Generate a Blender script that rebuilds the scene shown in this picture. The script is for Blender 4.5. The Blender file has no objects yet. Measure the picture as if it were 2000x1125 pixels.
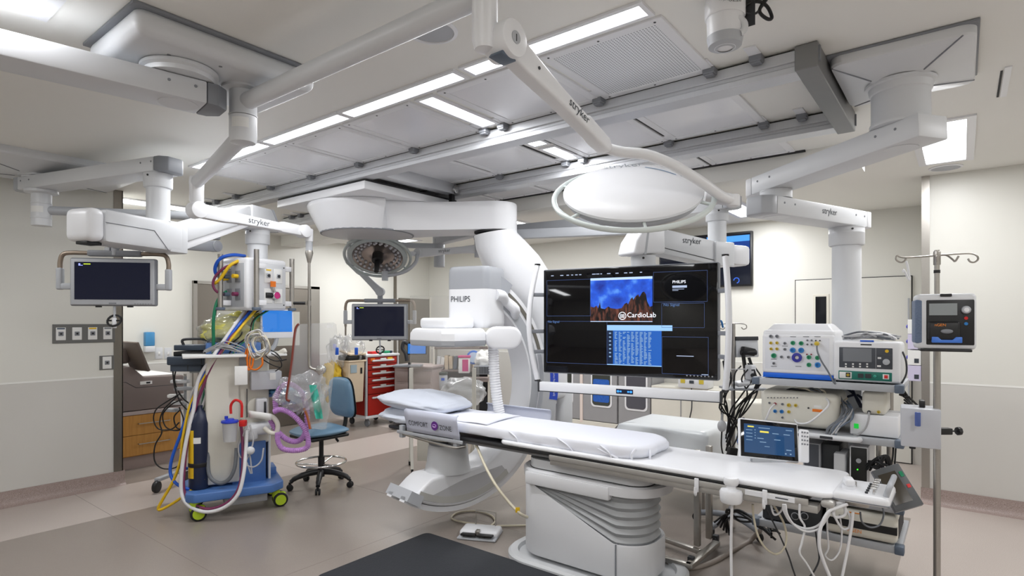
import bpy, bmesh, math, random
from mathutils import Vector, Matrix
V = Vector
random.seed(11)
SC = bpy.context.scene
C = SC.collection
# ---------------------------------------------------------------- survey of the room: camera constants and sight lines
FL, CX, HY, TH, CH, ZC = 1131.0, 1000.0, 625.0, math.radians(37.9), 1.65, 2.95
FX, FY = math.cos(TH), math.sin(TH)
RX, RY = FY, -FX
FWD = V((FX, FY, 0)); RGT = V((RX, RY, 0)); UP = V((0, 0, 1)); XA = V((1, 0, 0)); YA = V((0, 1, 0))
def P(px, py, d):
    l = (px - CX) / FL * d
    return V((d * FX + l * RX, d * FY + l * RY, CH + (HY - py) / FL * d))
def PZ(px, py, z): return P(px, py, FL * (CH - z) / (py - HY))
def PX(px, py, X): return P(px, py, X / (FX + (px - CX) / FL * RX))
def PY(px, py, Y): return P(px, py, Y / (FY + (px - CX) / FL * RY))
def PP(seq, d):
    out = []
    for q in seq:
        out.append(P(q[0], q[1], q[2] if len(q) > 2 else d))
    return out
# ---------------------------------------------------------------- mesh builder
def frame(x, z=UP):
    x = V(x).normalized(); y = V(z).cross(x).normalized(); z = x.cross(y)
    return Matrix((x, y, z)).transposed()
def catmull(pts, res):
    pts = [V(p) for p in pts]
    if len(pts) < 3 or res < 2: return pts
    out = []
    n = len(pts)
    for i in range(n - 1):
        p1, p2 = pts[i], pts[i + 1]
        p0 = pts[i - 1] if i else p1 * 2 - p2
        p3 = pts[i + 2] if i + 2 < n else p2 * 2 - p1
        for k in range(res):
            t = k / res
            out.append(0.5 * ((2 * p1) + (p2 - p0) * t + (2 * p0 - 5 * p1 + 4 * p2 - p3) * t * t + (3 * p1 - p0 - 3 * p2 + p3) * t ** 3))
    out.append(pts[-1])
    return out
class MB:
    def __init__(s):
        s.v = []; s.f = []; s.m = []; s.mi = 0
    def add(s, vs, fs):
        o = len(s.v)
        s.v += [V(v) for v in vs]
        s.f += [[i + o for i in f] for f in fs]
        s.m += [s.mi] * len(fs)
        return s
    def mat(s, i):
        s.mi = i; return s
    def bmadd(s, bm, M=None):
        bm.verts.index_update()
        vs = [(M @ v.co) if M is not None else v.co.copy() for v in bm.verts]
        fs = [[v.index for v in f.verts] for f in bm.faces]
        bm.free()
        return s.add(vs, fs)
    def box(s, c, size, rz=0.0, bev=0.0, seg=2, R=None, taper=None):
        bm = bmesh.new()
        bmesh.ops.create_cube(bm, size=1.0)
        for v in bm.verts:
            v.co = V((v.co.x * size[0], v.co.y * size[1], v.co.z * size[2]))
            if taper and v.co.z > 0:
                v.co.x *= taper[0]; v.co.y *= taper[1]
        if bev > 0:
            bev = min(bev, min(size) * 0.49)
            bmesh.ops.bevel(bm, geom=bm.edges[:], offset=bev, segments=seg, affect='EDGES', profile=0.5)
        M = (R if R is not None else Matrix.Rotation(rz, 3, 'Z')).to_4x4()
        M.translation = V(c)
        return s.bmadd(bm, M)
    def bx(s, x0, x1, y0, y1, z0, z1, bev=0.0, seg=2):
        return s.box(((x0 + x1) / 2, (y0 + y1) / 2, (z0 + z1) / 2), (abs(x1 - x0), abs(y1 - y0), abs(z1 - z0)), 0, bev, seg)
    def beam(s, p0, p1, w, h, bev=0.0, ext=0.0, seg=2):
        p0, p1 = V(p0), V(p1); d = p1 - p0; L = d.length
        return s.box((p0 + p1) / 2, (L + 2 * ext, w, h), 0, bev, seg, frame(d))
    def cyl(s, p0, p1, r0, r1=None, seg=24, bev=0.0):
        r1 = r0 if r1 is None else r1
        p0, p1 = V(p0), V(p1); a = (p1 - p0); L = a.length
        if bev > 0:
            b = min(bev, r0 * .8, r1 * .8, L * .45)
            prof = [(0, 0), (r0 - b, 0), (r0 - b * .3, b * .3), (r0, b), (r1, L - b), (r1 - b * .3, L - b * .3), (r1 - b, L), (0, L)]
        else:
            prof = [(0, 0), (r0, 0), (r1, L), (0, L)]
        return s.lathe(prof, p0, a, seg)
    def lathe(s, prof, o, axis=UP, seg=32, sx=1.0, xa=None):
        o = V(o); a = V(axis).normalized()
        if xa is None: xa = V((1, 0, 0)) if abs(a.x) < .9 else V((0, 1, 0))
        x = (V(xa) - a * a.dot(V(xa))).normalized(); y = a.cross(x)
        vs = []; rings = []
        for r, h in prof:
            if r <= 1e-6:
                rings.append([len(vs)]); vs.append(o + a * h)
            else:
                ring = []
                for k in range(seg):
                    t = 2 * math.pi * k / seg
                    ring.append(len(vs)); vs.append(o + a * h + x * (r * sx * math.cos(t)) + y * (r * math.sin(t)))
                rings.append(ring)
        fs = []
        for A, B_ in zip(rings, rings[1:]):
            if len(A) == 1 and len(B_) == 1: continue
            for k in range(seg):
                k2 = (k + 1) % seg
                if len(A) == 1: fs.append([A[0], B_[k2], B_[k]])
                elif len(B_) == 1: fs.append([A[k], A[k2], B_[0]])
                else: fs.append([A[k], A[k2], B_[k2], B_[k]])
        return s.add(vs, fs)
    def ball(s, c, r, sc=(1, 1, 1), seg=20, rg=12, R=None):
        vs = []; prof = []
        for i in range(rg + 1):
            t = math.pi * i / rg
            prof.append((math.sin(t) if 0 < i < rg else 0, -math.cos(t)))
        t = MB(); t.lathe(prof, (0, 0, 0), UP, seg)
        for v in t.v:
            q = V((v.x * sc[0], v.y * sc[1], v.z * sc[2])) * r
            vs.append((R @ q if R is not None else q) + V(c))
        return s.add(vs, t.f)
    def tube(s, pts, r, seg=8, res=5, closed=False, radii=None):
        if closed:
            pts = [V(p) for p in pts]; n0 = len(pts)
            q = catmull([pts[-1]] + pts + [pts[0], pts[1]], res)
            pts = q[res:res + n0 * res]
        else:
            pts = catmull(pts, res)
        n = len(pts)
        T = []
        for i in range(n):
            a = pts[(i - 1) % n] if (closed or i) else pts[0]
            b = pts[(i + 1) % n] if (closed or i < n - 1) else pts[-1]
            d = b - a
            T.append(d.normalized() if d.length > 1e-9 else (T[-1] if T else V((0, 0, 1))))
        nrm = T[0].orthogonal().normalized()
        vs = []; fs = []
        for i in range(n):
            nrm = (nrm - T[i] * nrm.dot(T[i]))
            nrm = nrm.normalized() if nrm.length > 1e-6 else T[i].orthogonal().normalized()
            b = T[i].cross(nrm)
            rr = r if radii is None else radii[min(len(radii) - 1, int(i * len(radii) / n))]
            for k in range(seg):
                t = 2 * math.pi * k / seg
                vs.append(pts[i] + nrm * (rr * math.cos(t)) + b * (rr * math.sin(t)))
        for i in range(n if closed else n - 1):
            j = (i + 1) % n
            for k in range(seg):
                k2 = (k + 1) % seg
                fs.append([i * seg + k, i * seg + k2, j * seg + k2, j * seg + k])
        if not closed:
            fs.append(list(range(seg))[::-1]); fs.append([(n - 1) * seg + k for k in range(seg)])
        return s.add(vs, fs)
    def prism(s, poly, o, A, B_, N, depth, bev=0.0, seg=2):
        o, A, B_, N = V(o), V(A), V(B_), V(N)
        bm = bmesh.new()
        lo = [bm.verts.new(o + A * a + B_ * b) for a, b in poly]
        hi = [bm.verts.new(o + A * a + B_ * b + N * depth) for a, b in poly]
        n = len(poly)
        bm.faces.new(lo[::-1]); bm.faces.new(hi)
        for i in range(n):
            bm.faces.new([lo[i], lo[(i + 1) % n], hi[(i + 1) % n], hi[i]])
        bmesh.ops.recalc_face_normals(bm, faces=bm.faces[:])
        if bev > 0:
            ed = [e for e in bm.edges if e.calc_face_angle(0) > .6]
            bmesh.ops.bevel(bm, geom=ed, offset=bev, segments=seg, affect='EDGES', profile=.5)
        return s.bmadd(bm)
    def loft(s, rings, cap=True, closed=True):
        vs = []; fs = []; n = len(rings[0])
        for r in rings: vs += [V(p) for p in r]
        for i in range(len(rings) - 1):
            for k in range(n if closed else n - 1):
                k2 = (k + 1) % n
                fs.append([i * n + k, i * n + k2, (i + 1) * n + k2, (i + 1) * n + k])
        if cap:
            fs.append(list(range(n))[::-1]); fs.append([(len(rings) - 1) * n + k for k in range(n)])
        return s.add(vs, fs)
    def grid(s, fn, nu, nv, thick=0.0):
        vs = []; fs = []
        for j in range(nv + 1):
            for i in range(nu + 1): vs.append(V(fn(i / nu, j / nv)))
        w = nu + 1
        for j in range(nv):
            for i in range(nu):
                fs.append([j * w + i, j * w + i + 1, (j + 1) * w + i + 1, (j + 1) * w + i])
        return s.add(vs, fs)
    def build(s, name, mats, parent=None, smooth=40, recalc=True, solid=0.0, subsurf=0):
        me = bpy.data.meshes.new(name)
        root = parent
        while root is not None and root.parent is not None: root = root.parent
        if root is not None: off = root.location.copy()
        else:
            xs = [v.x for v in s.v]; ys = [v.y for v in s.v]; zs = [v.z for v in s.v]
            off = V(((min(xs) + max(xs)) / 2, (min(ys) + max(ys)) / 2, min(zs)))
        me.from_pydata([v - off for v in s.v], [], s.f)
        if recalc:
            bm = bmesh.new(); bm.from_mesh(me)
            bmesh.ops.recalc_face_normals(bm, faces=bm.faces[:])
            bm.to_mesh(me); bm.free()
        for m in (mats if isinstance(mats, (list, tuple)) else [mats]): me.materials.append(m)
        if max(s.m) > 0: me.polygons.foreach_set('material_index', s.m)
        if smooth:
            me.shade_smooth()
            if smooth < 179: me.set_sharp_from_angle(angle=math.radians(smooth))
        ob = bpy.data.objects.new(name, me); C.objects.link(ob)
        if parent is not None: ob.parent = parent
        else: ob.location = off
        if solid:
            md = ob.modifiers.new('thickness', 'SOLIDIFY'); md.thickness = solid; md.offset = 0
        if subsurf:
            md = ob.modifiers.new('smooth', 'SUBSURF'); md.levels = subsurf; md.render_levels = subsurf
        return ob
def M_(): return MB()
def tag(o, label, cat, group=None, kind=None):
    o['label'] = label; o['category'] = cat
    if group: o['group'] = group
    if kind: o['kind'] = kind
    return o
def thing(name, loc, label, cat, group=None, kind=None):
    o = bpy.data.objects.new(name, None); C.objects.link(o); o.location = V(loc); o.empty_display_size = .1
    return tag(o, label, cat, group, kind)
def lab(o, label):
    o['label'] = label; return o
def struct(o):
    o['kind'] = 'structure'; return o
def copy_tree(o, loc, label=None, parent=None):
    c = o.copy(); C.objects.link(c)
    if parent is None: c.location = V(loc)
    else: c.parent = parent
    if label: c['label'] = label
    for ch in list(o.children): copy_tree(ch, None, None, c)
    return c
FONT = None
def lettering(txt, o, right, up, size, mat, parent, name='lettering', align='LEFT', depth=.0008, squeeze=1.0):
    cu = bpy.data.curves.new('t', 'FONT'); cu.body = txt; cu.size = 1.0; cu.align_x = align; cu.resolution_u = 3
    to = bpy.data.objects.new('t', cu)
    me = bpy.data.meshes.new_from_object(to)
    bpy.data.objects.remove(to); bpy.data.curves.remove(cu)
    right = V(right).normalized(); up = V(up).normalized(); n = right.cross(up)
    root = parent
    while root is not None and root.parent is not None: root = root.parent
    off = root.location if root is not None else V((0, 0, 0))
    bm = bmesh.new(); bm.from_mesh(me); bpy.data.meshes.remove(me)
    for v in bm.verts: v.co = V(o) + right * (v.co.x * size * squeeze) + up * (v.co.y * size) + n * depth - off
    me = bpy.data.meshes.new(name); bm.to_mesh(me); bm.free()
    me.materials.append(mat)
    ob = bpy.data.objects.new(name, me); C.objects.link(ob); ob.parent = parent
    return ob
# ---------------------------------------------------------------- materials
def lin(c):
    return tuple(((x / 255) / 12.92 if x / 255 <= .04045 else (((x / 255) + .055) / 1.055) ** 2.4) for x in c) + (1.0,)
MATS = {}
def mat(name, col, rough=.45, metal=0.0, noise=0.0, scale=40.0, bump=0.0, stretch=None, coat=0.0, emit=None, estr=0.0, spec=.5):
    m = bpy.data.materials.new(name); m.use_nodes = True
    nt = m.node_tree; b = nt.nodes['Principled BSDF']
    b.inputs['Base Color'].default_value = lin(col); b.inputs['Roughness'].default_value = rough; b.inputs['Metallic'].default_value = metal
    b.inputs['Specular IOR Level'].default_value = spec
    b.inputs['Coat Weight'].default_value = coat
    if emit:
        b.inputs['Emission Color'].default_value = lin(emit); b.inputs['Emission Strength'].default_value = estr
    if noise or bump:
        tc = nt.nodes.new('ShaderNodeTexCoord'); mp = nt.nodes.new('ShaderNodeMapping'); nz = nt.nodes.new('ShaderNodeTexNoise')
        if stretch: mp.inputs['Scale'].default_value = stretch
        nz.inputs['Scale'].default_value = scale; nz.inputs['Detail'].default_value = 3
        nt.links.new(tc.outputs['Object'], mp.inputs[0]); nt.links.new(mp.outputs[0], nz.inputs['Vector'])
        if noise:
            mx = nt.nodes.new('ShaderNodeMix'); mx.data_type = 'RGBA'
            a = tuple(max(0, x * (1 - noise)) for x in lin(col)[:3]) + (1,); c = tuple(min(1, x * (1 + noise)) for x in lin(col)[:3]) + (1,)
            mx.inputs[6].default_value = a; mx.inputs[7].default_value = c
            nt.links.new(nz.outputs[0], mx.inputs[0]); nt.links.new(mx.outputs[2], b.inputs['Base Color'])
        if bump:
            bp = nt.nodes.new('ShaderNodeBump'); bp.inputs['Strength'].default_value = bump; bp.inputs['Distance'].default_value = .01
            nt.links.new(nz.outputs[0], bp.inputs['Height']); nt.links.new(bp.outputs[0], b.inputs['Normal'])
    MATS[name] = m
    return m
def clear(name, col, tint=.12, gloss=.08, rough=.03):
    m = bpy.data.materials.new(name); m.use_nodes = True
    nt = m.node_tree; nt.nodes.clear()
    out = nt.nodes.new('ShaderNodeOutputMaterial'); tr = nt.nodes.new('ShaderNodeBsdfTransparent'); df = nt.nodes.new('ShaderNodeBsdfDiffuse'); gl = nt.nodes.new('ShaderNodeBsdfGlossy')
    m1 = nt.nodes.new('ShaderNodeMixShader'); m2 = nt.nodes.new('ShaderNodeMixShader'); lw = nt.nodes.new('ShaderNodeLayerWeight'); mul = nt.nodes.new('ShaderNodeMath'); mul.operation = 'MULTIPLY_ADD'
    tr.inputs[0].default_value = (1, 1, 1, 1); df.inputs[0].default_value = lin(col); gl.inputs['Roughness'].default_value = rough
    m1.inputs[0].default_value = tint; lw.inputs[0].default_value = .25
    mul.inputs[1].default_value = .5; mul.inputs[2].default_value = gloss
    nt.links.new(lw.outputs['Facing'], mul.inputs[0]); nt.links.new(mul.outputs[0], m2.inputs[0])
    nt.links.new(tr.outputs[0], m1.inputs[1]); nt.links.new(df.outputs[0], m1.inputs[2])
    nt.links.new(m1.outputs[0], m2.inputs[1]); nt.links.new(gl.outputs[0], m2.inputs[2]); nt.links.new(m2.outputs[0], out.inputs[0])
    MATS[name] = m
    return m
WHITE = mat('white_enamel', (232, 233, 236), .35, noise=.015, scale=8)
WHITE2 = mat('boom_white', (214, 216, 219), .4, noise=.015, scale=8)
GREYP = mat('light_grey_plastic', (176, 179, 184), .45, noise=.02, scale=10)
GREYM = mat('mid_grey_plastic', (128, 131, 137), .5, noise=.03, scale=10)
BGREY = mat('blue_grey_plastic', (92, 104, 120), .5, noise=.03, scale=12)
DARK = mat('dark_grey_plastic', (48, 50, 54), .5, noise=.04, scale=20)
BLACK = mat('black_plastic', (20, 20, 22), .45, noise=.05, scale=20)
RUBBER = mat('black_rubber', (24, 24, 26), .7, noise=.08, scale=60)
STEEL = mat('brushed_steel', (176, 172, 166), .34, 1.0, noise=.1, scale=30, stretch=(1, 1, 20))
STEELD = mat('dark_brushed_steel', (140, 134, 126), .4, 1.0, noise=.12, scale=30, stretch=(20, 20, 1))
CHROME = mat('chrome', (215, 215, 215), .12, 1.0, noise=.02, scale=5)
ALU = mat('extruded_aluminium', (206, 208, 212), .45, .5, noise=.04, scale=12, stretch=(1, 12, 1))
ALUD = mat('dull_aluminium', (134, 134, 134), .5, .5, noise=.05, scale=12)
CREAM = mat('cream_enamel', (218, 215, 204), .42, noise=.02, scale=9)
BEIGE = mat('beige_plastic', (214, 196, 170), .5, noise=.03, scale=9)
TAUPE = mat('taupe_plastic', (118, 106, 102), .55, noise=.04, scale=12)
TAUPEL = mat('light_taupe_plastic', (166, 152, 148), .55, noise=.04, scale=12)
WALLC = mat('wall_vinyl', (221, 220, 213), .38, noise=.012, scale=3)
WALLL = mat('wall_vinyl_lower', (206, 204, 199), .4, noise=.012, scale=3)
CEILM = mat('ceiling_paint', (236, 235, 230), .6, noise=.01, scale=4)
PANELM = mat('diffuser_panel_enamel', (238, 239, 243), .2, noise=.02, scale=3)
LINE = mat('white_seam', (236, 236, 232), .5, noise=.01)
GAP = mat('dark_joint', (40, 40, 42), .7, noise=.05)
REDP = mat('red_enamel', (168, 28, 14), .38, noise=.03, scale=12)
REDB = mat('bright_red_plastic', (205, 30, 30), .4, noise=.03)
BLUEP = mat('machine_blue', (76, 116, 178), .42, noise=.03, scale=12)
BLUEB = mat('bright_blue_plastic', (28, 92, 205), .4, noise=.03)
BLUED = mat('navy_enamel', (24, 34, 62), .4, noise=.05)
NAVYG = mat('slate_plastic', (58, 70, 86), .5, noise=.05)
LIME = mat('lime_plastic', (178, 205, 40), .45, noise=.03)
GREENP = mat('green_hose', (20, 120, 84), .45, noise=.04)
YELLOW = mat('yellow_hose', (232, 190, 32), .45, noise=.04)
YELLOWP = mat('pale_yellow_cloth', (228, 222, 120), .7, noise=.05, scale=20, bump=.3)
MAROON = mat('maroon_hose', (118, 44, 82), .45, noise=.05)
MAGENTA = mat('magenta_plastic', (196, 34, 120), .4, noise=.04)
WHOSE = mat('white_hose', (222, 222, 224), .4, noise=.02)
GHOSE = mat('grey_cable', (168, 168, 170), .5, noise=.04)
GHOSED = mat('dark_grey_hose', (104, 108, 114), .5, noise=.04)
CHOSE = mat('cream_cable', (214, 206, 184), .5, noise=.03)
ORANGE = mat('orange_cable', (232, 120, 24), .45, noise=.04)
PURPLE = mat('purple_corrugated', (190, 140, 205), .4, noise=.1, scale=30)
TEAL = mat('teal_cloth', (78, 190, 170), .6, noise=.05)
VINYLB = mat('blue_vinyl', (112, 146, 172), .42, noise=.03, scale=14)
SHEET = mat('white_sheet', (234, 236, 244), .75, noise=.02, scale=6, bump=.12)
PILLOW = mat('pillow_cotton', (222, 228, 240), .8, noise=.03, scale=9, bump=.25)
PLAST = mat('milky_plastic_sheet', (226, 230, 232), .3, noise=.04, scale=5)
MATR = mat('anti_fatigue_rubber', (40, 43, 49), .75, noise=.15, scale=90, bump=.3)
WOODM = None
INK = mat('dark_ink', (52, 58, 66), .6, noise=.02)
INKB = mat('black_ink', (24, 26, 30), .6, noise=.02)
WINK = mat('white_ink', (236, 238, 240), .6, noise=.01)
PAPER = mat('paper', (232, 232, 230), .8, noise=.02)
GLASSD = mat('dark_display_glass', (14, 15, 20), .06, noise=.02)
ACRYL = clear('clear_acrylic', (225, 228, 232), .16, .05)
ACRYL2 = clear('faint_acrylic', (232, 228, 220), .12, .03)
FILM = clear('clear_film', (235, 238, 240), .22, .06, .12)
FILM2 = clear('thick_film', (226, 230, 232), .36, .05, .15)
MILKY = clear('milky_plastic', (226, 228, 232), .55, .05, .15)
def screen(name, col, s=1.0): return mat(name, (4, 4, 6), .08, emit=col, estr=s)
SCRDK = mat('dark_screen', (8, 9, 16), .1, emit=(24, 27, 46), estr=.55, spec=.25)
SCRBLUE = screen('blue_screen', (40, 110, 190), 1.1)
def wood():
    m = bpy.data.materials.new('honey_wood'); m.use_nodes = True
    nt = m.node_tree; b = nt.nodes['Principled BSDF']; b.inputs['Roughness'].default_value = .42
    tc = nt.nodes.new('ShaderNodeTexCoord'); mp = nt.nodes.new('ShaderNodeMapping'); mp.inputs['Scale'].default_value = (40, 40, 2.5)
    nz = nt.nodes.new('ShaderNodeTexNoise'); nz.inputs['Scale'].default_value = 2; nz.inputs['Detail'].default_value = 6
    cr = nt.nodes.new('ShaderNodeValToRGB'); cr.color_ramp.elements[0].color = lin((160, 108, 46)); cr.color_ramp.elements[1].color = lin((206, 152, 76))
    nt.links.new(tc.outputs['Object'], mp.inputs[0]); nt.links.new(mp.outputs[0], nz.inputs['Vector']); nt.links.new(nz.outputs[0], cr.inputs[0]); nt.links.new(cr.outputs[0], b.inputs['Base Color'])
    return m
WOODM = wood()
def speckle(name, base, d1, d2, rough=.38, scale=420):
    m = bpy.data.materials.new(name); m.use_nodes = True
    nt = m.node_tree; b = nt.nodes['Principled BSDF']; b.inputs['Roughness'].default_value = rough
    tc = nt.nodes.new('ShaderNodeTexCoord'); nz = nt.nodes.new('ShaderNodeTexNoise'); nz.inputs['Scale'].default_value = scale; nz.inputs['Detail'].default_value = 2
    n2 = nt.nodes.new('ShaderNodeTexNoise'); n2.inputs['Scale'].default_value = 1.4; n2.inputs['Detail'].default_value = 4
    cr = nt.nodes.new('ShaderNodeValToRGB'); e = cr.color_ramp.elements
    e[0].position = .34; e[0].color = lin(d1); e[1].position = .66; e[1].color = lin(d2)
    k = cr.color_ramp.elements.new(.5); k.color = lin(base)
    mx = nt.nodes.new('ShaderNodeMix'); mx.data_type = 'RGBA'; mx.blend_type = 'MULTIPLY'; mx.inputs[0].default_value = .12
    nt.links.new(tc.outputs['Object'], nz.inputs['Vector']); nt.links.new(tc.outputs['Object'], n2.inputs['Vector'])
    nt.links.new(nz.outputs[0], cr.inputs[0]); nt.links.new(cr.outputs[0], mx.inputs[6]); nt.links.new(n2.outputs[0], mx.inputs[7]); nt.links.new(mx.outputs[2], b.inputs['Base Color'])
    return m
FLOORT = speckle('taupe_vinyl_floor', (149, 139, 131), (143, 133, 125), (155, 145, 137), .3)
FLOORL = speckle('pale_terrazzo_floor', (190, 179, 172), (170, 157, 149), (206, 197, 191), .36, 300)
BASEM = speckle('terrazzo_cove', (160, 142, 136), (132, 114, 108), (186, 170, 164), .45, 300)
PERF = None
def perforated():
    m = bpy.data.materials.new('perforated_sheet'); m.use_nodes = True
    nt = m.node_tree; b = nt.nodes['Principled BSDF']; b.inputs['Roughness'].default_value = .35
    tc = nt.nodes.new('ShaderNodeTexCoord'); mp = nt.nodes.new('ShaderNodeMapping'); mp.inputs['Scale'].default_value = (70, 70, 70)
    fr = nt.nodes.new('ShaderNodeVectorMath'); fr.operation = 'FRACTION'; sb = nt.nodes.new('ShaderNodeVectorMath'); sb.operation = 'SUBTRACT'; sb.inputs[1].default_value = (.5, .5, .5)
    sp = nt.nodes.new('ShaderNodeSeparateXYZ'); cb = nt.nodes.new('ShaderNodeCombineXYZ'); ln = nt.nodes.new('ShaderNodeVectorMath'); ln.operation = 'LENGTH'
    lt = nt.nodes.new('ShaderNodeMath'); lt.operation = 'LESS_THAN'; lt.inputs[1].default_value = .3
    mx = nt.nodes.new('ShaderNodeMix'); mx.data_type = 'RGBA'; mx.inputs[6].default_value = lin((238, 240, 243)); mx.inputs[7].default_value = lin((150, 152, 158))
    nt.links.new(tc.outputs['Object'], mp.inputs[0]); nt.links.new(mp.outputs[0], fr.inputs[0]); nt.links.new(fr.outputs[0], sb.inputs[0]); nt.links.new(sb.outputs[0], sp.inputs[0])
    nt.links.new(sp.outputs[0], cb.inputs[0]); nt.links.new(sp.outputs[1], cb.inputs[1]); nt.links.new(cb.outputs[0], ln.inputs[0]); nt.links.new(ln.outputs['Value'], lt.inputs[0])
    nt.links.new(lt.outputs[0], mx.inputs[0]); nt.links.new(mx.outputs[2], b.inputs['Base Color'])
    return m
PERF = perforated()
LAMPM = mat('light_diffuser', (250, 250, 252), .5, emit=(248, 250, 255), estr=5.0)
def area(name, c, sx, sy, w, rot=None, col=(.985, .99, 1)):
    l = bpy.data.lights.new(name, 'AREA'); l.shape = 'RECTANGLE'; l.size = sx; l.size_y = sy; l.energy = w; l.color = col
    o = bpy.data.objects.new(name, l); C.objects.link(o); o.location = V(c)
    if rot: o.rotation_euler = rot
    return o
# ---------------------------------------------------------------- camera
cam = bpy.data.cameras.new('camera'); cam.sensor_width = 36; cam.lens = FL / 2000 * 36; cam.shift_y = (HY - 562.5) / 2000; cam.clip_start = .05
co = bpy.data.objects.new('camera', cam); C.objects.link(co); co.location = (0, 0, CH)
co.rotation_euler = (math.radians(90), 0, TH - math.radians(90))
SC.camera = co
vs = SC.view_settings; vs.view_transform = 'Standard'; vs.look = 'None'; vs.gamma = 1; vs.use_curve_mapping = False; vs.exposure = 0.27
SC.cycles.use_denoising = True
SC.cycles.max_bounces = 8; SC.cycles.transparent_max_bounces = 16; SC.cycles.diffuse_bounces = 4; SC.cycles.glossy_bounces = 4
SC.cycles.caustics_reflective = False; SC.cycles.caustics_refractive = False
w = bpy.data.worlds.new('world'); SC.world = w; w.use_nodes = True
w.node_tree.nodes['Background'].inputs[0].default_value = (.9, .95, 1, 1); w.node_tree.nodes['Background'].inputs[1].default_value = .3
# ================================================================ SETTING
YL, XR, YB, XF = 6.68, 6.43, 8.34, 8.04
X0, Y0 = -2.2, -2.6
def s_(name, mb, mats, smooth=0): return struct(mb.build(name, mats, None, smooth))
# floor: pale border with taupe field inlaid level with it
m = M_(); m.bx(X0, XF, Y0, YB, -.12, -.004)
m.mat(1).bx(X0, 1.0, Y0, .34, -.004, 0); m.mat(1).bx(1.0, XF, Y0, .34, -.004, 0)
m.mat(0)
def fl(x0, x1, y0, y1, k): m.mat(k).bx(x0, x1, y0, y1, -.004, 0)
fl(X0, 5.84, .34, 5.65, 0); fl(5.84, XF, .34, YB, 1); fl(X0, 5.84, 5.65, 6.62, 1); fl(X0, 5.84, 6.62, YB, 0)
s_('floor', m, [FLOORT, FLOORL])
m = M_()
for y in (1.6, 3.45): m.bx(X0, 5.84, y - .0008, y + .0008, 0, .0006)
for x in (1.78, 3.6): m.bx(x - .0015, x + .0015, .34, 6.62, 0, .0006)
m.bx(6.9, 6.903, Y0, .34, 0, .0006)
s_('trim_1', m, mat('weld_seam', (128, 118, 112), .5))
# ceiling slab
m = M_(); m.bx(X0, XF, Y0, YB, ZC, ZC + .15); s_('ceiling', m, CEILM)
# left wall (runs along X, then returns into the alcove)
def panelwall(name, a, b, n, side, z0=0.0):
    """wall slab between plan points a-b, thickness along n (away from the room)"""
    a, b, n = V(a), V(b), V(n)
    m = M_()
    d = (b - a).normalized(); L = (b - a).length
    R = frame(d)
    def slab(z0, z1, inset, t, k):
        m.mat(k).box((a + b) / 2 + n * (t / 2 + inset) + UP * ((z0 + z1) / 2), (L, t, z1 - z0), 0, 0, 2, R)
    slab(0, 1.08, 0, .12, 1); slab(1.095, ZC, 0, .12, 0); slab(1.08, 1.095, -.002, .12, 2)
    return s_(name, m, [WALLC, WALLL, LINE])
panelwall('wall_left', (X0, YL, 0), (2.15, YL, 0), (0, 1, 0), 0)
panelwall('wall_alcove', (2.19, YL + .05, 0), (2.19, YB, 0), (-1, 0, 0), 0)
panelwall('wall_back', (2.07, YB, 0), (XF, YB, 0), (0, 1, 0), 0)
panelwall('wall_far', (XF, YB, 0), (XF, .2, 0), (1, 0, 0), 0)
panelwall('wall_right', (XR, .25, 0), (XR, Y0, 0), (1, 0, 0), 0)
panelwall('wall_niche', (XR + .05, .29, 0), (XF, .29, 0), (0, -1, 0), 0)
panelwall('wall_rear', (X0, Y0, 0), (X0, YL, 0), (-1, 0, 0), 0)
panelwall('wall_front', (XR, Y0, 0), (X0, Y0, 0), (0, -1, 0), 0)
# cove baseboards
def cove(name, a, b, n, h=.135):
    a, b, n = V(a), V(b), V(n); d = (b - a); L = d.length; d.normalize()
    prof = [(0, 0), (.07, 0), (.05, .006), (.028, .022), (.014, .05), (.012, h), (0, h)]
    m = M_(); m.prism([(p, q) for p, q in prof], a, n, UP, d, L)
    s_(name, m, BASEM, 40)
cove('baseboard_left', (X0, YL, 0), (2.21, YL, 0), (0, -1, 0))
cove('baseboard_right', (XR, .30, 0), (XR, Y0, 0), (-1, 0, 0))
cove('baseboard_back', (2.95, YB, 0), (3.5, YB, 0), (0, -1, 0))
cove('baseboard_far', (XF, 8.3, 0), (XF, 2.35, 0), (-1, 0, 0))
# steel corner guards
m = M_(); m.bx(2.115, 2.195, YL - .006, YL + .002, .135, ZC); m.bx(2.187, 2.196, YL - .006, YL + .08, .135, ZC); s_('trim_2', m, STEELD)
m = M_(); m.bx(XR - .006, XR + .06, .285, .296, .135, ZC); m.bx(XR - .008, XR + .002, .235, .296, .135, ZC); s_('trim_3', m, STEEL)
q = PY(771, 500, YB); m = M_(); m.bx(q.x - .03, q.x + .03, YB - .02, YB + .01, .1, 2.62); s_('trim_4', m, STEELD)
# dropped soffit beyond the ceiling panels
m = M_(); m.bx(4.88, 5.23, .6, YB, 2.80, ZC + .01); s_('trim_5', m, CEILM)
m = M_(); m.bx(4.855, 4.885, .95, 5.3, ZC - .014, ZC + .005); s_('trim_6', m, GAP)
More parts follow.
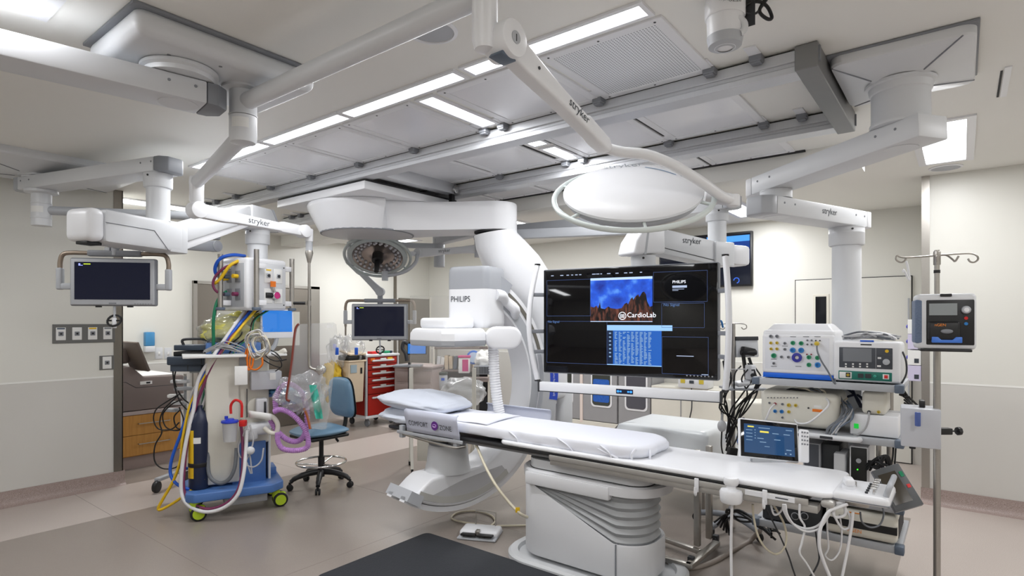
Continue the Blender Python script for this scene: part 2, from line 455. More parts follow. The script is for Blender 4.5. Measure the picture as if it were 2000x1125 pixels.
# doors
xa, xb = PY(375, 550, YB).x, PY(621, 560, YB).x
def door_double(name, x0, x1, zt):
    m = M_(); m.bx(x0, x0 + .05, YB - .05, YB + .02, 0, zt); m.bx(x1 - .16, x1, YB - .05, YB + .02, 0, zt); m.bx(x0, x1, YB - .05, YB + .02, zt - .04, zt)
    f = s_(name, m, STEEL)
    m = M_(); xm = (x0 + x1) / 2
    m.bx(x0 + .05, xm - .005, YB - .03, YB + .01, .01, zt - .04); m.bx(xm + .005, x1 - .16, YB - .03, YB + .01, .01, zt - .04)
    m.build('door_leaf', STEELD, f, 0)
    m = M_()
    for a in (x0 + .32, xm + .25): m.bx(a, a + .38, YB - .034, YB - .028, 1.25, 1.78)
    m.build('view_panel', mat('pale_glass', (190, 190, 182), .15), f, 0)
    return f
door_double('door_1', xa, xb, 2.19)
xa, xb = PY(778, 583, YB).x, PY(836, 583, YB).x
m = M_(); m.bx(xa, xb, YB - .04, YB + .01, 0, 2.06, .004); f = s_('door_2', m, STEELD)
m = M_(); m.bx(xb, xb + .04, YB - .05, YB + .01, 0, 2.1); m.build('door_frame', CREAM, f, 0)
ya, yb = PX(1555, 549, XF).y, PX(1780, 543, XF).y
m = M_(); m.bx(XF - .03, XF + .01, yb, ya, .012, 2.15, .003); f = s_('door_3', m, WALLC)
m = M_(); m.bx(XF - .012, XF + .012, yb - .012, ya + .012, .0, 2.16); m.build('door_gap', GAP, f, 0)
yc = (PX(1594, 600, XF).y, PX(1615, 600, XF).y)
m = M_()
m.bx(XF - .038, XF - .02, yc[1] - .03, yc[0] + .03, 1.25, 1.97, .004); m.build('view_frame', CREAM, f, 0)
m = M_(); m.bx(XF - .041, XF - .03, yc[1], yc[0], 1.28, 1.94); m.build('view_panel', GLASSD, f, 0)
m = M_(); m.bx(XF - .055, XF - .03, yb + .015, yb + .03, .3, 1.9); m.build('door_edge', GREYP, f, 0)
# ================================================================ CEILING FITTINGS
def light_strip(x0, x1, y0, y1, label, W, group, fr=.022, name='ceiling_light', z=ZC):
    t = thing(name, ((x0 + x1) / 2, (y0 + y1) / 2, z - .012), label, 'ceiling light', group)
    m = M_()
    m.bx(x0 - fr, x1 + fr, y0 - fr, y0, z - .012, z + .002); m.bx(x0 - fr, x1 + fr, y1, y1 + fr, z - .012, z + .002)
    m.bx(x0 - fr, x0, y0, y1, z - .012, z + .002); m.bx(x1, x1 + fr, y0, y1, z - .012, z + .002)
    m.build('frame', WHITE, t, 0)
    m = M_(); m.bx(x0, x1, y0, y1, z - .006, z + .001); m.build('diffuser', LAMPM, t, 0)
    area('tube_light', ((x0 + x1) / 2, (y0 + y1) / 2, z - .0125), x1 - x0, y1 - y0, W)
    return t
KW = 1.0
segs = [(1.05, 2.02), (2.10, 3.05), (3.10, 3.99), (4.06, 5.13)]
for (a, b), w_ in zip(segs, ('nearest', 'second nearest', 'third nearest', 'farthest')):
    light_strip(2.195, 2.285, a, b, 'long white ceiling light strip along the panels, %s of the four in line' % w_, {'nearest': 3, 'second nearest': 6}.get(w_, 9), 'light strips in line along the ceiling panels')
light_strip(2.36, 2.93, 2.42, 2.53, 'short white light strip set crosswise between the ceiling panels before the near rail', 6 * KW, 'crosswise light strips among the ceiling panels')
light_strip(3.2, 3.5, 2.40, 2.51, 'small crosswise ceiling light between the two rails, nearer of the pair', 5 * KW, 'crosswise light strips among the ceiling panels')
light_strip(3.6, 3.95, 2.40, 2.51, 'small crosswise ceiling light between the two rails, farther of the pair', 6 * KW, 'crosswise light strips among the ceiling panels')
light_strip(4.28, 4.76, 2.42, 2.53, 'unseen crosswise light added behind the round lamp to brighten the soffit', 8 * KW, 'crosswise light strips among the ceiling panels')  # added, hidden by the lamp head; brightens soffit and far wall
light_strip(4.72, 5.9, -.02, .24, 'bright square-looking ceiling panel light at the upper right beside the big boom', 17 * KW, 'recessed panel lights', .05)
light_strip(-.5, .68, 2.77, 3.07, 'recessed panel light at the upper left corner above the boom arm', 9 * KW, 'recessed panel lights', .06)
light_strip(2.3, 3.05, 7.05, 7.3, 'recessed panel light over the left alcove with the wooden drawers', 22 * KW, 'recessed panel lights', .05)
light_strip(5.7, 6.5, 7.0, 7.3, 'recessed panel light at the back behind the far surgical lamp', 34 * KW, 'recessed panel lights', .05)
light_strip(6.5, 7.5, 1.95, 2.2, 'recessed panel light behind the right boom above the wall screen', 28 * KW, 'recessed panel lights', .05)
light_strip(5.7, 6.9, 4.6, 4.9, 'recessed panel light hidden beyond the soffit over the drawer cabinets', 36 * KW, 'recessed panel lights', .05)
light_strip(.4, 1.6, -1.4, -1.1, 'unseen panel light added behind the camera on the right for illumination', 25 * KW, 'recessed panel lights', .05)  # added behind the camera for illumination, never in view
light_strip(-1.6, -.4, .4, .7, 'unseen panel light added behind the camera on the left for illumination', 26 * KW, 'recessed panel lights', .05)  # second unseen light added behind the camera for illumination
light_strip(3.4, 4.6, -1.5, -1.2, 'unseen panel light added outside the view along the right wall', 17 * KW, 'recessed panel lights', .05)  # unseen light added to the right of the frame
light_strip(-.8, .4, 4.9, 5.2, 'unseen panel light added outside the view along the left wall', 14 * KW, 'recessed panel lights', .05)  # unseen light added to the left of the frame
def air_panel(x0, x1, y0, y1, label, perf=False):
    z = ZC
    t = thing('ceiling_air_panel', ((x0 + x1) / 2, (y0 + y1) / 2, z - .012), label, 'ceiling panel', 'air panels in the ceiling grid')
    g = .012; b = .05; x0 += g; x1 -= g; y0 += g; y1 -= g
    m = M_()
    m.bx(x0, x1, y0, y0 + b, z - .012, z + .002, .002, 1); m.bx(x0, x1, y1 - b, y1, z - .012, z + .002, .002, 1)
    m.bx(x0, x0 + b, y0 + b, y1 - b, z - .012, z + .002, .002, 1); m.bx(x1 - b, x1, y0 + b, y1 - b, z - .012, z + .002, .002, 1)
    m.build('frame', WHITE, t, 30)
    m = M_(); m.bx(x0 + b - .004, x1 - b + .004, y0 + b - .004, y1 - b + .004, z - .008, z + .001); m.build('perforated_sheet' if perf else 'sheet', PERF if perf else PANELM, t, 0)
    for sx in (x0 + b / 2, x1 - b / 2):
        for k in range(3): m = M_(); m.cyl((sx, y0 + .04 + (y1 - y0 - .08) * k / 2, z - .0135), (sx, y0 + .04 + (y1 - y0 - .08) * k / 2, z - .011), .006, seg=8); m.build('screw', DARK, t)
ygrid = [(1.0, 1.66), (1.66, 2.37), (2.58, 3.25), (3.25, 3.91), (3.91, 4.59), (4.59, 5.27)]
on = ['nearest', 'second', 'third', 'fourth', 'fifth', 'farthest']
for (a, b), w_ in zip(ygrid, on):
    air_panel(2.32, 3.02, a, b, ('perforated white ceiling panel under the near light strip, before the first rail' if w_ == 'nearest' else 'smooth white ceiling panel between light strip and near rail, %s along the row' % w_), w_ == 'nearest')
for (a, b), w_ in zip(ygrid, on):
    air_panel(3.18, 4.0, a, b, 'smooth white ceiling panel between the two rails, %s along the row' % w_)
for (a, b), w_ in zip(ygrid, on):
    air_panel(4.17, 4.84, a, b, 'smooth white ceiling panel between far rail and soffit, %s along the row' % w_)
m = M_()
for y in (1.66, 2.37, 2.58, 3.25, 3.91, 4.59):
    m.bx(3.15, 4.02, y - .009, y + .009, ZC - .004, ZC + .003); m.bx(4.15, 4.84, y - .009, y + .009, ZC - .004, ZC + .003)
m.bx(3.16, 3.172, .6, 5.3, ZC - .004, ZC + .003)
s_('trim_7', m, GAP)
# rails
def rail(x, label):
    t = thing('ceiling_rail', (x + .06, 3.8, 2.83), label, 'ceiling rail', 'ceiling rails of the imaging arm')
    prof = [(0, 0), (.12, 0), (.12, .028), (.105, .032), (.105, .05), (.12, .054), (.12, .105), (0, .105), (0, .054), (.012, .05), (.012, .034), (0, .03)]
    m = M_(); m.prism(prof, (x, .62, 2.832), XA, UP, YA, 6.25, .002, 1); m.build('beam', ALU, t, 30)
    m = M_(); m.bx(x + .02, x + .1, .66, 6.86, 2.935, 2.949); m.build('packing', GAP, t, 0)
    ys = [.8, 1.03, 1.68, 2.40, 2.56, 3.26, 3.92, 4.6, 5.28, 5.96, 6.4, 6.6]
    for y in ys:
        m = M_(); m.bx(x - .055, x + .03, y - .03, y + .03, 2.915, 2.948, .004, 1); m.bx(x - .05, x - .01, y - .024, y + .024, 2.905, 2.918, .003, 1); m.build('clamp', GREYM, t, 30)
        m = M_(); m.bx(x - .15, x - .05, y - .028, y + .028, 2.943, 2.9495); m.build('fixing_plate', WHITE, t, 0)
    return t
rail(3.01, 'near silver ceiling rail of the imaging arm with clamps along it')
rail(4.03, 'far silver ceiling rail of the imaging arm behind the first one')
t = thing('rail_cross_beam', (3.58, .6, 2.8), 'steel cross beam joining the near ends of both ceiling rails', 'ceiling rail')
m = M_(); m.bx(2.99, 4.18, .53, .63, 2.83, 2.948, .004, 1); m.build('beam', ALUD, t, 30)
for x in (3.0, 4.15): m = M_(); m.bx(x, x + .02, .522, .532, 2.86, 2.93); m.build('end_plate', GREYM, t, 0)
for x in (3.07, 4.09):
    m = M_(); m.bx(x - .04, x + .04, .63, .67, 2.84, 2.9); m.build('buffer', BLACK, t, 0)
# round ceiling speakers
for (px, py, r, lb) in ((843, 60, .118, 'round white ceiling speaker beside the thick boom tube'), (1847, 327, .12, 'round white ceiling speaker beside the bright panel light at right')):
    c = PZ(px, py, ZC); t = thing('ceiling_speaker', c - UP * .01, lb, 'speaker', 'round ceiling speakers')
    m = M_(); m.lathe([(r, 0), (r, -.006), (r * .86, -.01), (r * .84, -.004), (r * .84, 0)], c, UP, 40); m.build('rim', WHITE, t)
    m = M_(); m.lathe([(0, -.005), (r * .84, -.005), (r * .84, .001), (0, .001)], c, UP, 40); m.build('grille', GREYP, t)
# hatch at upper right
m = M_(); a = PZ(1905, 205, ZC); m.bx(3.9, 4.4, -.2, -.17, ZC - .006, ZC + .002); m.bx(3.9, 4.4, .15, .16, ZC - .003, ZC + .002)
s_('trim_8', m, WHITE)
m = M_(); m.bx(3.95, 4.4, -.165, -.155, ZC - .003, ZC + .002); s_('trim_9', m, GAP)
# ================================================================ BOOMS
def rrect(w, h, r, n=6):
    out = []
    for cx, cy, a0 in ((w / 2 - r, h / 2 - r, 0), (-w / 2 + r, h / 2 - r, 90), (-w / 2 + r, -h / 2 + r, 180), (w / 2 - r, -h / 2 + r, 270)):
        for k in range(n + 1):
            a = math.radians(a0 + 90 * k / n); out.append((cx + r * math.cos(a), cy + r * math.sin(a)))
    return out
def arm_box(parent, p0, p1, w, h, name='arm', ext0=.12, ext1=.12, cap0=GREYP, cap1=GREYP, mt=None, disc=True):
    """horizontal box arm between the axes p0 and p1 with end caps"""
    p0, p1 = V(p0), V(p1); d = (p1 - p0).normalized()
    a, b = p0 - d * ext0, p1 + d * ext1
    m = M_(); m.beam(a, b, w, h, .008); o = m.build(name, mt or WHITE2, parent, 30)
    for e, s, k in ((a, -1, cap0), (b, 1, cap1)):
        if k is None: continue
        m = M_(); R = frame(d * s)
        m.prism([(0, -w / 2), (.05, -w / 2), (.10, -w * .28), (.10, w * .28), (.05, w / 2), (0, w / 2)], e + d * s * .002 - UP * h / 2, d * s, UP.cross(d * s), UP, h, .008)
        m.build('end_cap', k, o, 30)
    if disc:
        for e in (p0, p1):
            m = M_(); m.cyl(e - UP * (h / 2 + .002), e - UP * (h / 2 - .004), w * .42, seg=32); m.build('cover_disc', WHITE2, o, 30)
    n = d.cross(UP)
    m = M_()
    for e in (p0, p1):
        for k in (-.05, .06):
            for sgn in (1, -1): m.cyl(e + d * k + n * sgn * (w / 2 - .002) + UP * h * .15, e + d * k + n * sgn * (w / 2 + .002) + UP * h * .15, .007, seg=10)
    m.build('screw', GREYM, o)
    return o
def column(parent, p, z0, z1, r, name='column', collar=.09, mt=None):
    p = V(p); m = M_()
    m.cyl((p.x, p.y, z0), (p.x, p.y, z1), r, seg=40); o = m.build(name, mt or WHITE2, parent, 40)
    if collar:
        m = M_(); R_ = r * 1.22; zt = z1
        m.lathe([(R_, 0), (R_, -.035), (R_ * 1.01, -.037), (R_ * 1.01, -.043), (R_, -.045), (R_, -collar), (R_ * .95, -collar - .008), (r, -collar - .01), (r, 0)], (p.x, p.y, zt), UP, 40)
        m.lathe([(R_ * 1.02, .002), (R_ * 1.02, -.004), (R_, -.004)], (p.x, p.y, zt), UP, 40)
        m.build('collar', WHITE2, o, 40)
        m = M_(); q = V((p.x, p.y, zt - .02)) - FWD * R_ - RGT * R_ * .2
        m.cyl(q - FWD * .002, q + FWD * .02, .007, seg=10); m.build('plug', BLACK, o)
    return o
def bell(parent, x0, x1, y0, y1, z0, c, r, name='ceiling_cover', z1=ZC, mt=None):
    """flared rectangular ceiling cover closing on a round neck"""
    cx, cy = (x0 + x1) / 2, (y0 + y1) / 2
    out = rrect(x1 - x0, y1 - y0, .06, 7)
    n = len(out)
    def ring(f, z):
        r_ = []
        for k, (a, b) in enumerate(out):
            an = math.atan2(b + cy - c[1], a + cx - c[0]); R0 = V((a + cx, b + cy)); R1 = V((c[0] + r * math.cos(an), c[1] + r * math.sin(an)))
            q = R0.lerp(R1, f); r_.append((q.x, q.y, z))
        return r_
    h = z1 - z0
    m = M_(); m.loft([ring(0, z1), ring(0, z1 - h * .42), ring(.03, z1 - h * .52), ring(.5, z1 - h * .72), ring(.9, z1 - h * .9), ring(1, z1 - h)])
    o = m.build(name, mt or WHITE2, parent, 30)
    for ang in (0, 1, 2, 3):
        k = [3, 10, 17, 24][ang]; A = ring(.02, z1 - h * .52)[k]; B_ = ring(.92, z1 - h * .92)[k]
        m = M_(); m.tube([A, B_], .004, 6, 1); m.build('seam', GREYM, o)
    return o
# ---------- ceiling housing at upper left with arm
t = thing('boom_housing', (1.34, 2.95, 2.84), 'large white rounded ceiling housing at the upper left with grey trim', 'ceiling housing')
m = M_(); m.box((1.34, 2.95, 2.893), (.84, .58, .114), 0, .045, 5); m.build('cover', WHITE2, t, 50)
m = M_(); m.bx(.905, 1.775, 2.645, 3.255, 2.935, 2.9495, .003); m.build('trim', GREYM, t, 30)
for p in ((1.1, 2.8), (1.3, 2.74), (1.6, 2.78)): m = M_(); m.cyl((p[0], p[1], 2.834), (p[0], p[1], 2.838), .008, seg=10); m.build('screw', GREYM, t)
m = M_(); m.lathe([(.155, 0), (.165, -.008), (.165, -.022), (.15, -.03), (.148, -.05), (0, -.05)], (1.2, 2.93, 2.838), UP, 40); m.build('bearing', WHITE2, t)
t = thing('equipment_boom', (.5, 2.96, 2.68), 'thick white box boom arm reaching in from the upper left edge', 'boom arm')
arm_box(t, (1.2, 2.95, 2.733), (-.9, 3.28, 2.733), .2, .105, ext0=.1, ext1=.1, cap0=GREYM)
# ---------- hub with two swing tubes: surgical light and hanging shield
HUB = V((1.50, 2.92, 0))
t = thing('surgical_light', (HUB.x, HUB.y, 2.56), 'big white round surgical lamp on a jointed arm in the foreground, seen from above', 'surgical light', 'surgical lamps')
m = M_(); m.lathe([(.1, 2.838), (.1, 2.826), (.066, 2.82), (.066, 2.705), (.069, 2.7), (.069, 2.695), (0, 2.695)], HUB, UP, 40); m.build('hub', WHITE2, t)
Z1 = 2.765
e1 = V((1.5, 1.285, Z1))
m = M_(); m.cyl(HUB + UP * Z1, (1.5, 1.3, Z1), .043, seg=32); m.build('swing_tube', WHITE2, t)
# joint and spring arm
m = M_(); m.lathe([(0, 2.90), (.045, 2.90), (.05, 2.89), (.05, 2.80), (.047, 2.795), (.047, 2.79), (.044, 2.785), (.044, 2.60), (.035, 2.57), (0, 2.56)], (1.5, 1.285, 0), UP, 32); m.build('joint', WHITE, t)
sa = P(985, 82, 1.99); sb = P(1182, 288, 2.5)
d = (sb - sa).normalized(); n = d.cross(UP).normalized(); u = n.cross(d)
m = M_(); m.cyl(sa - n * .052, sa + n * .052, .064, seg=40, bev=.008); k = m.build('pivot_drum', WHITE, t, 40)
m = M_(); c_ = sa + n * .0525; m.cyl(c_, c_ + n * .0015, .022, seg=24); q = m.build('number_plate', GREYP, k, 30)
c2 = c_ + n * .0018
lettering('1', c2 - UP * .014, RGT if n.dot(FWD) < 0 else -RGT, UP, .036, INKB, q, 'numeral', 'CENTER')
L = (sb - sa).length
m = M_(); m.prism([(0, -.05), (.12, -.047), (.3, -.036), (L - .14, -.03), (L - .1, -.034), (L, -.03), (L + .02, .0), (L - .02, .028), (L - .18, .035), (L - .2, .026), (.3, .03), (.12, .045), (0, .052)], sa - n * .033, d, u, n, .066, .012, 3); k = m.build('spring_arm', WHITE, t, 40)
nn = n if n.dot(FWD) < 0 else -n
lettering('stryker', sa + d * (L * .52) + nn * .0335 - u * .014, d if d.dot(RGT) > 0 else -d, u, .05, INK, k, 'lettering', 'LEFT', .001)
m = M_(); m.cyl(sa + d * .16 + nn * .034, sa + d * .16 + nn * .0365, .006, seg=10); m.build('screw', DARK, k)
m = M_(); m.prism([(-.03, -.075), (.03, -.06), (.05, -.052), (.02, -.04), (-.02, -.05)], sa - n * .03, d, u, n, .06, .004); m.build('joint_gap', BGREY, k, 30)
# yoke and lamp head
Lc = P(1235, 372, 2.83); piv = P(1402, 386, 2.78); nd = P(1432, 392, 2.72)
yk = [sb + d * .005, P(1215, 297, 2.5), P(1262, 302, 2.5), P(1310, 320, 2.52), P(1365, 352, 2.6), P(1408, 382, 2.68), nd]
m = M_(); m.tube(yk, .0235, 14, 6); m.build('yoke', WHITE, t, 60)
m = M_(); m.cyl(nd + UP * .028 - RGT * .0, nd - UP * .028, .03, seg=20, bev=.006); m.tube([nd, P(1424, 390, 2.74), piv], .03, 14, 3); m.cyl(piv, piv - (piv - Lc).normalized() * .06, .034, seg=20); m.build('pivot', WHITE, t, 50)
axis = (V((0, 0, .83)) - FWD * .56 - RGT * .09).normalized()     # top face tips toward the camera
xr = (RGT - axis * axis.dot(RGT)).normalized(); yr = axis.cross(xr)
Rl = .362
m = M_(); m.lathe([(0, .062), (Rl * .35, .056), (Rl * .65, .040), (Rl * .86, .018), (Rl * .93, 0), (Rl * .93, -.012), (Rl * .90, -.02), (0, -.02)], Lc, axis, 72); hd = m.build('lamp_head', WHITE, t, 40)
m = M_(); m.lathe([(Rl * .9, -.02), (Rl * .9, -.028), (Rl * .86, -.05), (Rl * .7, -.07), (0, -.075)], Lc, axis, 72); m.build('lens_housing', GREYP, hd)
pts = [Lc + xr * (Rl * 1.06 * math.cos(a)) + yr * (Rl * 1.06 * math.sin(a)) - axis * .03 for a in [2 * math.pi * k / 48 for k in range(48)]]
m = M_(); m.tube(pts, .0135, 10, 1, closed=True)
for a in (.5, 1.6, 2.6, 3.7, 4.7, 5.8):
    e = xr * math.cos(a) + yr * math.sin(a); m.tube([Lc + e * Rl * .88 - axis * .022, Lc + e * Rl * 1.06 - axis * .03], .008, 8, 1)
m.build('rim_handle', mat('pale_green_white', (214, 222, 220), .3), hd, 60)
def onlens(a, r): 
    h = [(0, .062), (.35, .056), (.65, .040), (.86, .018), (.93, 0)]
    for (r0, h0), (r1, h1) in zip(h, h[1:]):
        if r <= r1: hh = h0 + (h1 - h0) * (r - r0) / (r1 - r0); break
    else: hh = 0
    return Lc + xr * (Rl * r * math.cos(a)) + yr * (Rl * r * math.sin(a)) + axis * (hh + .0015)
def band(a0, r0, a1, r1, w, N=14):
    rows = []
    for i in range(N + 1):
        f = i / N; x0, y0 = r0 * math.cos(a0), r0 * math.sin(a0); x1, y1 = r1 * math.cos(a1), r1 * math.sin(a1)
        x, y = x0 + (x1 - x0) * f, y0 + (y1 - y0) * f + .035 * math.sin(math.pi * f)
        rows.append([onlens(math.atan2(y + s * w, x), math.hypot(x, y + s * w)) for s in (-1, 1)])
    return rows
m = M_()
for a0, r0, a1, r1 in ((math.radians(62), .55, math.radians(12), .62), (math.radians(9.5), .67, math.radians(-3), .86)):
    m.loft(band(a0, r0, a1, r1, .024), cap=False, closed=False)
m.build('blue_band', mat('lamp_blue_band', (126, 150, 178), .4), hd)
lettering('stryker', onlens(math.radians(118), .66), xr, yr, .07, mat('faint_grey_ink', (150, 156, 162), .6), hd, 'lettering', 'LEFT', .004)
# ---------- hanging radiation shield
t = thing('lead_shield', (HUB.x, HUB.y, 2.5), 'clear acrylic shield with red edge hanging on a pole from the ceiling boom', 'radiation shield')
m = M_(); m.lathe([(0, 2.692), (.066, 2.692), (.066, 2.58), (.06, 2.56), (.03, 2.552), (0, 2.552)], HUB, UP, 40); k = m.build('hub', WHITE2, t)
c_ = HUB + UP * 2.65 - FWD * .0665
m = M_(); m.grid(lambda a, b: HUB + UP * (2.625 + .05 * b) - FWD * (.067 * math.cos((a - .35) * 1.3)) + RGT * (.067 * math.sin((a - .35) * 1.3)), 10, 1); m.build('sticker', PAPER, k)
SE = V((1.82, 4.18, 0))
tz = 2.60
m = M_(); m.cyl(HUB + UP * tz, SE + UP * tz, .044, .04, seg=32); m.build('swing_tube', WHITE2, t)
m = M_(); m.lathe([(0, 2.64), (.045, 2.64), (.048, 2.6), (.045, 2.55), (.045, 2.47), (.04, 2.46), (.042, 2.455), (.042, 2.40), (0, 2.38)], SE, UP, 32); m.build('joint', WHITE, t)
sa = SE + UP * 2.41; sb = P(592, 452, 4.75)
d = (sb - sa).normalized(); n = d.cross(UP).normalized(); u = n.cross(d); L = (sb - sa).length; nn = n if n.dot(FWD) < 0 else -n
for e_, r_ in ((sa, .058), (sb, .052)): m = M_(); m.cyl(e_ - n * .045, e_ + n * .045, r_, seg=32, bev=.006); m.build('pivot_drum', WHITE, t)
m = M_(); m.prism([(0, -.05), (.2, -.05), (.28, -.042), (L * .74, -.036), (L * .76, -.042), (L, -.04), (L, .04), (L * .76, .042), (L * .74, .028), (.28, .034), (.2, .042), (0, .05)], sa - n * .03, d, u, n, .06, .009); k = m.build('spring_arm', WHITE, t, 40)
lettering('stryker', sa + d * L * .42 + nn * .0305 - u * .02, d if d.dot(RGT) > 0 else -d, u, .062, INK, k, 'lettering', 'LEFT', .001)
ex = sb + d * .06
m = M_(); m.cyl(ex + UP * .03, ex - UP * .075, .032, seg=24, bev=.006); m.beam(sb, ex, .06, .06, .01); m.build('end_block', WHITE, t, 40)
px_ = ex
m = M_(); m.cyl(ex - UP * .075, ex - UP * .15, .028, seg=24); m.build('sleeve', GREYP, t)
m = M_(); m.lathe([(.028, 0), (.032, -.02), (.014, -.1), (0, -.1)], ex - UP * .15, UP, 24); m.build('cone', STEEL, t)
zb = P(604, 722, 4.78).z
end = ex.copy(); end.z = zb
pole = [ex - UP * .2, V((ex.x, ex.y, zb + .3)), V((ex.x, ex.y, zb + .06)), V((ex.x, ex.y, zb + .015)) + RGT * .012, V((ex.x, ex.y, zb)) + RGT * .05, V((ex.x, ex.y, zb)) + RGT * .09]
m = M_(); m.tube(pole, .011, 10, 4); m.build('pole', STEEL, t)
hz = P(600, 592, 4.78).z
m = M_(); m.cyl(V((ex.x, ex.y, hz)) - RGT * .13, V((ex.x, ex.y, hz)) - RGT * .03, .013, seg=12, bev=.004); m.build('grip', BLACK, t)
m = M_(); m.cyl(V((ex.x, ex.y, hz - .02)), V((ex.x, ex.y, hz + .02)), .017, seg=14); m.beam(V((ex.x, ex.y, hz)) - RGT * .04, V((ex.x, ex.y, hz)), .014, .014); m.build('grip_clamp', STEEL, t)
kn = V((ex.x, ex.y, zb)) + RGT * .1
m = M_(); m.cyl(kn - FWD * .03, kn + FWD * .02, .038, seg=24, bev=.008); m.cyl(kn - FWD * .05, kn - FWD * .03, .024, seg=20, bev=.006); m.build('clamp_knob', CHROME, t)
Dp = 4.82
out = [(584, 633), (650, 630), (656, 634), (657, 650), (652, 720), (643, 800), (636, 838), (628, 839), (606, 836), (596, 800), (575, 785), (560, 779), (562, 760), (569, 715), (576, 650), (580, 636)]
fr_ = [P(a, b, Dp) for a, b in out]
m = M_(); N = -FWD * .012
bm = bmesh.new(); lo = [bm.verts.new(p) for p in fr_]; hi = [bm.verts.new(p + FWD * .014) for p in fr_]
bm.faces.new(lo); bm.faces.new(hi)
for i in range(len(lo)): bm.faces.new([lo[i], lo[(i + 1) % len(lo)], hi[(i + 1) % len(lo)], hi[i]])
m.bmadd(bm); pan = m.build('panel', ACRYL, t, 30)
m = M_(); m.tube([P(a, b, Dp + .008) for a, b in ((584, 633), (580, 637), (576, 650), (571, 700), (567, 730), (562, 760), (560, 779), (566, 783))], .011, 8, 3); m.build('edge_seal', mat('brown_red_rubber', (124, 52, 40), .5), pan)
m = M_(); m.tube([P(a, b, Dp + .008) for a, b in ((594, 797), (600, 812), (604, 828), (606, 838))], .011, 8, 3); m.build('edge_seal', mat('orange_rubber', (186, 96, 44), .5), pan)
m = M_(); a = P(644, 637, Dp); m.box(a, (.05, .002, .03), TH - math.pi / 2); m.build('sticker', PAPER, pan, 0)
m = M_(); m.grid(lambda a, b: P(598 + 40 * a - 10 * b, 748 + 62 * b + 10 * math.sin(a * 5 + b * 3), Dp - .05 + .05 * math.sin(a * 6 + b * 9)), 10, 10); o = m.build('drape', FILM, t, 60)
m = M_(); m.grid(lambda a, b: P(611 + (14 + 8 * b * (1 - b)) * (a - .5) + 13 * b, 752 + 66 * b, Dp - .06 + .02 * math.sin(a * 7 + b * 5)), 6, 12); m.build('wrap', TEAL, t, 60)
# ---------- left pendant: ceiling plate, upper arm, column, big arm, gas box
t = thing('anesthesia_boom', (1.38, 6.05, 2.3), 'white jointed supply boom at left with the gas outlet box hanging from it', 'supply boom')
A0 = V((1.38, 6.07, 0)); A1 = V((1.77, 4.69, 0)); A2 = V((2.74, 5.07, 0))
bell(t, .75, 2.05, 5.6, 6.62, 2.838, (A0.x, A0.y), .12)
m = M_(); m.lathe([(.13, 2.85), (.13, 2.835), (.11, 2.832), (.11, 2.82), (0, 2.82)], A0, UP, 36); m.build('bearing', WHITE2, t)
zc1 = 2.775
arm_box(t, A0 + UP * zc1, A1 + UP * zc1, .2, .105, 'upper_arm', .1, .08, GREYP, GREYM)
column(t, A1, 2.36, 2.72, .078)
zc2 = 2.255
d = (A2 - A1).normalized(); n = d.cross(UP)
# main arm with rounded grey-white rear casing
m = M_(); m.beam(A1 + UP * (zc2 + .01) - d * .50, A1 + UP * (zc2 + .01) + d * .12, .24, .22, .03); o = m.build('rear_casing', WHITE2, t, 40)
m = M_(); m.beam(A1 + UP * (zc2 + .01) - d * .60, A1 + UP * (zc2 + .01) - d * .49, .235, .215, .045, 0, 4); m.build('casing_cap', WHITE, o, 40)
m = M_()
for sg in (1, -1): m.tube([A1 + UP * (zc2 + .03) - d * .5 + n * sg * .121, A1 + UP * (zc2 + .03) - d * .14 + n * sg * .121, A1 + UP * (zc2 - .1) - d * .02 + n * sg * .121], .003, 6, 1)
m.build('seam', GREYM, o)
m = M_(); m.box(A1 + UP * (zc2 - .105) - d * .52, (.1, .1, .02), math.atan2(d.y, d.x), .004); m.build('vent', BLACK, o, 30)
za2 = 2.555; q0_, q1_ = A1 + d * .1 + UP * zc2, A2 - d * .18 + UP * za2
m = M_(); m.beam(q0_ + UP * .035, q1_ + UP * .035, .2, .13, .012); o = m.build('main_arm', WHITE2, t, 30)
m = M_(); m.beam(q0_ - UP * .065, q1_ - UP * .045, .17, .06, .006); m.build('link_bar', WHITE, o, 30)
m = M_(); m.beam(A1 + UP * (zc2 + .01), A1 + UP * (zc2 + .01) + d * .16, .23, .23, .012); m.build('elbow', WHITE2, t, 30)
m = M_(); m.prism([(-.2, -.09), (.14, -.09), (.14, -.02), (.05, .105), (-.2, .105)], A2 + UP * za2 - n * .115, d, UP, n, .23, .012); m.build('front_casing', WHITE2, t, 30)
m = M_(); m.prism([(.055, .105), (.085, .105), (.165, -.02), (.165, -.09), (.145, -.09), (.145, -.018)], A2 + UP * za2 - n * .11, d, UP, n, .22, .004); m.build('front_cap', GREYP, t, 30)
column(t, A2, 2.17, 2.465, .085, collar=.12)
# gas outlet box
GB = V((2.74, 5.07, 0)); gy = math.radians(8)
gx = V((math.cos(gy), math.sin(gy), 0)); gn = V((math.sin(gy), -math.cos(gy), 0))   # gn faces the viewer
GB = GB - gx * .03
m = M_(); m.box(GB + UP * 1.965, (.41, .36, .46), gy, .03, 4); gb = m.build('gas_box', WHITE, t, 40)
m = M_(); m.box(GB + gn * .182 + UP * 1.955 + gx * .03, (.31, .006, .40), gy, .003); m.build('front_plate', WHITE2, gb, 30)
m = M_(); m.box(GB - gx * .206 + UP * 1.955, (.006, .28, .38), gy, .003); m.build('side_plate', GREYP, gb, 30)
for a, b in ((-.1, .17), (.165, .17), (-.1, -.17), (.165, -.17)): m = M_(); m.cyl(GB + gn * .184 + gx * a + UP * (1.955 + b), GB + gn * .189 + gx * a + UP * (1.955 + b), .006, seg=10); m.build('screw', DARK, gb)
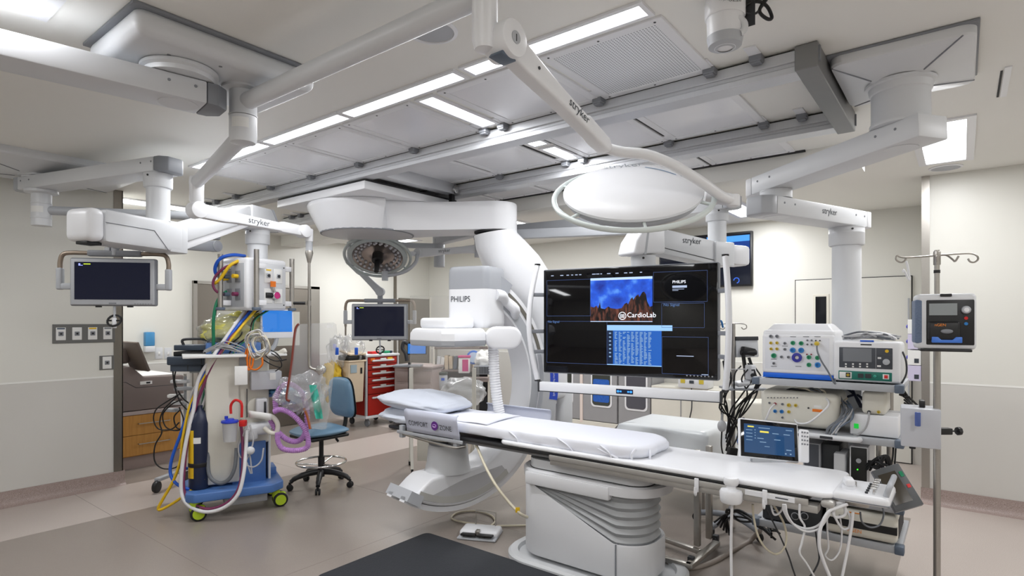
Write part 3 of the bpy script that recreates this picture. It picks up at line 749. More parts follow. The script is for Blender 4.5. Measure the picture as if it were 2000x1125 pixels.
for a, z, c_ in ((.0, 2.045, YELLOW), (.105, 2.045, None), (.0, 1.865, None), (.105, 1.865, None)):
    o_ = GB + gn * .185 + gx * a + UP * z
    m = M_(); m.box(o_, (.085, .01, .13), gy, .003); k = m.build('gas_outlet', PAPER, gb, 30)
    m = M_(); m.box(o_ + gn * .006 + UP * .0, (.04, .006, .04), gy, .003); m.build('socket_face', GREYP, k, 30)
    m = M_(); m.cyl(o_ + gn * .008, o_ + gn * .016, .013, seg=16); m.build('socket', DARK, k)
    if c_:
        m = M_(); m.box(o_ + gn * .006 + UP * .05, (.05, .003, .012), gy); m.build('colour_tab', c_, k, 0)
for z, a, c_ in ((2.03, .06, YELLOW), (1.875, .06, MAROON), (2.03, -.06, BGREY), (1.875, -.06, BGREY)):
    o_ = GB - gx * .21 + gn * a + UP * z
    m = M_(); m.box(o_, (.008, .07, .1), gy, .002); k = m.build('gas_outlet', GREYM, gb, 30)
    m = M_(); m.cyl(o_, o_ - gx * .05, .018, seg=14); m.build('coupling', c_, k)
c_ = GB + gn * .23 + gx * .06 + UP * 1.87
m = M_(); m.cyl(c_ - gn * .05, c_, .036, seg=24, bev=.008); k = m.build('suction_gauge', CHROME, gb)
m = M_(); m.cyl(c_, c_ + gn * .003, .03, seg=24); m.build('gauge_face', MAGENTA, k)
m = M_(); m.cyl(c_ - gx * .09 - gn * .04, c_ - gx * .03 - gn * .03, .024, seg=16, bev=.004); m.build('gauge_knob', BLACK, k)
m = M_(); m.cyl(c_ - gn * .03, c_ - gn * .03 + UP * .1 - gx * .03, .014, seg=12); m.build('gauge_stem', CHROME, k)
m = M_(); m.box(c_ + UP * .1 - gx * .035 - gn * .01, (.05, .01, .05), gy); m.build('colour_tag', ORANGE, k, 0)
for a, n_ in ((-.155, .235), (-.30, -.05), (.275, .16), (.27, -.2)):
    q = GB + gx * a + gn * n_
    m = M_(); m.cyl(q + UP * 1.76, q + UP * (2.22 if n_ < .2 else 2.26), .022, seg=20); k = m.build('rail_post', STEEL, gb)
    m = M_(); m.cyl(q + UP * 1.735, q + UP * 1.76, .038, seg=20, bev=.005); m.build('foot', BGREY, k)
    for z in (1.8, 2.12):
        m = M_(); m.beam(q + UP * z, q + UP * z - gx * (.09 if a > 0 else -.09), .03, .045, .003); m.build('bracket', WHITE, k, 30)
# ---------- left monitor boom
def wall_monitor(root, c, face, w=.58, h=.355, arm_z=.1, handle=True):
    """flat panel on a yoke with a grab handle; face = direction the screen looks"""
    f = V(face).normalized(); r = UP.cross(f).normalized()   # viewer's right
    R = Matrix((r, -f, UP)).transposed()
    c = V(c)
    m = M_(); m.box(c + f * -.025, (w + .016, .05, h + .016), 0, .012, 3, R); b = m.build('housing', GREYM, root, 40)
    m = M_(); m.box(c + f * .001, (w, .012, h), 0, .008, 3, R); m.build('bezel', GREYP, b, 40)
    m = M_(); m.box(c + f * .007 + UP * .008, (w - .054, .004, h - .062), 0, 0, 1, R); s = m.build('screen', SCRDK, b, 0)
    m = M_(); q = c + f * .0095 + UP * (h / 2 - .04) - r * (w / 2 - .06)
    m.mat(0).box(q, (.012, .0006, .012), 0, 0, 1, R); m.box(q - UP * .008 + r * .008, (.028, .0006, .004), 0, 0, 1, R); m.mat(1).box(q + r * .05 + UP * .002, (.045, .0006, .006), 0, 0, 1, R)
    m.build('status_text', [screen('scr_white%d' % random.randint(0, 99999), (150, 160, 255), 1.2), screen('scr_yel%d' % random.randint(0, 99999), (200, 230, 60), 1.2)], s, 0)
    m = M_(); m.box(c + f * .0075 - UP * (h / 2 - .012), (.05, .002, .01), 0, 0, 1, R); m.build('badge', GREYM, b, 0)
    m = M_()
    for k in range(7): m.box(c + f * .0075 - UP * (h / 2 - .008) + r * (w * .27 + k * .018), (.01, .002, .005), 0, 0, 1, R)
    m.build('button', GREYM, b, 0)
    # handle frame
    top = h / 2 + .045; sx = w / 2 + .085
    for sg in (-1, 1):
        m = M_(); m.tube([c + r * sg * .16 + UP * top - f * .03, c + r * sg * (sx - .06) + UP * top - f * .03, c + r * sg * (sx - .015) + UP * (top - .018) - f * .03, c + r * sg * sx + UP * (top - .07) - f * .03, c + r * sg * sx + UP * (top - .12) - f * .03], .016, 12, 4); k = m.build('handle_tube', mat('bronze_tube%d' % random.randint(0, 99999), (150, 136, 122), .4, .6), root)
        m = M_(); m.box(c + r * sg * sx + UP * (top - .19) - f * .03, (.04, .05, .16), 0, .012, 3, R); m.box(c + r * sg * (sx - .04) + UP * (top - .245) - f * .03, (.1, .045, .045), 0, .01, 2, R); m.build('handle_grip', GREYP, root, 40)
    m = M_(); m.box(c + UP * top - f * .03, (.36, .045, .045), 0, .01, 2, R); m.build('crossbar', GREYM, root, 40)
    m = M_(); m.tube([c - UP * (h / 2 + .01) - f * .02, c - UP * (h / 2 + .05) - f * .015 + r * .003, c - UP * (h / 2 + .13) + r * .01], .009, 10, 4); st = m.build('lower_stem', GREYP, root)
    q = c - UP * (h / 2 + .115) + r * .012 + f * .01
    ra = (f + UP * .55).normalized(); e1_ = r; e2_ = ra.cross(e1_)
    m = M_(); m.tube([q + e1_ * (.045 * math.cos(a)) + e2_ * (.045 * math.sin(a)) for a in [k * math.pi / 8 for k in range(16)]], .008, 8, 1, closed=True); m.tube([q - e1_ * .045, q + e1_ * .045], .006, 6, 1); m.build('hand_wheel', BLACK, st)
    m = M_(); m.cyl(q + UP * .02, q - UP * .055, .015, seg=14, bev=.004); m.build('hand_knob', WHITE, st)
    m = M_()
    for sg in (-.1, .11): m.box(c + r * sg - UP * (h / 2 + .012) - f * .01, (.035, .02, .012), 0, 0, 1, R)
    m.build('stud', BLACK, root, 0)
def spring(parent, a, b, hw=.032, mt=WHITE2, txt=True, name='spring_arm'):
    a, b = V(a), V(b); d = (b - a).normalized(); n = d.cross(UP).normalized(); u = n.cross(d); L = (b - a).length; nn = n if n.dot(FWD) < 0 else -n
    m = M_(); m.cyl(a - n * hw * 1.2, a + n * hw * 1.2, .05, seg=28, bev=.005); m.cyl(b - n * hw * 1.2, b + n * hw * 1.2, .05, seg=28, bev=.005)
    m.prism([(0, -.048), (.16, -.045), (L * .4, -.034), (L * .75, -.036), (L, -.045), (L, .045), (L * .75, .034), (L * .4, .03), (.16, .04), (0, .048)], a - n * hw, d, u, n, hw * 2, .008)
    o = m.build(name, mt, parent, 40)
    if txt: lettering('stryker', (a + b) / 2 + nn * (hw + .0005) - u * .014 - (d if d.dot(RGT) > 0 else -d) * .1, d if d.dot(RGT) > 0 else -d, u, .05, INK, o, 'lettering', 'LEFT', .001)
    return o
t = thing('display_boom', (1.38, 6.07, 2.1), 'grey jointed arm at left carrying the flat display over the gas outlet strip', 'monitor on boom arm', 'displays on jointed arms')
Hq = P(81, 405, 4.80)
m = M_(); m.lathe([(.115, 2.722), (.115, 2.70), (.07, 2.69), (.07, 2.62), (.073, 2.617), (.073, 2.61), (.07, 2.607), (.07, 2.5), (.073, 2.497), (.073, 2.49), (.07, 2.487), (.07, 2.43), (0, 2.425)], (Hq.x, Hq.y, 0), UP, 36); k = m.build('hub', WHITE2, t)
m = M_(); m.grid(lambda a, b: V((Hq.x, Hq.y, 2.535 + .05 * b)) - FWD * (.0715 * math.cos((a - .4) * 1.4)) + RGT * (.0715 * math.sin((a - .4) * 1.4)), 8, 1); m.build('sticker', PAPER, k)
J = V((2.42, 5.20, 2.56))
m = M_(); m.cyl((Hq.x, Hq.y, 2.56), J, .037, seg=24); m.cyl(J + UP * .05, J - UP * .2, .042, seg=24, bev=.006); m.build('swing_tube', GREYP, t)
mc = P(221, 551, 4.25)
fdir = (-FWD + RGT * .18)
top = V((mc.x, mc.y, 0)) - fdir.normalized() * .03
sbp = V((top.x, top.y, P(235, 474, 4.3).z))
spring(t, J - UP * .26, sbp + UP * .0, .03, GREYP)
m = M_(); m.cyl(sbp + UP * .0, V((top.x, top.y, mc.z + .2)), .026, seg=20); m.box(sbp - UP * .07 - RGT * .045, (.04, .05, .06), TH - math.pi / 2, .004); m.build('drop_stem', GREYP, t)
wall_monitor(t, mc, fdir, .555, .335)
# ---------- right equipment boom with shelf column
t = thing('equipment_boom', (3.55, .24, .25), 'large white jointed boom at right carrying the shelf rack on a long round column', 'equipment boom')
B1 = V((3.53, .25, 0)); B2 = V((4.03, .96, 0)); B3 = V((4.80, .665, 0))
bell(t, 3.2, 3.9, -.05, .52, 2.84, (B1.x, B1.y), .15)
m = M_(); m.bx(3.19, 3.91, -.06, .53, 2.937, 2.9495, .004); m.build('trim', GREYM, t, 30)
m = M_(); m.lathe([(.155, 2.848), (.155, 2.835), (.14, 2.83), (.135, 2.80), (.128, 2.795), (.128, 2.655), (.135, 2.645), (.135, 2.63), (0, 2.63)], B1, UP, 48); m.build('neck', WHITE2, t)
arm_box(t, B1 + UP * 2.575, B2 + UP * 2.545, .19, .115, 'upper_arm', .17, .12, None, WHITE)
column(t, B2, 2.44, 2.49, .085, collar=.0); 
m = M_(); m.lathe([(.098, 2.49), (.098, 2.435), (0, 2.435)], B2, UP, 40); m.lathe([(.1, 2.488), (.1, 2.482), (.098, 2.482)], B2, UP, 40); m.build('collar', WHITE2, t)
o = arm_box(t, B2 + UP * 2.375, B3 + UP * 2.375, .19, .115, 'lower_arm', .12, .10, GREYP, WHITE)
d = (B3 - B2).normalized(); n = d.cross(UP); nn = n if n.dot(FWD) < 0 else -n
lettering('stryker', B2 + d * .36 + UP * 2.365 + nn * .0955, d, UP, .06, INK, o, 'lettering', 'LEFT', .001)
column(t, B3, .5, 2.315, .094, 'long_column', .12)
# ---------- middle boom carrying the large screen
M0 = V((5.14, 2.47, 0)); M1 = V((4.93, 1.64, 0)); M2 = V((4.2, 1.97, 0))
t = thing('screen_boom', (M0.x, M0.y, 2.0), 'white boom with spring arm that holds the large black procedure screen', 'monitor boom')
m = M_(); m.cyl(M0 + UP * 2.42, M0 + UP * 2.949, .05, seg=28); m.lathe([(.14, 2.949), (.14, 2.93), (.06, 2.90), (.05, 2.9)], M0, UP, 32); m.build('mount', WHITE2, t)
arm_box(t, M0 + UP * 2.62, M1 + UP * 2.62, .16, .1, 'upper_arm', .08, .1, WHITE2, GREYP)
column(t, M1, 2.3, 2.58, .075)
d = (M2 - M1).normalized(); n = d.cross(UP); nn = n if n.dot(FWD) < 0 else -n
m = M_(); m.beam(M1 + UP * 2.2 - d * .3, M1 + UP * 2.2 - d * .1, .19, .17, .03); m.build('rear_casing', WHITE, t, 40)
m = M_(); m.beam(M1 + UP * 2.2 - d * .1, M1 + UP * 2.2 + d * .12, .2, .2, .012); m.build('elbow', WHITE2, t, 30)
L = (M2 - M1).length
m = M_(); m.prism([(.1, -.095), (.1, .1), (L - .12, .165), (L - .12, -.03)], M1 + UP * 2.2 - n * .08, d, UP, n, .16, .008); o = m.build('spring_arm', WHITE2, t, 30)
m = M_(); m.beam(M1 + UP * 2.14 + d * .1 + nn * .081, M2 + UP * 2.215 - d * .12 + nn * .081, .004, .006); m.build('seam', DARK, o, 0)
lettering('stryker', M2 - d * .33 + UP * 2.265 + nn * .0815, -d, (UP - d * .0).normalized(), .07, INK, o, 'lettering', 'LEFT', .001)
m = M_(); m.prism([(-.14, -.03), (.14, -.055), (.18, -.05), (.15, .05), (.09, .13), (.02, .165), (-.14, .165)], M2 + UP * 2.2 - n * .1, d, UP, n, .2, .02, 3); o = m.build('front_casing', WHITE, t, 40)
m = M_(); m.prism([(.02, .166), (.04, .16), (.075, -.05), (.055, -.05)], M2 + UP * 2.2 - n * .101, d, UP, n, .202, .0); m.build('seam_band', GREYP, o, 0)
m = M_(); m.lathe([(.095, 2.15), (.095, 2.05), (.085, 2.04), (.085, 1.75), (0, 1.75)], M2, UP, 36); m.build('column', WHITE2, t)
m = M_(); q = V((M2.x, M2.y, 2.125)) - FWD * .095 - RGT * .02; m.cyl(q - FWD * .002, q + FWD * .02, .009, seg=10); m.build('plug', BLACK, t)
# ---------- the large procedure screen
TLp = P(1061, 529, 4.69); TRp = P(1400, 512.5, 4.05); BLp = P(1064.7, 727.5, 4.69); BRp = P(1402, 741, 4.05)
mcx = (TLp + TRp + BLp + BRp) / 4
r = (TRp - TLp); r.z = 0; Wm = r.length + .0; r.normalize(); f = r.cross(UP); f = f if f.dot(FWD) < 0 else -f
Hm = ((TLp.z - BLp.z) + (TRp.z - BRp.z)) / 2
R = Matrix((r, -f, UP)).transposed()
t = thing('procedure_screen', (mcx.x, mcx.y, mcx.z - Hm / 2), 'huge black flat screen with a blue landscape picture and white grab rails', 'monitor')
m = M_(); m.box(mcx - f * .045, (Wm + .014, .08, Hm + .014), 0, .01, 2, R); m.build('housing', GREYM, t, 40)
m = M_(); m.box(mcx + f * .001, (Wm, .012, Hm), 0, .006, 2, R); g = m.build('glass', mat('screen_black_glass', (6, 6, 9), .05, spec=.38), t, 40)
def S(a, b): return mcx + r * (Wm * (a - .5)) + UP * (Hm * (.5 - b)) + f * .0078
def rect(m, a0, b0, a1, b1, lift=0.0, k=0):
    m.mat(k).add([S(a0, b1) + f * lift, S(a1, b1) + f * lift, S(a1, b0) + f * lift, S(a0, b0) + f * lift], [[0, 1, 2, 3]])
SKY = bpy.data.materials.new('picture_sky'); SKY.use_nodes = True
def pic():
    nt = SKY.node_tree; b = nt.nodes['Principled BSDF']; b.inputs['Base Color'].default_value = (0.01, .01, .01, 1); b.inputs['Roughness'].default_value = .1
    tc = nt.nodes.new('ShaderNodeTexCoord'); nz = nt.nodes.new('ShaderNodeTexNoise'); nz.inputs['Scale'].default_value = 9; nz.inputs['Detail'].default_value = 5
    cr = nt.nodes.new('ShaderNodeValToRGB'); cr.color_ramp.elements[0].position = .3; cr.color_ramp.elements[0].color = lin((14, 44, 150)); cr.color_ramp.elements[1].position = .75; cr.color_ramp.elements[1].color = lin((104, 170, 250))
    k = cr.color_ramp.elements.new(.55); k.color = lin((30, 90, 220))
    nt.links.new(tc.outputs['Object'], nz.inputs['Vector']); nt.links.new(nz.outputs[0], cr.inputs[0]); nt.links.new(cr.outputs[0], b.inputs['Emission Color']); b.inputs['Emission Strength'].default_value = .9
pic()
ROCK = mat('picture_rock', (6, 5, 5), .1); 
def rocktex():
    nt = ROCK.node_tree; b = nt.nodes['Principled BSDF']
    tc = nt.nodes.new('ShaderNodeTexCoord'); nz = nt.nodes.new('ShaderNodeTexNoise'); nz.inputs['Scale'].default_value = 45; nz.inputs['Detail'].default_value = 5
    mp = nt.nodes.new('ShaderNodeMapping'); mp.inputs['Scale'].default_value = (1, 1, .3)
    cr = nt.nodes.new('ShaderNodeValToRGB'); cr.color_ramp.elements[0].position = .42; cr.color_ramp.elements[0].color = lin((26, 20, 26)); cr.color_ramp.elements[1].position = .7; cr.color_ramp.elements[1].color = lin((176, 104, 84))
    nt.links.new(tc.outputs['Object'], mp.inputs[0]); nt.links.new(mp.outputs[0], nz.inputs['Vector']); nt.links.new(nz.outputs[0], cr.inputs[0]); nt.links.new(cr.outputs[0], b.inputs['Emission Color']); b.inputs['Emission Strength'].default_value = .4
rocktex()
a0, a1, b0, b1 = .30, .66, .095, .505
m = M_(); rect(m, a0, b0, a1, b1); pw = m.build('picture_window', SKY, g, 0)
m = M_(); rect(m, a0, b0, a1, b0 + .022, .0004); rect(m, a0, b1 - .006, a1, b1, .0008); m.build('title_bar', screen('title_pale', (190, 215, 250), 1.0), pw, 0)
m = M_()
prof = [(a_, min(1, b_ + .05)) for a_, b_ in [(0, .60), (.06, .62), (.10, .58), (.13, .64), (.16, .50), (.175, .64), (.24, .66), (.30, .60), (.34, .64), (.44, .66), (.52, .64), (.56, .55), (.60, .52), (.62, .56), (.66, .44), (.69, .40), (.70, .46), (.74, .38), (.78, .34), (.80, .40), (.84, .30), (.87, .28), (.90, .34), (.92, .5), (.96, .62), (1, .60)]]
vs_ = []
for x, y in prof:
    vs_.append(S(a0 + (a1 - a0) * x, b0 + (b1 - b0) * y) + f * .0003); vs_.append(S(a0 + (a1 - a0) * x, b1) + f * .0003)
m.add(vs_, [[2 * i, 2 * i + 1, 2 * i + 3, 2 * i + 2] for i in range(len(prof) - 1)]); m.build('picture_rocks', ROCK, pw, 0)
lettering('CardioLab', S(.517, .463) + f * .001, r, UP, .052, screen('letters_white', (240, 244, 255), 1.3), pw, 'lettering', 'LEFT', 0)
cc = S(.490, .45) + f * .001
m = M_(); m.tube([cc + r * (.028 * math.cos(a)) + UP * (.028 * math.sin(a)) for a in [k * math.pi / 12 for k in range(24)]], .0022, 6, 1, closed=True)
for q in (-.009, .009):
    m.tube([cc + r * (q + .006 * math.cos(a)) + UP * (.006 + .007 * math.sin(a)) for a in [k * math.pi / 6 for k in range(12)]], .0016, 6, 1, closed=True)
    m.tube([cc + r * (q + .006 * math.cos(a)) + UP * (-.008 + .007 * math.sin(a)) for a in [k * math.pi / 6 for k in range(12)]], .0016, 6, 1, closed=True)
m.build('round_emblem', MATS['letters_white'], pw, 60)
LB = screen('list_blue', (30, 94, 184), .9); LP_ = screen('list_pale', (150, 195, 245), 1.0); LT = screen('list_text', (160, 196, 232), .7); LD = screen('list_dark', (14, 34, 66), .8)
c0, c1, d0, d1 = .40, .71, .535, .905
m = M_(); rect(m, c0, d0 + .04, c1, d1, 0, 0); rect(m, c0, d0, c1 + .058, d0 + .05, .0003, 1); rect(m, c0, d1 - .008, c1, d1, .0004, 1); rect(m, c0, d0 + .05, c0 + .035, d1 - .008, .0003, 2); lw = m.build('list_window', [LB, LP_, LD], g, 0)
m = M_()
for i in range(9):
    x = c0 + .045 + i * .024
    for j in range(26):
        wdt = random.uniform(.008, .019)
        if random.random() < .93: rect(m, x, d0 + .062 + j * .0115, x + wdt, d0 + .068 + j * .0115, .0006)
m.build('list_text', LT, lw, 0); m = M_()
for j in range(7): rect(m, c0 + .012, d0 + .07 + j * .036, c0 + .024, d0 + .082 + j * .036, .0006)
m.build('list_icon', LT, lw, 0)
def outline(m, a0, b0, a1, b1, w=.0014):
    for q in ((a0, b0, a1, b0 + w * 2), (a0, b1 - w * 2, a1, b1), (a0, b0, a0 + w, b1), (a1 - w, b0, a1, b1)): rect(m, *q, .0005)
m = M_(); outline(m, .022, .10, .3, .45); outline(m, .022, .50, .40, .905); outline(m, .665, .06, .95, .33); outline(m, .71, .34, .935, .555); outline(m, .712, .635, .955, .965); m.build('window_outline', screen('outline_blue', (84, 110, 170), .6), g, 0)
wl = MATS['letters_white']
lettering('PHILIPS', S(.768, .165), r, UP, .030, wl, g, 'lettering', 'LEFT', .0006)
lettering('No Signal', S(.72, .365), r, UP, .030, screen('dim_blue_letters', (96, 132, 190), .8), g, 'lettering', 'LEFT', .0006)
lettering('No Signal', S(.03, .515), r, UP, .026, MATS['dim_blue_letters'], g, 'lettering', 'LEFT', .0006)
m = M_(); rect(m, .768, .185, .845, .205, .0006); rect(m, .768, .215, .83, .219, .0006); rect(m, .768, .226, .80, .230, .0006)
m.build('screen_text', screen('screen_text_pale', (190, 205, 235), .8), g, 0); m = M_()
for i, x in enumerate((.05, .11, .15, .18, .205, .23, .31, .335, .36, .40, .45, .50, .53, .59)): rect(m, x, .052, x + random.uniform(.006, .022), .060, .0006)
m.build('screen_text', MATS['screen_text_pale'], g, 0)
for q in ((.79, .80, .88, .806), (.92, .955, .955, .960)): m = M_(); rect(m, *q, .0006); m.build('screen_text', MATS['screen_text_pale'], g, 0)
m = M_()
for k in range(8):
    q = S(.845 + k * .0185, .972); m.cyl(q, q + f * .0004, .0055, seg=12)
m.build('touch_key', mat('key_grey', (150, 150, 152), .4), g, 30)
# grab rails and bar
for sg, xx in ((-1, -Wm / 2 - .045), (1, Wm / 2 + .055)):
    pts = [mcx + r * xx * 1.0 + UP * (Hm / 2 + .05 - (Hm + .12) * k) + f * (.02 + .09 * math.sin(math.pi * (.02 + .96 * k))) + r * (.035 * sg * math.sin(math.pi * k)) for k in (0, .15, .3, .5, .7, .85, 1)]
    if sg < 0: pts = [p - UP * (.0) for p in pts]
    m = M_(); m.tube(pts, .021, 12, 4); k = m.build('grab_rail', WHITE, t, 60)
    m = M_(); m.cyl(pts[0] + UP * .004, pts[0] - UP * .01, .024, seg=14); m.cyl(pts[-1] - UP * .004, pts[-1] + UP * .01, .024, seg=14); m.build('end_plug', BLACK, k)
    for zz in (.26, -.1, -.3):
        m = M_(); m.beam(mcx + r * (sg * Wm / 2) + UP * zz * Hm - f * .02, mcx + r * xx + UP * zz * Hm + f * .07 + r * .03 * sg, .03, .03, .003); m.build('bracket', GREYM, k, 30)
zb_ = P(1230, 764, 4.35).z
bc = V((mcx.x, mcx.y, zb_)) + f * .02 - r * .0
m = M_(); m.box(bc, (Wm + .045, .05, .075), 0, .008, 2, R); bar = m.build('lower_bar', WHITE, t, 40)
m = M_(); m.box(bc - UP * .036, (Wm + .05, .052, .006), 0, 0, 1, R)
for sg in (-1, 1): m.box(bc + r * sg * (Wm / 2 + .028), (.012, .058, .085), 0, .003, 1, R)
m.build('bar_trim', DARK, bar, 0)
m = M_(); m.box(bc + f * .026 + r * .015, (.13, .003, .036), 0, .001, 2, R); kp = m.build('keypad', mat('keypad_navy', (14, 26, 52), .3), bar, 0)
m = M_()
for q in (-.05, .05): m.cyl(bc + f * .0275 + r * (.015 + q), bc + f * .029 + r * (.015 + q), .009, seg=14)
for q in (-.03, .03): m.box(bc + f * .028 + r * (.015 + q), (.016, .001, .012), 0, 0, 1, R)
m.build('lit_key', screen('key_blue', (60, 150, 255), 1.3), kp, 0)
m = M_(); m.box(mcx - f * .12, (.3, .1, .3), 0, .01, 2, R); m.beam(mcx - f * .1 + UP * .1, V((M2.x, M2.y, mcx.z + .1)), .1, .16, .01); m.build('back_mount', GREYP, t, 30)
# ---------- back boom with second lamp and centre display
t = thing('surgical_light', (5.2, 4.6, 2.0), 'round surgical lamp hanging behind the imaging arm with its lenses facing the room', 'surgical light', 'surgical lamps')
Lc = P(738, 500, 6.2)
axis = (V((0, 0, -1)) - FWD * .62 + RGT * .05).normalized()
xr = (RGT - axis * axis.dot(RGT)).normalized(); yr = axis.cross(xr)
Rl = .315
m = M_(); m.lathe([(0, -.09), (Rl * .5, -.08), (Rl * .9, -.04), (Rl, 0), (Rl * .98, .02), (Rl * .86, .03), (Rl * .84, .02)], Lc, axis, 56); hd = m.build('lamp_head', mat('lamp_green_grey', (176, 184, 184), .35), t)
m = M_(); m.lathe([(Rl * .85, .02), (Rl * .6, -.02), (Rl * .28, -.03), (Rl * .2, -.02), (0, -.02)], Lc, axis, 56); m.build('reflector', mat('reflector_metal', (170, 160, 155), .25, .9), hd, 30)
m = M_()
for rr, nn_ in ((.74, 26), (.6, 20)):
    for k in range(nn_):
        a = 2 * math.pi * k / nn_; q = Lc + xr * (Rl * rr * math.cos(a)) + yr * (Rl * rr * math.sin(a)) + axis * (.01 if rr > .7 else -.012)
        m.ball(q, .017, (1, 1, 1), 10, 6)
m.build('lens', mat('lens_glass', (190, 190, 196), .1, .3), hd, 60)
pts = [Lc + xr * (Rl * 1.1 * math.cos(a)) + yr * (Rl * 1.1 * math.sin(a)) + axis * .015 for a in [2 * math.pi * k / 40 for k in range(40)]]
m = M_(); m.tube(pts, .016, 8, 1, closed=True)
for a in (.4, 1.4, 2.5, 3.6, 4.7, 5.6): e = xr * math.cos(a) + yr * math.sin(a); m.tube([Lc + e * Rl * .95, Lc + e * Rl * 1.1 + axis * .015], .01, 6, 1)
m.build('rim_handle', MATS['lamp_green_grey'], hd, 60)
m = M_(); m.cyl(Lc - axis * .02, Lc + axis * .07, .06, seg=24, bev=.006); m.cyl(Lc + axis * .07, Lc + axis * .21, .03, .027, seg=20, bev=.008); gr = m.build('handle', BLACK, hd)
e0 = Lc - yr * 0 + xr * 0
dl = 6.25
m = M_(); m.tube(PP([(752, 538), (772, 536), (795, 528), (812, 512), (815, 496)], dl), .02, 10, 5); m.cyl(P(752, 530, dl), P(752, 548, dl), .035, seg=14); m.build('yoke', GREYP, t)
spring(t, P(818, 494, 6.3), P(935, 486, 6.0), .03, WHITE2)
m = M_(); m.cyl(P(800, 496, 6.3), P(826, 494, 6.3), .028, seg=16); m.build('end_sleeve', WHITE, t)
Q = P(935, 480, 6.0); m = M_(); m.cyl((Q.x, Q.y, 2.30), (Q.x, Q.y, 2.56), .045, seg=24); m.build('joint', GREYP, t)
ar0 = V((Q.x, Q.y, 2.52))
m = M_(); m.beam(ar0, V((M0.x, M0.y, 2.52)), .09, .09, .006, .04); m.build('swing_arm', GREYP, t, 30)
t = thing('display_boom', (5.3, 5.2, 1.5), 'grey jointed arm behind the far lamp carrying the flat display over the red cart', 'monitor on boom arm', 'displays on jointed arms')
mc = P(741, 629, 6.6); fdir = (-FWD + RGT * .0)
top = V((mc.x, mc.y, mc.z)) + FWD * .04
q1 = P(742, 570, 6.66); q0 = P(684, 510, 6.66)
m = M_(); m.cyl(V((top.x, top.y, mc.z + .2)), V((top.x, top.y, q1.z + .02)), .03, seg=18); m.build('drop_stem', GREYM, t)
spring(t, q0, V((top.x, top.y, q1.z)), .028, GREYP, False)
m = M_(); m.cyl(q0 - UP * .04, q0 + UP * .22, .038, seg=20); m.build('joint', GREYP, t)
m = M_(); hub = V((P(858, 508, 6.9).x, P(858, 508, 6.9).y, 0)); m.beam(V((q0.x, q0.y, q0.z + .2)), V((hub.x, hub.y, q0.z + .2)), .06, .06, .006, .02); m.build('swing_tube', GREYP, t, 30)
m = M_(); m.cyl(hub + UP * 2.28, hub + UP * 2.62, .065, seg=28, bev=.008); m.build('hub', GREYP, t)
bell(t, hub.x - .35, hub.x + .35, hub.y - .3, hub.y + .3, 2.72, (hub.x, hub.y), .1)
m = M_(); m.cyl(hub + UP * 2.6, hub + UP * 2.73, .05, seg=24); m.build('neck', GREYP, t)
q = P(930, 462, 6.2)
m = M_(); m.beam(hub + UP * 2.6, V((q.x, q.y, 2.6)), .12, .1, .008, .06); m.build('upper_arm', GREYP, t, 30)
wall_monitor(t, mc, fdir, .62, .40)
t = thing('ceiling_boom', (5.14, 2.5, 2.55), 'pair of long grey ceiling boom arms behind the foreground lamp', 'ceiling boom')
e1_ = P(950, 458, 6.5); 
m = M_(); m.beam(V((M0.x, M0.y, 2.635)), V((e1_.x, e1_.y, 2.635)), .11, .09, .006, .05); m.build('boom_arm', GREYP, t, 30)
m = M_(); m.bx(M0.x - .06, M0.x + .06, M0.y - .075, M0.y - .03, 2.595, 2.675, .004); m.build('end_cap', TAUPEL, t, 30)
# ================================================================ IMAGING ARM
ISO = V((3.45, 3.3, 0)); an = math.radians(-10)
cn = V((math.cos(an), math.sin(an), 0)); cm = V((-math.sin(an), math.cos(an), 0)); IZ = 1.10
def L_(u, w, z): return ISO + cn * u + cm * w + UP * z
t = thing('imaging_arm', (3.61, 4.6, .16), 'big white ceiling hung x-ray imaging C-arm over the head of the table', 'x-ray machine')
# ceiling carriage
m = M_(); m.bx(3.05, 4.17, 3.93, 5.28, 2.745, 2.815, .006); m.bx(3.10, 4.12, 3.98, 5.24, 2.815, 2.83); cg = m.build('carriage', WHITE, t, 30)
m = M_(); m.bx(3.06, 4.16, 3.93, 5.28, 2.812, 2.826); m.build('carriage_gap', GAP, cg, 0)
m = M_()
m.prism([(0, 0), (.1, 0), (.1, .02), (.085, .03), (.085, .045), (.1, .055), (.1, .10), (0, .10)], (3.14, 3.80, 2.845), YA, UP, XA, .88, .002); m.build('bridge_beam', ALU, cg, 30)
c_ = V((4.0, 3.80, 2.885)); m = M_(); m.cyl(c_, c_ - YA * .03, .04, seg=24, bev=.006); m.build('bridge_wheel', CHROME, cg)
m = M_(); m.bx(3.98, 4.02, 3.82, 3.86, 2.77, 2.85); m.build('cable_clip', BLACK, cg, 0)
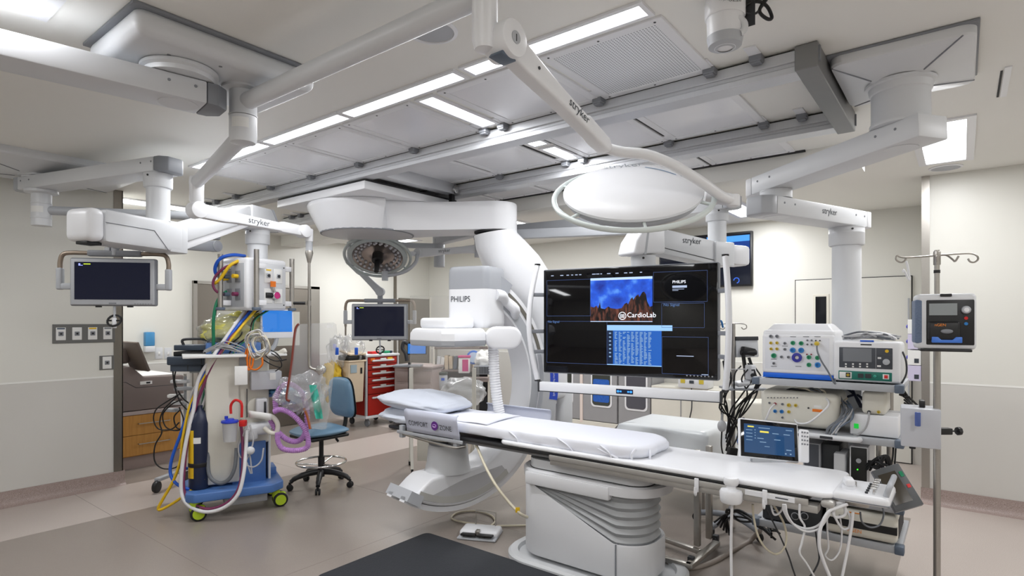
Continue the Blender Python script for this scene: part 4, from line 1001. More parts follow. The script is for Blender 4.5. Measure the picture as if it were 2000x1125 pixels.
# swivel disc and horizontal beam
D0 = V((3.61, 4.6, 0)); D1 = V((4.24, 3.5, 0))
def pill(z, r0, r1, w0=None):
    """outline: big disc at D0 blended to a half round at D1"""
    d = (D1 - D0).normalized(); n = d.cross(UP); L = (D1 - D0).length
    pts = []
    for k in range(25):
        a = math.radians(90 - (-180) * 0 - (0)) ; 
    for k in range(13):
        a = math.radians(-90 + 180 * k / 12); pts.append(D1 + d * (r1 * math.cos(a)) + n * (r1 * math.sin(a)))
    # blend side
    for f_ in (.25, .45, .62, .76):
        q = L * (1 - f_); wdt = r1 + (r0 * .62 - r1) * max(0, (f_ - .3) / .46) ** 1.6; pts.append(D0 + d * q + n * wdt)
    a0 = 52
    for k in range(27):
        a = math.radians(a0 + (360 - 2 * a0) * k / 26); pts.append(D0 + d * (r0 * math.cos(a)) + n * (r0 * math.sin(a)))
    for f_ in (.76, .62, .45, .25):
        q = L * (1 - f_); wdt = r1 + (r0 * .62 - r1) * max(0, (f_ - .3) / .46) ** 1.6; pts.append(D0 + d * q - n * wdt)
    return [V((p.x, p.y, z)) for p in pts]
m = M_(); m.loft([pill(2.742, .56, .20), pill(2.725, .565, .205), pill(2.70, .56, .205), pill(2.50, .455, .205), pill(2.485, .445, .2)]); ha = m.build('swivel_beam', WHITE, t, 50)
m = M_(); m.lathe([(.43, 2.486), (.43, 2.478), (.40, 2.474), (0, 2.474)], D0, UP, 64); m.build('cover_disc', mat('cover_grey', (198, 198, 200), .45), ha, 30)
m = M_(); m.lathe([(.447, 2.492), (.445, 2.480), (.425, 2.478), (.425, 2.49)], D0, UP, 64); m.build('disc_trim', GREYM, ha)
m = M_(); m.lathe([(.2, 2.486), (.2, 2.470), (.19, 2.47), (0, 2.47)], D1, UP, 48); m.build('joint_gap', GAP, ha)
# sweeping arm
cpts = [(V((4.24, 3.50, 2.475)), .205, .205), (V((4.25, 3.493, 2.40)), .21, .21), (V((4.31, 3.45, 2.27)), .225, .215), (V((4.42, 3.37, 2.12)), .235, .22), (V((4.54, 3.285, 1.93)), .22, .22), (V((4.63, 3.22, 1.70)), .19, .21), (V((4.67, 3.19, 1.42)), .165, .20), (V((4.68, 3.18, 1.12)), .15, .19), (V((4.68, 3.18, .86)), .15, .19)]
dd = (V((4.61, 3.23, 0)) - V((4.24, 3.5, 0))).normalized(); pn = dd.cross(UP)
rings = []
N = 32
for i, (c, a, b) in enumerate(cpts):
    t0 = cpts[max(0, i - 1)][0]; t1 = cpts[min(len(cpts) - 1, i + 1)][0]; tg = (t1 - t0).normalized()
    ex_ = pn.cross(tg).normalized()
    if ex_.dot(dd) < 0: ex_ = -ex_
    ring = []; pw_ = 1.0 if i < 2 else .62
    for k in range(N):
        th = 2 * math.pi * k / N; cx_, sx_ = math.cos(th), math.sin(th)
        ring.append(c + ex_ * (a * math.copysign(abs(cx_) ** pw_, cx_)) + pn * (b * math.copysign(abs(sx_) ** pw_, sx_)))
    rings.append(ring)
m = M_(); m.loft(rings); sw = m.build('sweep_arm', WHITE, t, 60)
m = M_(); m.box((4.66, 3.22, .80), (.34, .40, .55), an, .07, 4); m.build('arm_casing', WHITE, sw, 40)
m = M_(); m.box((4.68, 3.06, .80), (.2, .2, .46), an, .05, 4); m.build('casing_cover', WHITE2, sw, 40)
# C ring
def arc(m, r0, r1, w0, w1, a0, a1, N=40, cap=True):
    rings = []
    for i in range(N + 1):
        a = math.radians(a0 + (a1 - a0) * i / N); c, s = math.cos(a), math.sin(a)
        rings.append([L_(r0 * c, w0, IZ + r0 * s), L_(r1 * c, w0, IZ + r1 * s), L_(r1 * c, w1, IZ + r1 * s), L_(r0 * c, w1, IZ + r0 * s)])
    m.loft(rings, cap)
    return m
m = M_(); arc(m, .76, .93, -.12, .12, 66, -62, 56); cr_ = m.build('c_ring', WHITE, t, 30)
m = M_(); arc(m, .93, .97, -.125, -.06, 70, -124, 70); arc(m, .93, .97, .06, .125, 70, -124, 70); m.build('ring_rail', WHITE, cr_, 30)
m = M_(); arc(m, .93, .952, -.06, .06, 70, -123, 70); arc(m, .90, .935, -.1255, -.118, 68, 12, 40); m.build('ring_track', mat('track_metal', (112, 109, 101), .5, .2), cr_, 30)
m = M_(); arc(m, .78, .87, -.1215, -.119, 60, -58, 40); m.build('inner_panel', GREYP, cr_, 30)
m = M_(); arc(m, .90, 1.005, -.14, .14, 74, 58, 10); m.build('cap_bridge', mat('bridge_grey', (158, 161, 167), .4), cr_, 40)
# sleeve that grips the ring, with blue name strip
m = M_(); arc(m, .885, 1.07, -.17, .17, 16, -34, 20); sl = m.build('ring_sleeve', mat('sleeve_grey', (186, 188, 192), .4), t, 30)
m = M_(); arc(m, .97, 1.075, -.172, -.1695, 6, -10, 10); arc(m, 1.0705, 1.073, -.17, -.0, 6, -10, 10); bl = m.build('name_strip', mat('name_blue', (24, 66, 190), .4), sl, 30)
q = L_(1.005, -.1735, IZ + .085)
lettering('Azurion FlexArm CardioQ', q, -UP, cn, .034, WINK, bl, 'lettering', 'LEFT', .0005, .62)
m = M_(); m.box(L_(1.12, 0, 1.12), (.22, .3, .42), an, .05, 3); m.build('pivot_block', WHITE, t, 40)
# detector tower
u0 = .07; at_ = math.radians(14); tn = V((math.cos(at_), math.sin(at_), 0)); tm = V((-math.sin(at_), math.cos(at_), 0)); TC = ISO + cn * .25
def Lt(u, w, z): return TC + tn * (u - .25) + tm * w + UP * z
def tsec(z, k, du=0.0, uc=.255, wu=.37, ww=.38):
    return [Lt(uc + du + a * k, b * k, z) for a, b in rrect(wu, ww, .055, 6)]
m = M_(); m.loft([tsec(1.585, .93), tsec(1.60, .98), tsec(1.63, 1), tsec(1.905, 1)]); tw = m.build('detector_tower', WHITE, t, 40)
m = M_(); m.loft([tsec(1.906, 1), tsec(2.04, 1), tsec(2.07, .985), tsec(2.088, .95), tsec(2.094, .86)]); m.build('tower_cap', mat('cap_grey', (158, 161, 167), .4), tw, 40)
lettering('PHILIPS', Lt(u0 - .003, .15, 1.80), -tm, UP, .068, INK, tw, 'lettering', 'LEFT', .001, .85)
m = M_(); m.box(L_(-.06, .0, 1.625), (.30, .36, .085), an, .028, 4); m.build('detector_neck', WHITE, tw, 50)
def plate(z, s):
    w, h = .44 * s, .58 * s; c = .07
    return [L_(-.07 + x, -.03 + y, z) for x, y in ((-w / 2 + c, -h / 2), (w / 2 - c, -h / 2), (w / 2, -h / 2 + c), (w / 2, h / 2 - c), (w / 2 - c, h / 2), (-w / 2 + c, h / 2), (-w / 2, h / 2 - c), (-w / 2, -h / 2 + c))]
m = M_(); m.loft([plate(1.585, .86), plate(1.575, .93), plate(1.545, .99), plate(1.49, 1.0)]); pl = m.build('detector_plate', WHITE, tw, 30)
m = M_(); m.loft([plate(1.489, 1.0), plate(1.455, .985), plate(1.445, .96)]); m.build('detector_face', GREYP, pl, 30)
m = M_(); rs = []
for k in range(11):
    a_ = math.radians(-90 + 180 * k / 10)
    rs.append((math.cos(a_) * .09, math.sin(a_) * .09))
c0 = P(980, 659, 4.72)
m = M_(); m.prism([(x + (.12 if i < 11 else 0), y) for i, (x, y) in enumerate(rs)] + [(-x, y) for x, y in reversed(rs)], c0 - cm * .02 - RGT * .06, RGT, UP, -FWD, .1, .02, 3); pod = m.build('cable_pod', WHITE, tw, 50)
m = M_(); m.tube([Lt(.24, -.18, 1.86), Lt(.31, -.205, 1.855), Lt(.40, -.195, 1.815), L_(.55, -.15, 1.74), L_(.59, -.08, 1.68)], .047, 14, 4); m.build('cable_elbow', WHITE, tw, 60)
ph = [c0 - RGT * .07 - UP * .06, c0 - RGT * .06 - UP * .3, c0 - RGT * .03 - UP * .55, c0 + RGT * .02 - UP * .75]
pc = catmull(ph, 24)
m = M_(); m.tube(pc, .045, 14, 1, radii=[.046 if k % 2 else .040 for k in range(len(pc))]); m.build('corrugated_hose', WHITE, pod, 30)
# lower tube assembly
poly = []
for k in range(21):
    a_ = math.radians(-121 + (121 - 40) * k / 20); poly.append((.925 * math.cos(a_), IZ + .925 * math.sin(a_)))
poly += [(.56, .62), (.48, .62), (.30, .50), (.22, .46), (.17, .45), (-.17, .44), (-.30, .435), (-.36, .40), (-.43, .345)]
m = M_(); m.prism(poly, L_(0, -.15, 0), cn, UP, cm, .30, .025, 3); lt = m.build('tube_carriage', WHITE, t, 40)
m = M_(); pp = []
for k in range(13):
    a_ = math.radians(-118 + (118 - 58) * k / 12); pp.append((.90 * math.cos(a_), IZ + .90 * math.sin(a_)))
pp += [(.40, .42), (.2, .40), (0, .375), (-.2, .33), (-.34, .30)]
m.prism(pp, L_(0, -.1525, 0), cn, UP, cm, .003); m.build('side_panel', mat('panel_grey', (190, 190, 192), .45), lt, 30)
m = M_(); arc(m, .845, .895, -.154, -.1515, -119, -58, 30); m.build('side_track', mat('side_track_grey', (186, 185, 180), .45), lt, 30)
m = M_(); arc(m, .872, .955, -.156, .156, -124, -116, 8); m.build('end_cover', mat('silver_cover', (190, 193, 198), .4, .1), lt, 30)
m = M_(); m.lathe([(.19, .43), (.172, .50), (.160, .62), (.150, .655), (0, .655)], L_(-.05, 0, 0), UP, 48); tb = m.build('tube_housing', WHITE2, lt, 40)
m = M_(); m.lathe([(.155, .648), (.157, .662), (.145, .672), (.13, .672), (.13, .665)], L_(-.05, 0, 0), UP, 48); m.build('collar', GREYM, tb)
m = M_(); m.cyl(L_(-.05, 0, .66), L_(-.05, 0, .69), .13, .11, 40); m.build('collimator', mat('collimator_dark', (96, 98, 100), .4), tb)
m = M_(); m.ball(L_(-.09, -.11, .665), .035, (1, 1, .6)); m.build('knob', WHITE, tb)
m = M_(); m.lathe([(.2, .690), (.26, .715), (.26, .728), (.19, .745), (0, .745)], L_(0, 0, 0), UP, 44); m.build('filter_dish', CREAM, lt)
# ================================================================ TABLE
TX0, TX1, TYE, TYH = 3.17, 3.70, .50, 3.80
t = thing('patient_table', (3.44, 1.95, 0), 'long white patient table on a stepped white pedestal in the foreground', 'examination table')
m = M_(); m.prism([(a, b) for a, b in rrect(TX1 - TX0, TYH - TYE - .1, .05, 5)], ((TX0 + TX1) / 2, (TYE + TYH) / 2 + .05, .752), XA, YA, UP, .024, .006); m.build('tabletop', mat('carbon_black', (44, 44, 46), .35), t, 40)
m = M_(); m.prism(rrect(TX1 - TX0 + .02, 2.1, .07, 6), ((TX0 + TX1) / 2, TYE + 1.04, .776), XA, YA, UP, .03, .012, 3); m.build('table_pad', mat('pad_white', (236, 237, 240), .5, noise=.01), t, 50)
m = M_()
m.bx(TX0 - .028, TX0 - .016, TYE + .1, 2.14, .735, .766, .002); m.bx(TX1 + .016, TX1 + .028, TYE + .1, 2.14, .735, .766, .002); m.bx(TX0 - .02, TX1 + .02, TYE - .012, TYE + .05, .735, .774, .016)
m.bx(TX0 - .016, TX0 + .06, TYE + .06, 2.14, .70, .738, .004); m.bx(TX1 - .06, TX1 + .016, TYE + .06, 2.14, .70, .738, .004); m.bx(TX0, TX1, 2.08, 2.14, .70, .738, .004)
fr = m.build('side_rail', mat('rail_steel', (186, 184, 180), .42, .6, noise=.05, scale=20), t, 30)
m = M_(); m.bx(TX0 - .034, TX0 - .026, TYE + .16, TYE + .40, .737, .764, .002); k = m.build('label_plate', WHITE, fr, 0)
m = M_(); m.bx(TX0 - .0352, TX0 - .0338, TYE + .19, TYE + .25, .748, .753); m.build('print', INK, k, 0)
m = M_(); m.bx(TX0 + .02, TX1 - .02, 2.14, 3.5, .730, .752, .006); m.build('top_beam', mat('underframe_grey', (120, 120, 122), .45), t, 30)
def stad(z, s=1.0, x0=3.20, x1=3.68, y0=1.50, y1=2.47, r=.2, n=10, tilt=0.0):
    cx, cy = (x0 + x1) / 2, (y0 + y1) / 2
    return [V((cx + a, cy + b, z + tilt * (b / (y1 - y0)))) for a, b in rrect((x1 - x0) * s if s else 0, (y1 - y0) - (1 - s) * (x1 - x0), r * s, n)]
# pedestal with slanted top
ring_b = stad(.06); ring_t = []
for p in ring_b:
    z = .27 + max(0, (p.y - 1.70)) * .42 if p.y > 1.70 else .27
    ring_t.append(V((p.x, p.y, min(z, .60))))
rr = [[V((p.x, p.y, .05)) for p in stad(.05, .97)], [V((p.x, p.y, .07)) for p in ring_b], [p - UP * .01 for p in ring_t]]
cen = V((3.44, 1.93, 0))
rr.append([cen + (V((p.x, p.y, 0)) - cen) * .985 + UP * p.z for p in ring_t])
def ins(f):
    out = []
    for p in ring_t:
        q = cen + (V((p.x, p.y, 0)) - cen) * f
        z = .27 + max(0, (q.y - 1.70)) * .42 - .02
        out.append(V((q.x, q.y, min(z, .58))))
    return out
rr.append(ins(.90)); rr.append(ins(.86))
m = M_(); m.loft(rr); m.build('pedestal', mat('pedestal_white', (220, 221, 224), .4, noise=.01), t, 35)
m = M_(); m.bx(3.196, 3.684, 1.68, 1.687, .07, .268); m.build('pedestal_seam', GREYM, t, 0)
m = M_(); m.loft([[V((p.x, p.y, 0)) for p in stad(0, 1.0, 3.10, 3.78, 1.36, 2.58, .26)], [V((p.x, p.y, .03)) for p in stad(0, 1.0, 3.10, 3.78, 1.36, 2.58, .26)], [V((p.x, p.y, .045)) for p in stad(0, 1.0, 3.115, 3.765, 1.375, 2.565, .25)], [V((p.x, p.y, .045)) for p in stad(0, 1.0, 3.16, 3.72, 1.43, 2.52, .22)], [V((p.x, p.y, .02)) for p in stad(0, 1.0, 3.17, 3.71, 1.44, 2.51, .21)], ]); m.build('base_plate', mat('base_light', (206, 208, 210), .4), t, 35)
rings = []
NB = 6
for k in range(NB * 2 + 1):
    f_ = k / (NB * 2); s_in = .90 if k % 2 == 0 else .985
    ring = []
    for p in stad(0, s_in, 3.21, 3.67, 1.52, 2.45, .2):
        zb = (.25 + max(0, (p.y - 1.70)) * .42) if p.y > 1.70 else .25
        zt = .57
        zb = min(zb, .565)
        ring.append(V((p.x, p.y, zb + (zt - zb) * f_)))
    rings.append(ring)
m = M_(); m.loft(rings); m.build('bellows', mat('bellows_grey', (176, 178, 180), .5), t, 25)
m = M_(); m.loft([stad(.575, .93, 3.18, 3.70, 1.44, 2.49, .24), stad(.57, .99, 3.18, 3.70, 1.44, 2.49, .24), stad(.60, 1.0, 3.18, 3.70, 1.44, 2.49, .24), stad(.625, 1.0, 3.18, 3.70, 1.44, 2.49, .24), stad(.635, .95, 3.18, 3.70, 1.44, 2.49, .24)]); cb = m.build('carriage', mat('carriage_white', (226, 227, 230), .4), t, 35)
m = M_(); m.bx(3.172, 3.25, 1.72, 2.36, .535, .62, .01); m.build('carriage_skirt', MATS['carriage_white'], cb, 30)
m = M_(); m.loft([stad(.64, 1, 3.22, 3.67, 1.5, 2.40, .12), stad(.70, 1, 3.22, 3.67, 1.5, 2.40, .12)]); m.build('carriage_top', WHITE2, cb, 35)
m = M_(); m.loft([stad(.637, 1, 3.218, 3.672, 1.498, 2.402, .12), stad(.641, 1, 3.218, 3.672, 1.498, 2.402, .12)]); m.build('carriage_gap', GAP, cb, 35)
m = M_()
for y in (3.58, 2.98):
    m.bx(3.135, 3.175, y - .02, y + .02, .70, .80, .006); 
m.bx(3.128, 3.14, 2.9, 3.62, .735, .76, .003)
m.build('rail_clamp', GREYP, t, 30)
m = M_(); m.tube([(3.14, 3.55, .735), (3.14, 3.3, .715), (3.14, 3.0, .70), (3.17, 2.9, .715)], .012, 8, 4); m.build('lower_bar', STEEL, t)
# hook clips at foot end
for p in ((TX0 - .035, 1.155, .735), (TX0 - .035, .80, .735)):
    m = M_(); m.bx(p[0] - .006, p[0] + .006, p[1] - .012, p[1] + .012, p[2] - .03, p[2] + .045, .004); m.tube([(p[0] - .004, p[1], p[2] - .02), (p[0] - .016, p[1], p[2] - .045), (p[0] - .026, p[1], p[2] - .025), (p[0] - .024, p[1], p[2])], .006, 8, 3); m.build('cable_hook', WHITE, t, 40)
# mattress
def softslab(x0, x1, y0, y1, z0, z1, r, nz=.006, nx=28, ny=60, seed=1):
    rnd = random.Random(seed)
    ph = [rnd.uniform(0, 6) for _ in range(8)]
    out = rrect(x1 - x0, y1 - y0, r, 8); cx, cy = (x0 + x1) / 2, (y0 + y1) / 2
    n = len(out)
    def ring(f, z, amp):
        R_ = []
        for k, (a, b) in enumerate(out):
            s = 0
            q = V((cx + a * f, cy + b * f, z)); 
            w = amp * (math.sin(a * 31 + b * 23 + ph[0]) + .7 * math.sin(a * 57 - b * 61 + ph[1]))
            ln = math.hypot(a, b) or 1
            q.x += a / ln * w; q.y += b / ln * w; q.z += abs(w) * .5
            R_.append(q)
        return R_
    h = z1 - z0
    return [ring(.97, z0, 0), ring(.985, z0 + .004, nz), ring(1, z0 + h * .25, nz), ring(1, z0 + h * .6, nz * .8), ring(.985, z0 + h * .85, nz * .4), ring(.955, z1 - .003, nz * .2), ring(.9, z1, 0), ring(.6, z1 + .003, 0), ring(.2, z1 + .004, 0)]
def dense(pts, step=.03):
    return pts
_rr = rrect
def rrect(w, h, r, n=6):
    o = _rr(w, h, r, n); out = []
    for i, p in enumerate(o):
        q = o[(i + 1) % len(o)]; L = math.hypot(q[0] - p[0], q[1] - p[1]); k = max(1, int(L / .035)) if w * h > .2 and h > 1.2 else 1
        for j in range(k): out.append((p[0] + (q[0] - p[0]) * j / k, p[1] + (q[1] - p[1]) * j / k))
    return out
m = M_(); m.loft(softslab(3.185, 3.695, 1.50, 3.40, .807, .885, .16)); o = m.build('mattress', SHEET, None, 80); tag(o, 'white sheeted mattress lying along the patient table', 'mattress')
m = M_()
for k in range(9):
    y = 1.60 + .03 * math.sin(k * 2.1); 
def fold(pts, r): m = M_(); m.tube(pts, r, 6, 4); m.build('sheet_fold', SHEET, o, 80)
fold([(3.19, 1.80, .845), (3.178, 1.72, .825), (3.19, 1.66, .806)], .007); fold([(3.18, 1.78, .87), (3.172, 1.72, .84), (3.175, 1.70, .806)], .006); fold([(3.22, 1.56, .87), (3.20, 1.575, .84), (3.21, 1.58, .806)], .008); fold([(3.30, 1.50, .86), (3.285, 1.495, .83), (3.29, 1.50, .806)], .007)
fold([(3.18, 2.1, .875), (3.176, 2.02, .84), (3.18, 1.98, .806)], .005); fold([(3.18, 2.5, .87), (3.176, 2.44, .84), (3.18, 2.42, .806)], .005)
m = M_(); m.grid(lambda a, b: V((3.20 + .47 * a, 2.72 + .55 * b + .05 * a, .8905 + .006 * math.sin(a * 3) + .004 * math.sin(b * 9 + a * 4))), 14, 10)
o = m.build('folded_sheet', SHEET, None, 80, solid=.006); tag(o, 'folded white draw sheet lying on the mattress below the pillow', 'sheet')
from mathutils import noise as NZ
def cushion(c, sx, sy, sz, R=None, seed=0, amp=.05, crum=0.0):
    rnd = random.Random(seed); ph = [rnd.uniform(0, 6) for _ in range(6)]
    m = M_(); n1, n2 = (36, 18) if not crum else (60, 30)
    def f_(u, v):
        a = 2 * math.pi * u; b = math.pi * (v - .5); cb = math.cos(b)
        x = math.copysign(abs(math.cos(a)) ** .55, math.cos(a)) * cb ** .6; y = math.copysign(abs(math.sin(a)) ** .55, math.sin(a)) * cb ** .6
        z = math.sin(b) * (1 - .45 * (abs(x) ** 3 + abs(y) ** 3) / 2)
        w = 1 + amp * (math.sin(5 * a + ph[0]) * cb + .6 * math.sin(9 * a + 3 * b + ph[1]))
        q = V((x * sx / 2, y * sy / 2, z * sz / 2 * w))
        q.z += .012 * math.sin(x * 7 + ph[2]) * (1 - abs(y))
        if crum:
            k = V((x, y, z * .7)); nn_ = NZ.noise(k * 2.6 + V((seed, 0, 0))) + .6 * abs(NZ.noise(k * 6 + V((0, seed, 0))))
            q *= 1 + crum * nn_
        return (R @ q if R is not None else q) + V(c)
    m.grid(f_, n1, n2)
    return m
m = cushion((3.42, 3.60, .965), .54, .80, .15, Matrix.Rotation(.05, 3, 'X'), 3, .03, .07); o = m.build('pillow', PILLOW, None, 80); tag(o, 'upper white pillow at the head of the table, plump and creased', 'pillow', 'pillows on the table')
m = cushion((3.42, 3.68, .845), .50, .60, .13, None, 5, .04, .10); o = m.build('pillow', PILLOW, None, 80); tag(o, 'lower flat white pillow tucked beneath the plump one', 'pillow', 'pillows on the table')
# arm guards
for x, s, nm, lb in ((3.135, -1, 'arm_guard', 'pale lilac curved arm guard lettered with a purple emblem on the near table side'), (3.745, 1, 'arm_guard', 'pale curved arm guard on the far side of the table head')):
    y0_, y1_ = (2.93, 3.50) if s < 0 else (2.55, 3.2)
    sec = [(0, .768), (.004 * s, .80), (.018 * s, .86), (.032 * s, .90), (.030 * s, .935), (.012 * s, .945)]
    if s > 0: sec = [(a, b - .0) for a, b in sec]
    m = M_(); rs = []
    for yy in [y0_ + (y1_ - y0_) * k / 10 for k in range(11)]: rs.append([V((x + a, yy, b)) for a, b in sec])
    m.loft(rs, False, False); o = m.build(nm, mat('lilac_shell_%d' % s, (206, 210, 226), .4), None, 60, solid=.008); tag(o, lb, 'arm guard', 'arm guards at the table head')
    if s < 0:
        upd = (V((.018 * s, 0, .86)) - V((.004 * s, 0, .80))).normalized()
        base = V((x + .0085 * s - .006, 0, .822))
        def put(txt, y, sz, mt): lettering(txt, (base.x - .006, y, base.z), -YA, upd, sz, mt, o, 'lettering', 'LEFT', .001, .82)
        # parent mesh sits at its own origin
        put('COMFORT', 3.46, .056, INKB); put('ZONE', 3.115, .056, INKB)
        m = M_(); c_ = V((base.x - .012, 3.165, base.z + .024)); nx_ = -XA
        m.cyl(c_, c_ - XA * .004, .034, seg=28); k = m.build('round_emblem', mat('emblem_purple', (96, 40, 130), .5), o, 30)
        m = M_(); m.tube([c_ - XA * .0045 + YA * (.02 * math.cos(a)) + UP * (.011 * math.sin(a)) for a in [q * math.pi / 10 for q in range(20)]], .002, 6, 1, closed=True); m.tube([c_ - XA * .0045 + YA * .012 - UP * .003, c_ - XA * .0045 - UP * .006, c_ - XA * .0045 - YA * .012 - UP * .003], .002, 6, 3); m.build('emblem_mark', mat('emblem_lilac', (206, 170, 226), .5), k)
rrect = _rr
# ================================================================ LEFT SIDE: wall fittings, alcove, anesthesia machine
def wall_plate(x0, x1, z0, z1, n, lb, name, cols):
    t = thing(name, ((x0 + x1) / 2, YL, z0), lb, 'wall outlet', 'outlet plates')
    m = M_(); m.bx(x0, x1, YL - .008, YL, z0, z1, .002); m.build('plate', mat('plate_grey_%d' % n, (112, 112, 110), .4, .3), t, 0)
    for k in range(n):
        cx = x0 + (x1 - x0) * (k + .5) / n; zc = (z0 + z1) / 2
        m = M_(); m.bx(cx - .038, cx + .038, YL - .014, YL - .006, zc - .06, zc + .06, .003); p = m.build('outlet', PAPER, t, 30)
        m = M_(); m.bx(cx - .02, cx + .02, YL - .017, YL - .013, zc - .02, zc + .02, .003); m.build('socket', GREYM, p, 30)
        m = M_(); m.cyl((cx, YL - .016, zc), (cx, YL - .020, zc), .009, seg=12); m.build('port', BLACK, p)
        if cols[k]:
            m = M_(); m.bx(cx - .03, cx + .03, YL - .0155, YL - .0135, zc + .042, zc + .056); m.build('colour_tab', cols[k], p, 0)
    return t
a, b = PY(102, 648, YL), PY(224, 648, YL)
wall_plate(a.x, b.x, P(0, 663, 6).z * 0 + 1.64 - .21, 1.64 - .03, 4, 'grey wall strip with four square white gas outlets under the flat display', 'gas_outlet_strip', [BGREY, None, YELLOW, GREYM])
a, b = PY(194, 708, YL), PY(222.5, 708, YL)
wall_plate(a.x, b.x, PY(208, 722, YL).z, PY(208, 694.5, YL).z, 1, 'small grey wall plate with one data outlet below the gas outlet strip', 'wall_outlet', [None])
# alcove cabinet
t = thing('drawer_cabinet', (2.6, 7.7, 0), 'low honey coloured wooden cabinet with two drawers in the alcove', 'cabinet')
x0, x1, yf, yb_ = 2.22, 2.97, 7.22, 8.2
m = M_(); m.bx(x0, x1, yf + .02, yb_, .14, .60); m.build('carcass', WOODM, t, 0)
m = M_(); m.bx(x0, x1, yf + .05, yb_, 0, .14); m.build('plinth', BASEM, t, 0)
m = M_(); m.bx(x0, x1 + .02, yf - .01, yb_, .60, .64, .004); m.build('top_panel', TAUPEL, t, 0)
for z0_, z1_ in ((.15, .37), (.375, .595)):
    m = M_(); m.bx(x0 + .005, x1 - .005, yf, yf + .02, z0_, z1_, .003); d = m.build('drawer', WOODM, t, 0)
    zc = (z0_ + z1_) / 2 + .015
    m = M_(); m.tube([(2.52, yf - .004, zc), (2.52, yf - .03, zc), (2.84, yf - .03, zc), (2.84, yf - .004, zc)], .006, 8, 1); m.build('handle', STEEL, d)
t = thing('blanket_warmer', (2.6, 7.7, .64), 'big taupe plastic tub unit standing on the wooden drawer cabinet', 'storage bin')
m = M_(); m.prism([(0, 0), (.78, 0), (.78, .36), (.36, .37), (.24, .49), (0, .50)], (2.22, 7.22, .645), XA, UP, YA, .9, .015, 3); b = m.build('body', TAUPE, t, 40)
m = M_(); m.box((2.50, 7.26, 1.25), (.03, .5, .34), .0, .008, 2, Matrix.Rotation(-.35, 3, 'Y')); m.build('raised_lid', mat('lid_brown', (104, 92, 84), .55), b, 40)
m = M_(); m.bx(2.54, 2.66, 7.212, 7.222, .93, .965); m.build('label_plate', PAPER, b, 0)
m = M_(); m.bx(2.60, 2.64, 7.21, 7.216, .938, .957); m.build('label_print', BLACK, b, 0)
m = M_(); m.bx(2.58, 2.95, 7.3, 8.0, 1.005, 1.02, .003); m.build('lid_inset', PAPER, b, 0)
m = M_(); m.tube([(2.225, 7.2195, .97), (2.40, 7.2195, .97), (2.50, 7.2195, .90), (2.99, 7.2195, .90)], .003, 6, 1); m.build('groove', DARK, b)
t = thing('monitor', (2.36, 7.5, 1.14), 'small grey seat-shaped backrest pad behind the taupe tub', 'pad')
m = M_(); m.box((2.40, 7.45, 1.245), (.2, .12, .17), 0, .03, 3); m.build('pad', TAUPE, t, 50); t.name = 'foam_pad'
m = M_(); m.box((2.37, 7.8, 1.24), (.2, .14, .2), .2, .02, 3); o = m.build('tissue_box', PAPER, None, 40); tag(o, 'white carton standing behind the taupe tub in the alcove', 'box')
# wall dispenser, paper shelf, switches on the alcove's back wall
q = PY(289, 668, YB)
t = thing('glove_dispenser', (q.x, YB, q.z - .14), 'blue and white wall dispenser above the light switches in the alcove', 'dispenser')
m = M_(); m.bx(q.x - .055, q.x + .055, YB - .08, YB, q.z - .05, q.z + .13, .012); m.build('body', mat('dispenser_blue', (70, 140, 190), .35), t, 40)
m = M_(); m.bx(q.x - .058, q.x + .058, YB - .085, YB, q.z - .13, q.z - .05, .012); m.build('tray', WHITE2, t, 40)
for px, lb in ((310, 'white light switch plate closer to the blue dispenser'), (328, 'white light switch plate closer to the steel door')):
    q = PY(px, 690, YB); t = thing('light_switch', (q.x, YB, q.z - .08), lb, 'light switch', 'switch plates in the alcove')
    m = M_(); m.bx(q.x - .045, q.x + .045, YB - .008, YB, q.z - .075, q.z + .075, .003); m.build('plate', WHITE2, t, 30)
    m = M_(); m.bx(q.x - .012, q.x + .012, YB - .018, YB - .006, q.z - .02, q.z + .02, .003); m.build('toggle', PAPER, t, 30)
# ---------------------------------------------------------------- anesthesia machine
mx = V((.93, -.37, 0)).normalized(); my = V((.37, .93, 0)).normalized(); myaw = math.atan2(mx.y, mx.x)
AO = V((2.50, 5.06, 0))
def A(u, w, z): return AO + mx * u + my * w + UP * z
t = thing('anesthesia_machine', AO, 'tall cream anesthesia machine on a blue base with lime green castors', 'medical cart')
m = M_(); m.prism([(-.36, -.20), (-.30, -.26), (.30, -.26), (.40, -.16), (.40, .24), (.30, .34), (-.30, .34), (-.36, .26)], A(0, 0, .155), mx, my, UP, .075, .012, 3); bs = m.build('base', BLUEP, t, 40)
m = M_(); m.box(A(.28, .2, .26), (.2, .2, .07), myaw, .01); m.build('base_step', BLUEP, bs, 40)
m = M_(); m.box(A(.1, .0, .11), (.34, .3, .09), myaw, .006); k = m.build('power_tray', GREYP, bs, 30)
for u_, w_ in ((-.30, -.20), (.34, -.14), (.32, .24), (-.30, .24)):
    m = M_(); m.cyl(A(u_, w_, .09), A(u_, w_, .16), .033, seg=18); m.box(A(u_ + .03, w_, .075), (.11, .055, .10), myaw, .025, 3); c = m.build('castor', LIME, t, 50)
    for s_g in (-.034, .034):
        m = M_(); m.cyl(A(u_ + .035, w_ + s_g - .011, .062), A(u_ + .035, w_ + s_g + .011, .062), .062, seg=28, bev=.008); m.build('wheel', RUBBER, c, 50)
    m = M_(); m.cyl(A(u_ + .035, w_ - .048, .062), A(u_ + .035, w_ + .048, .062), .045, seg=24); m.build('hub', LIME, c, 50)
m = M_(); m.box(A(-.08, .06, .80), (.26, .36, 1.10), myaw, .02, 3); m.build('column', CREAM, t, 40)
m = M_(); m.box(A(.17, .10, .95), (.25, .34, .78), myaw, .02, 3); m.build('column', CREAM, t, 40)
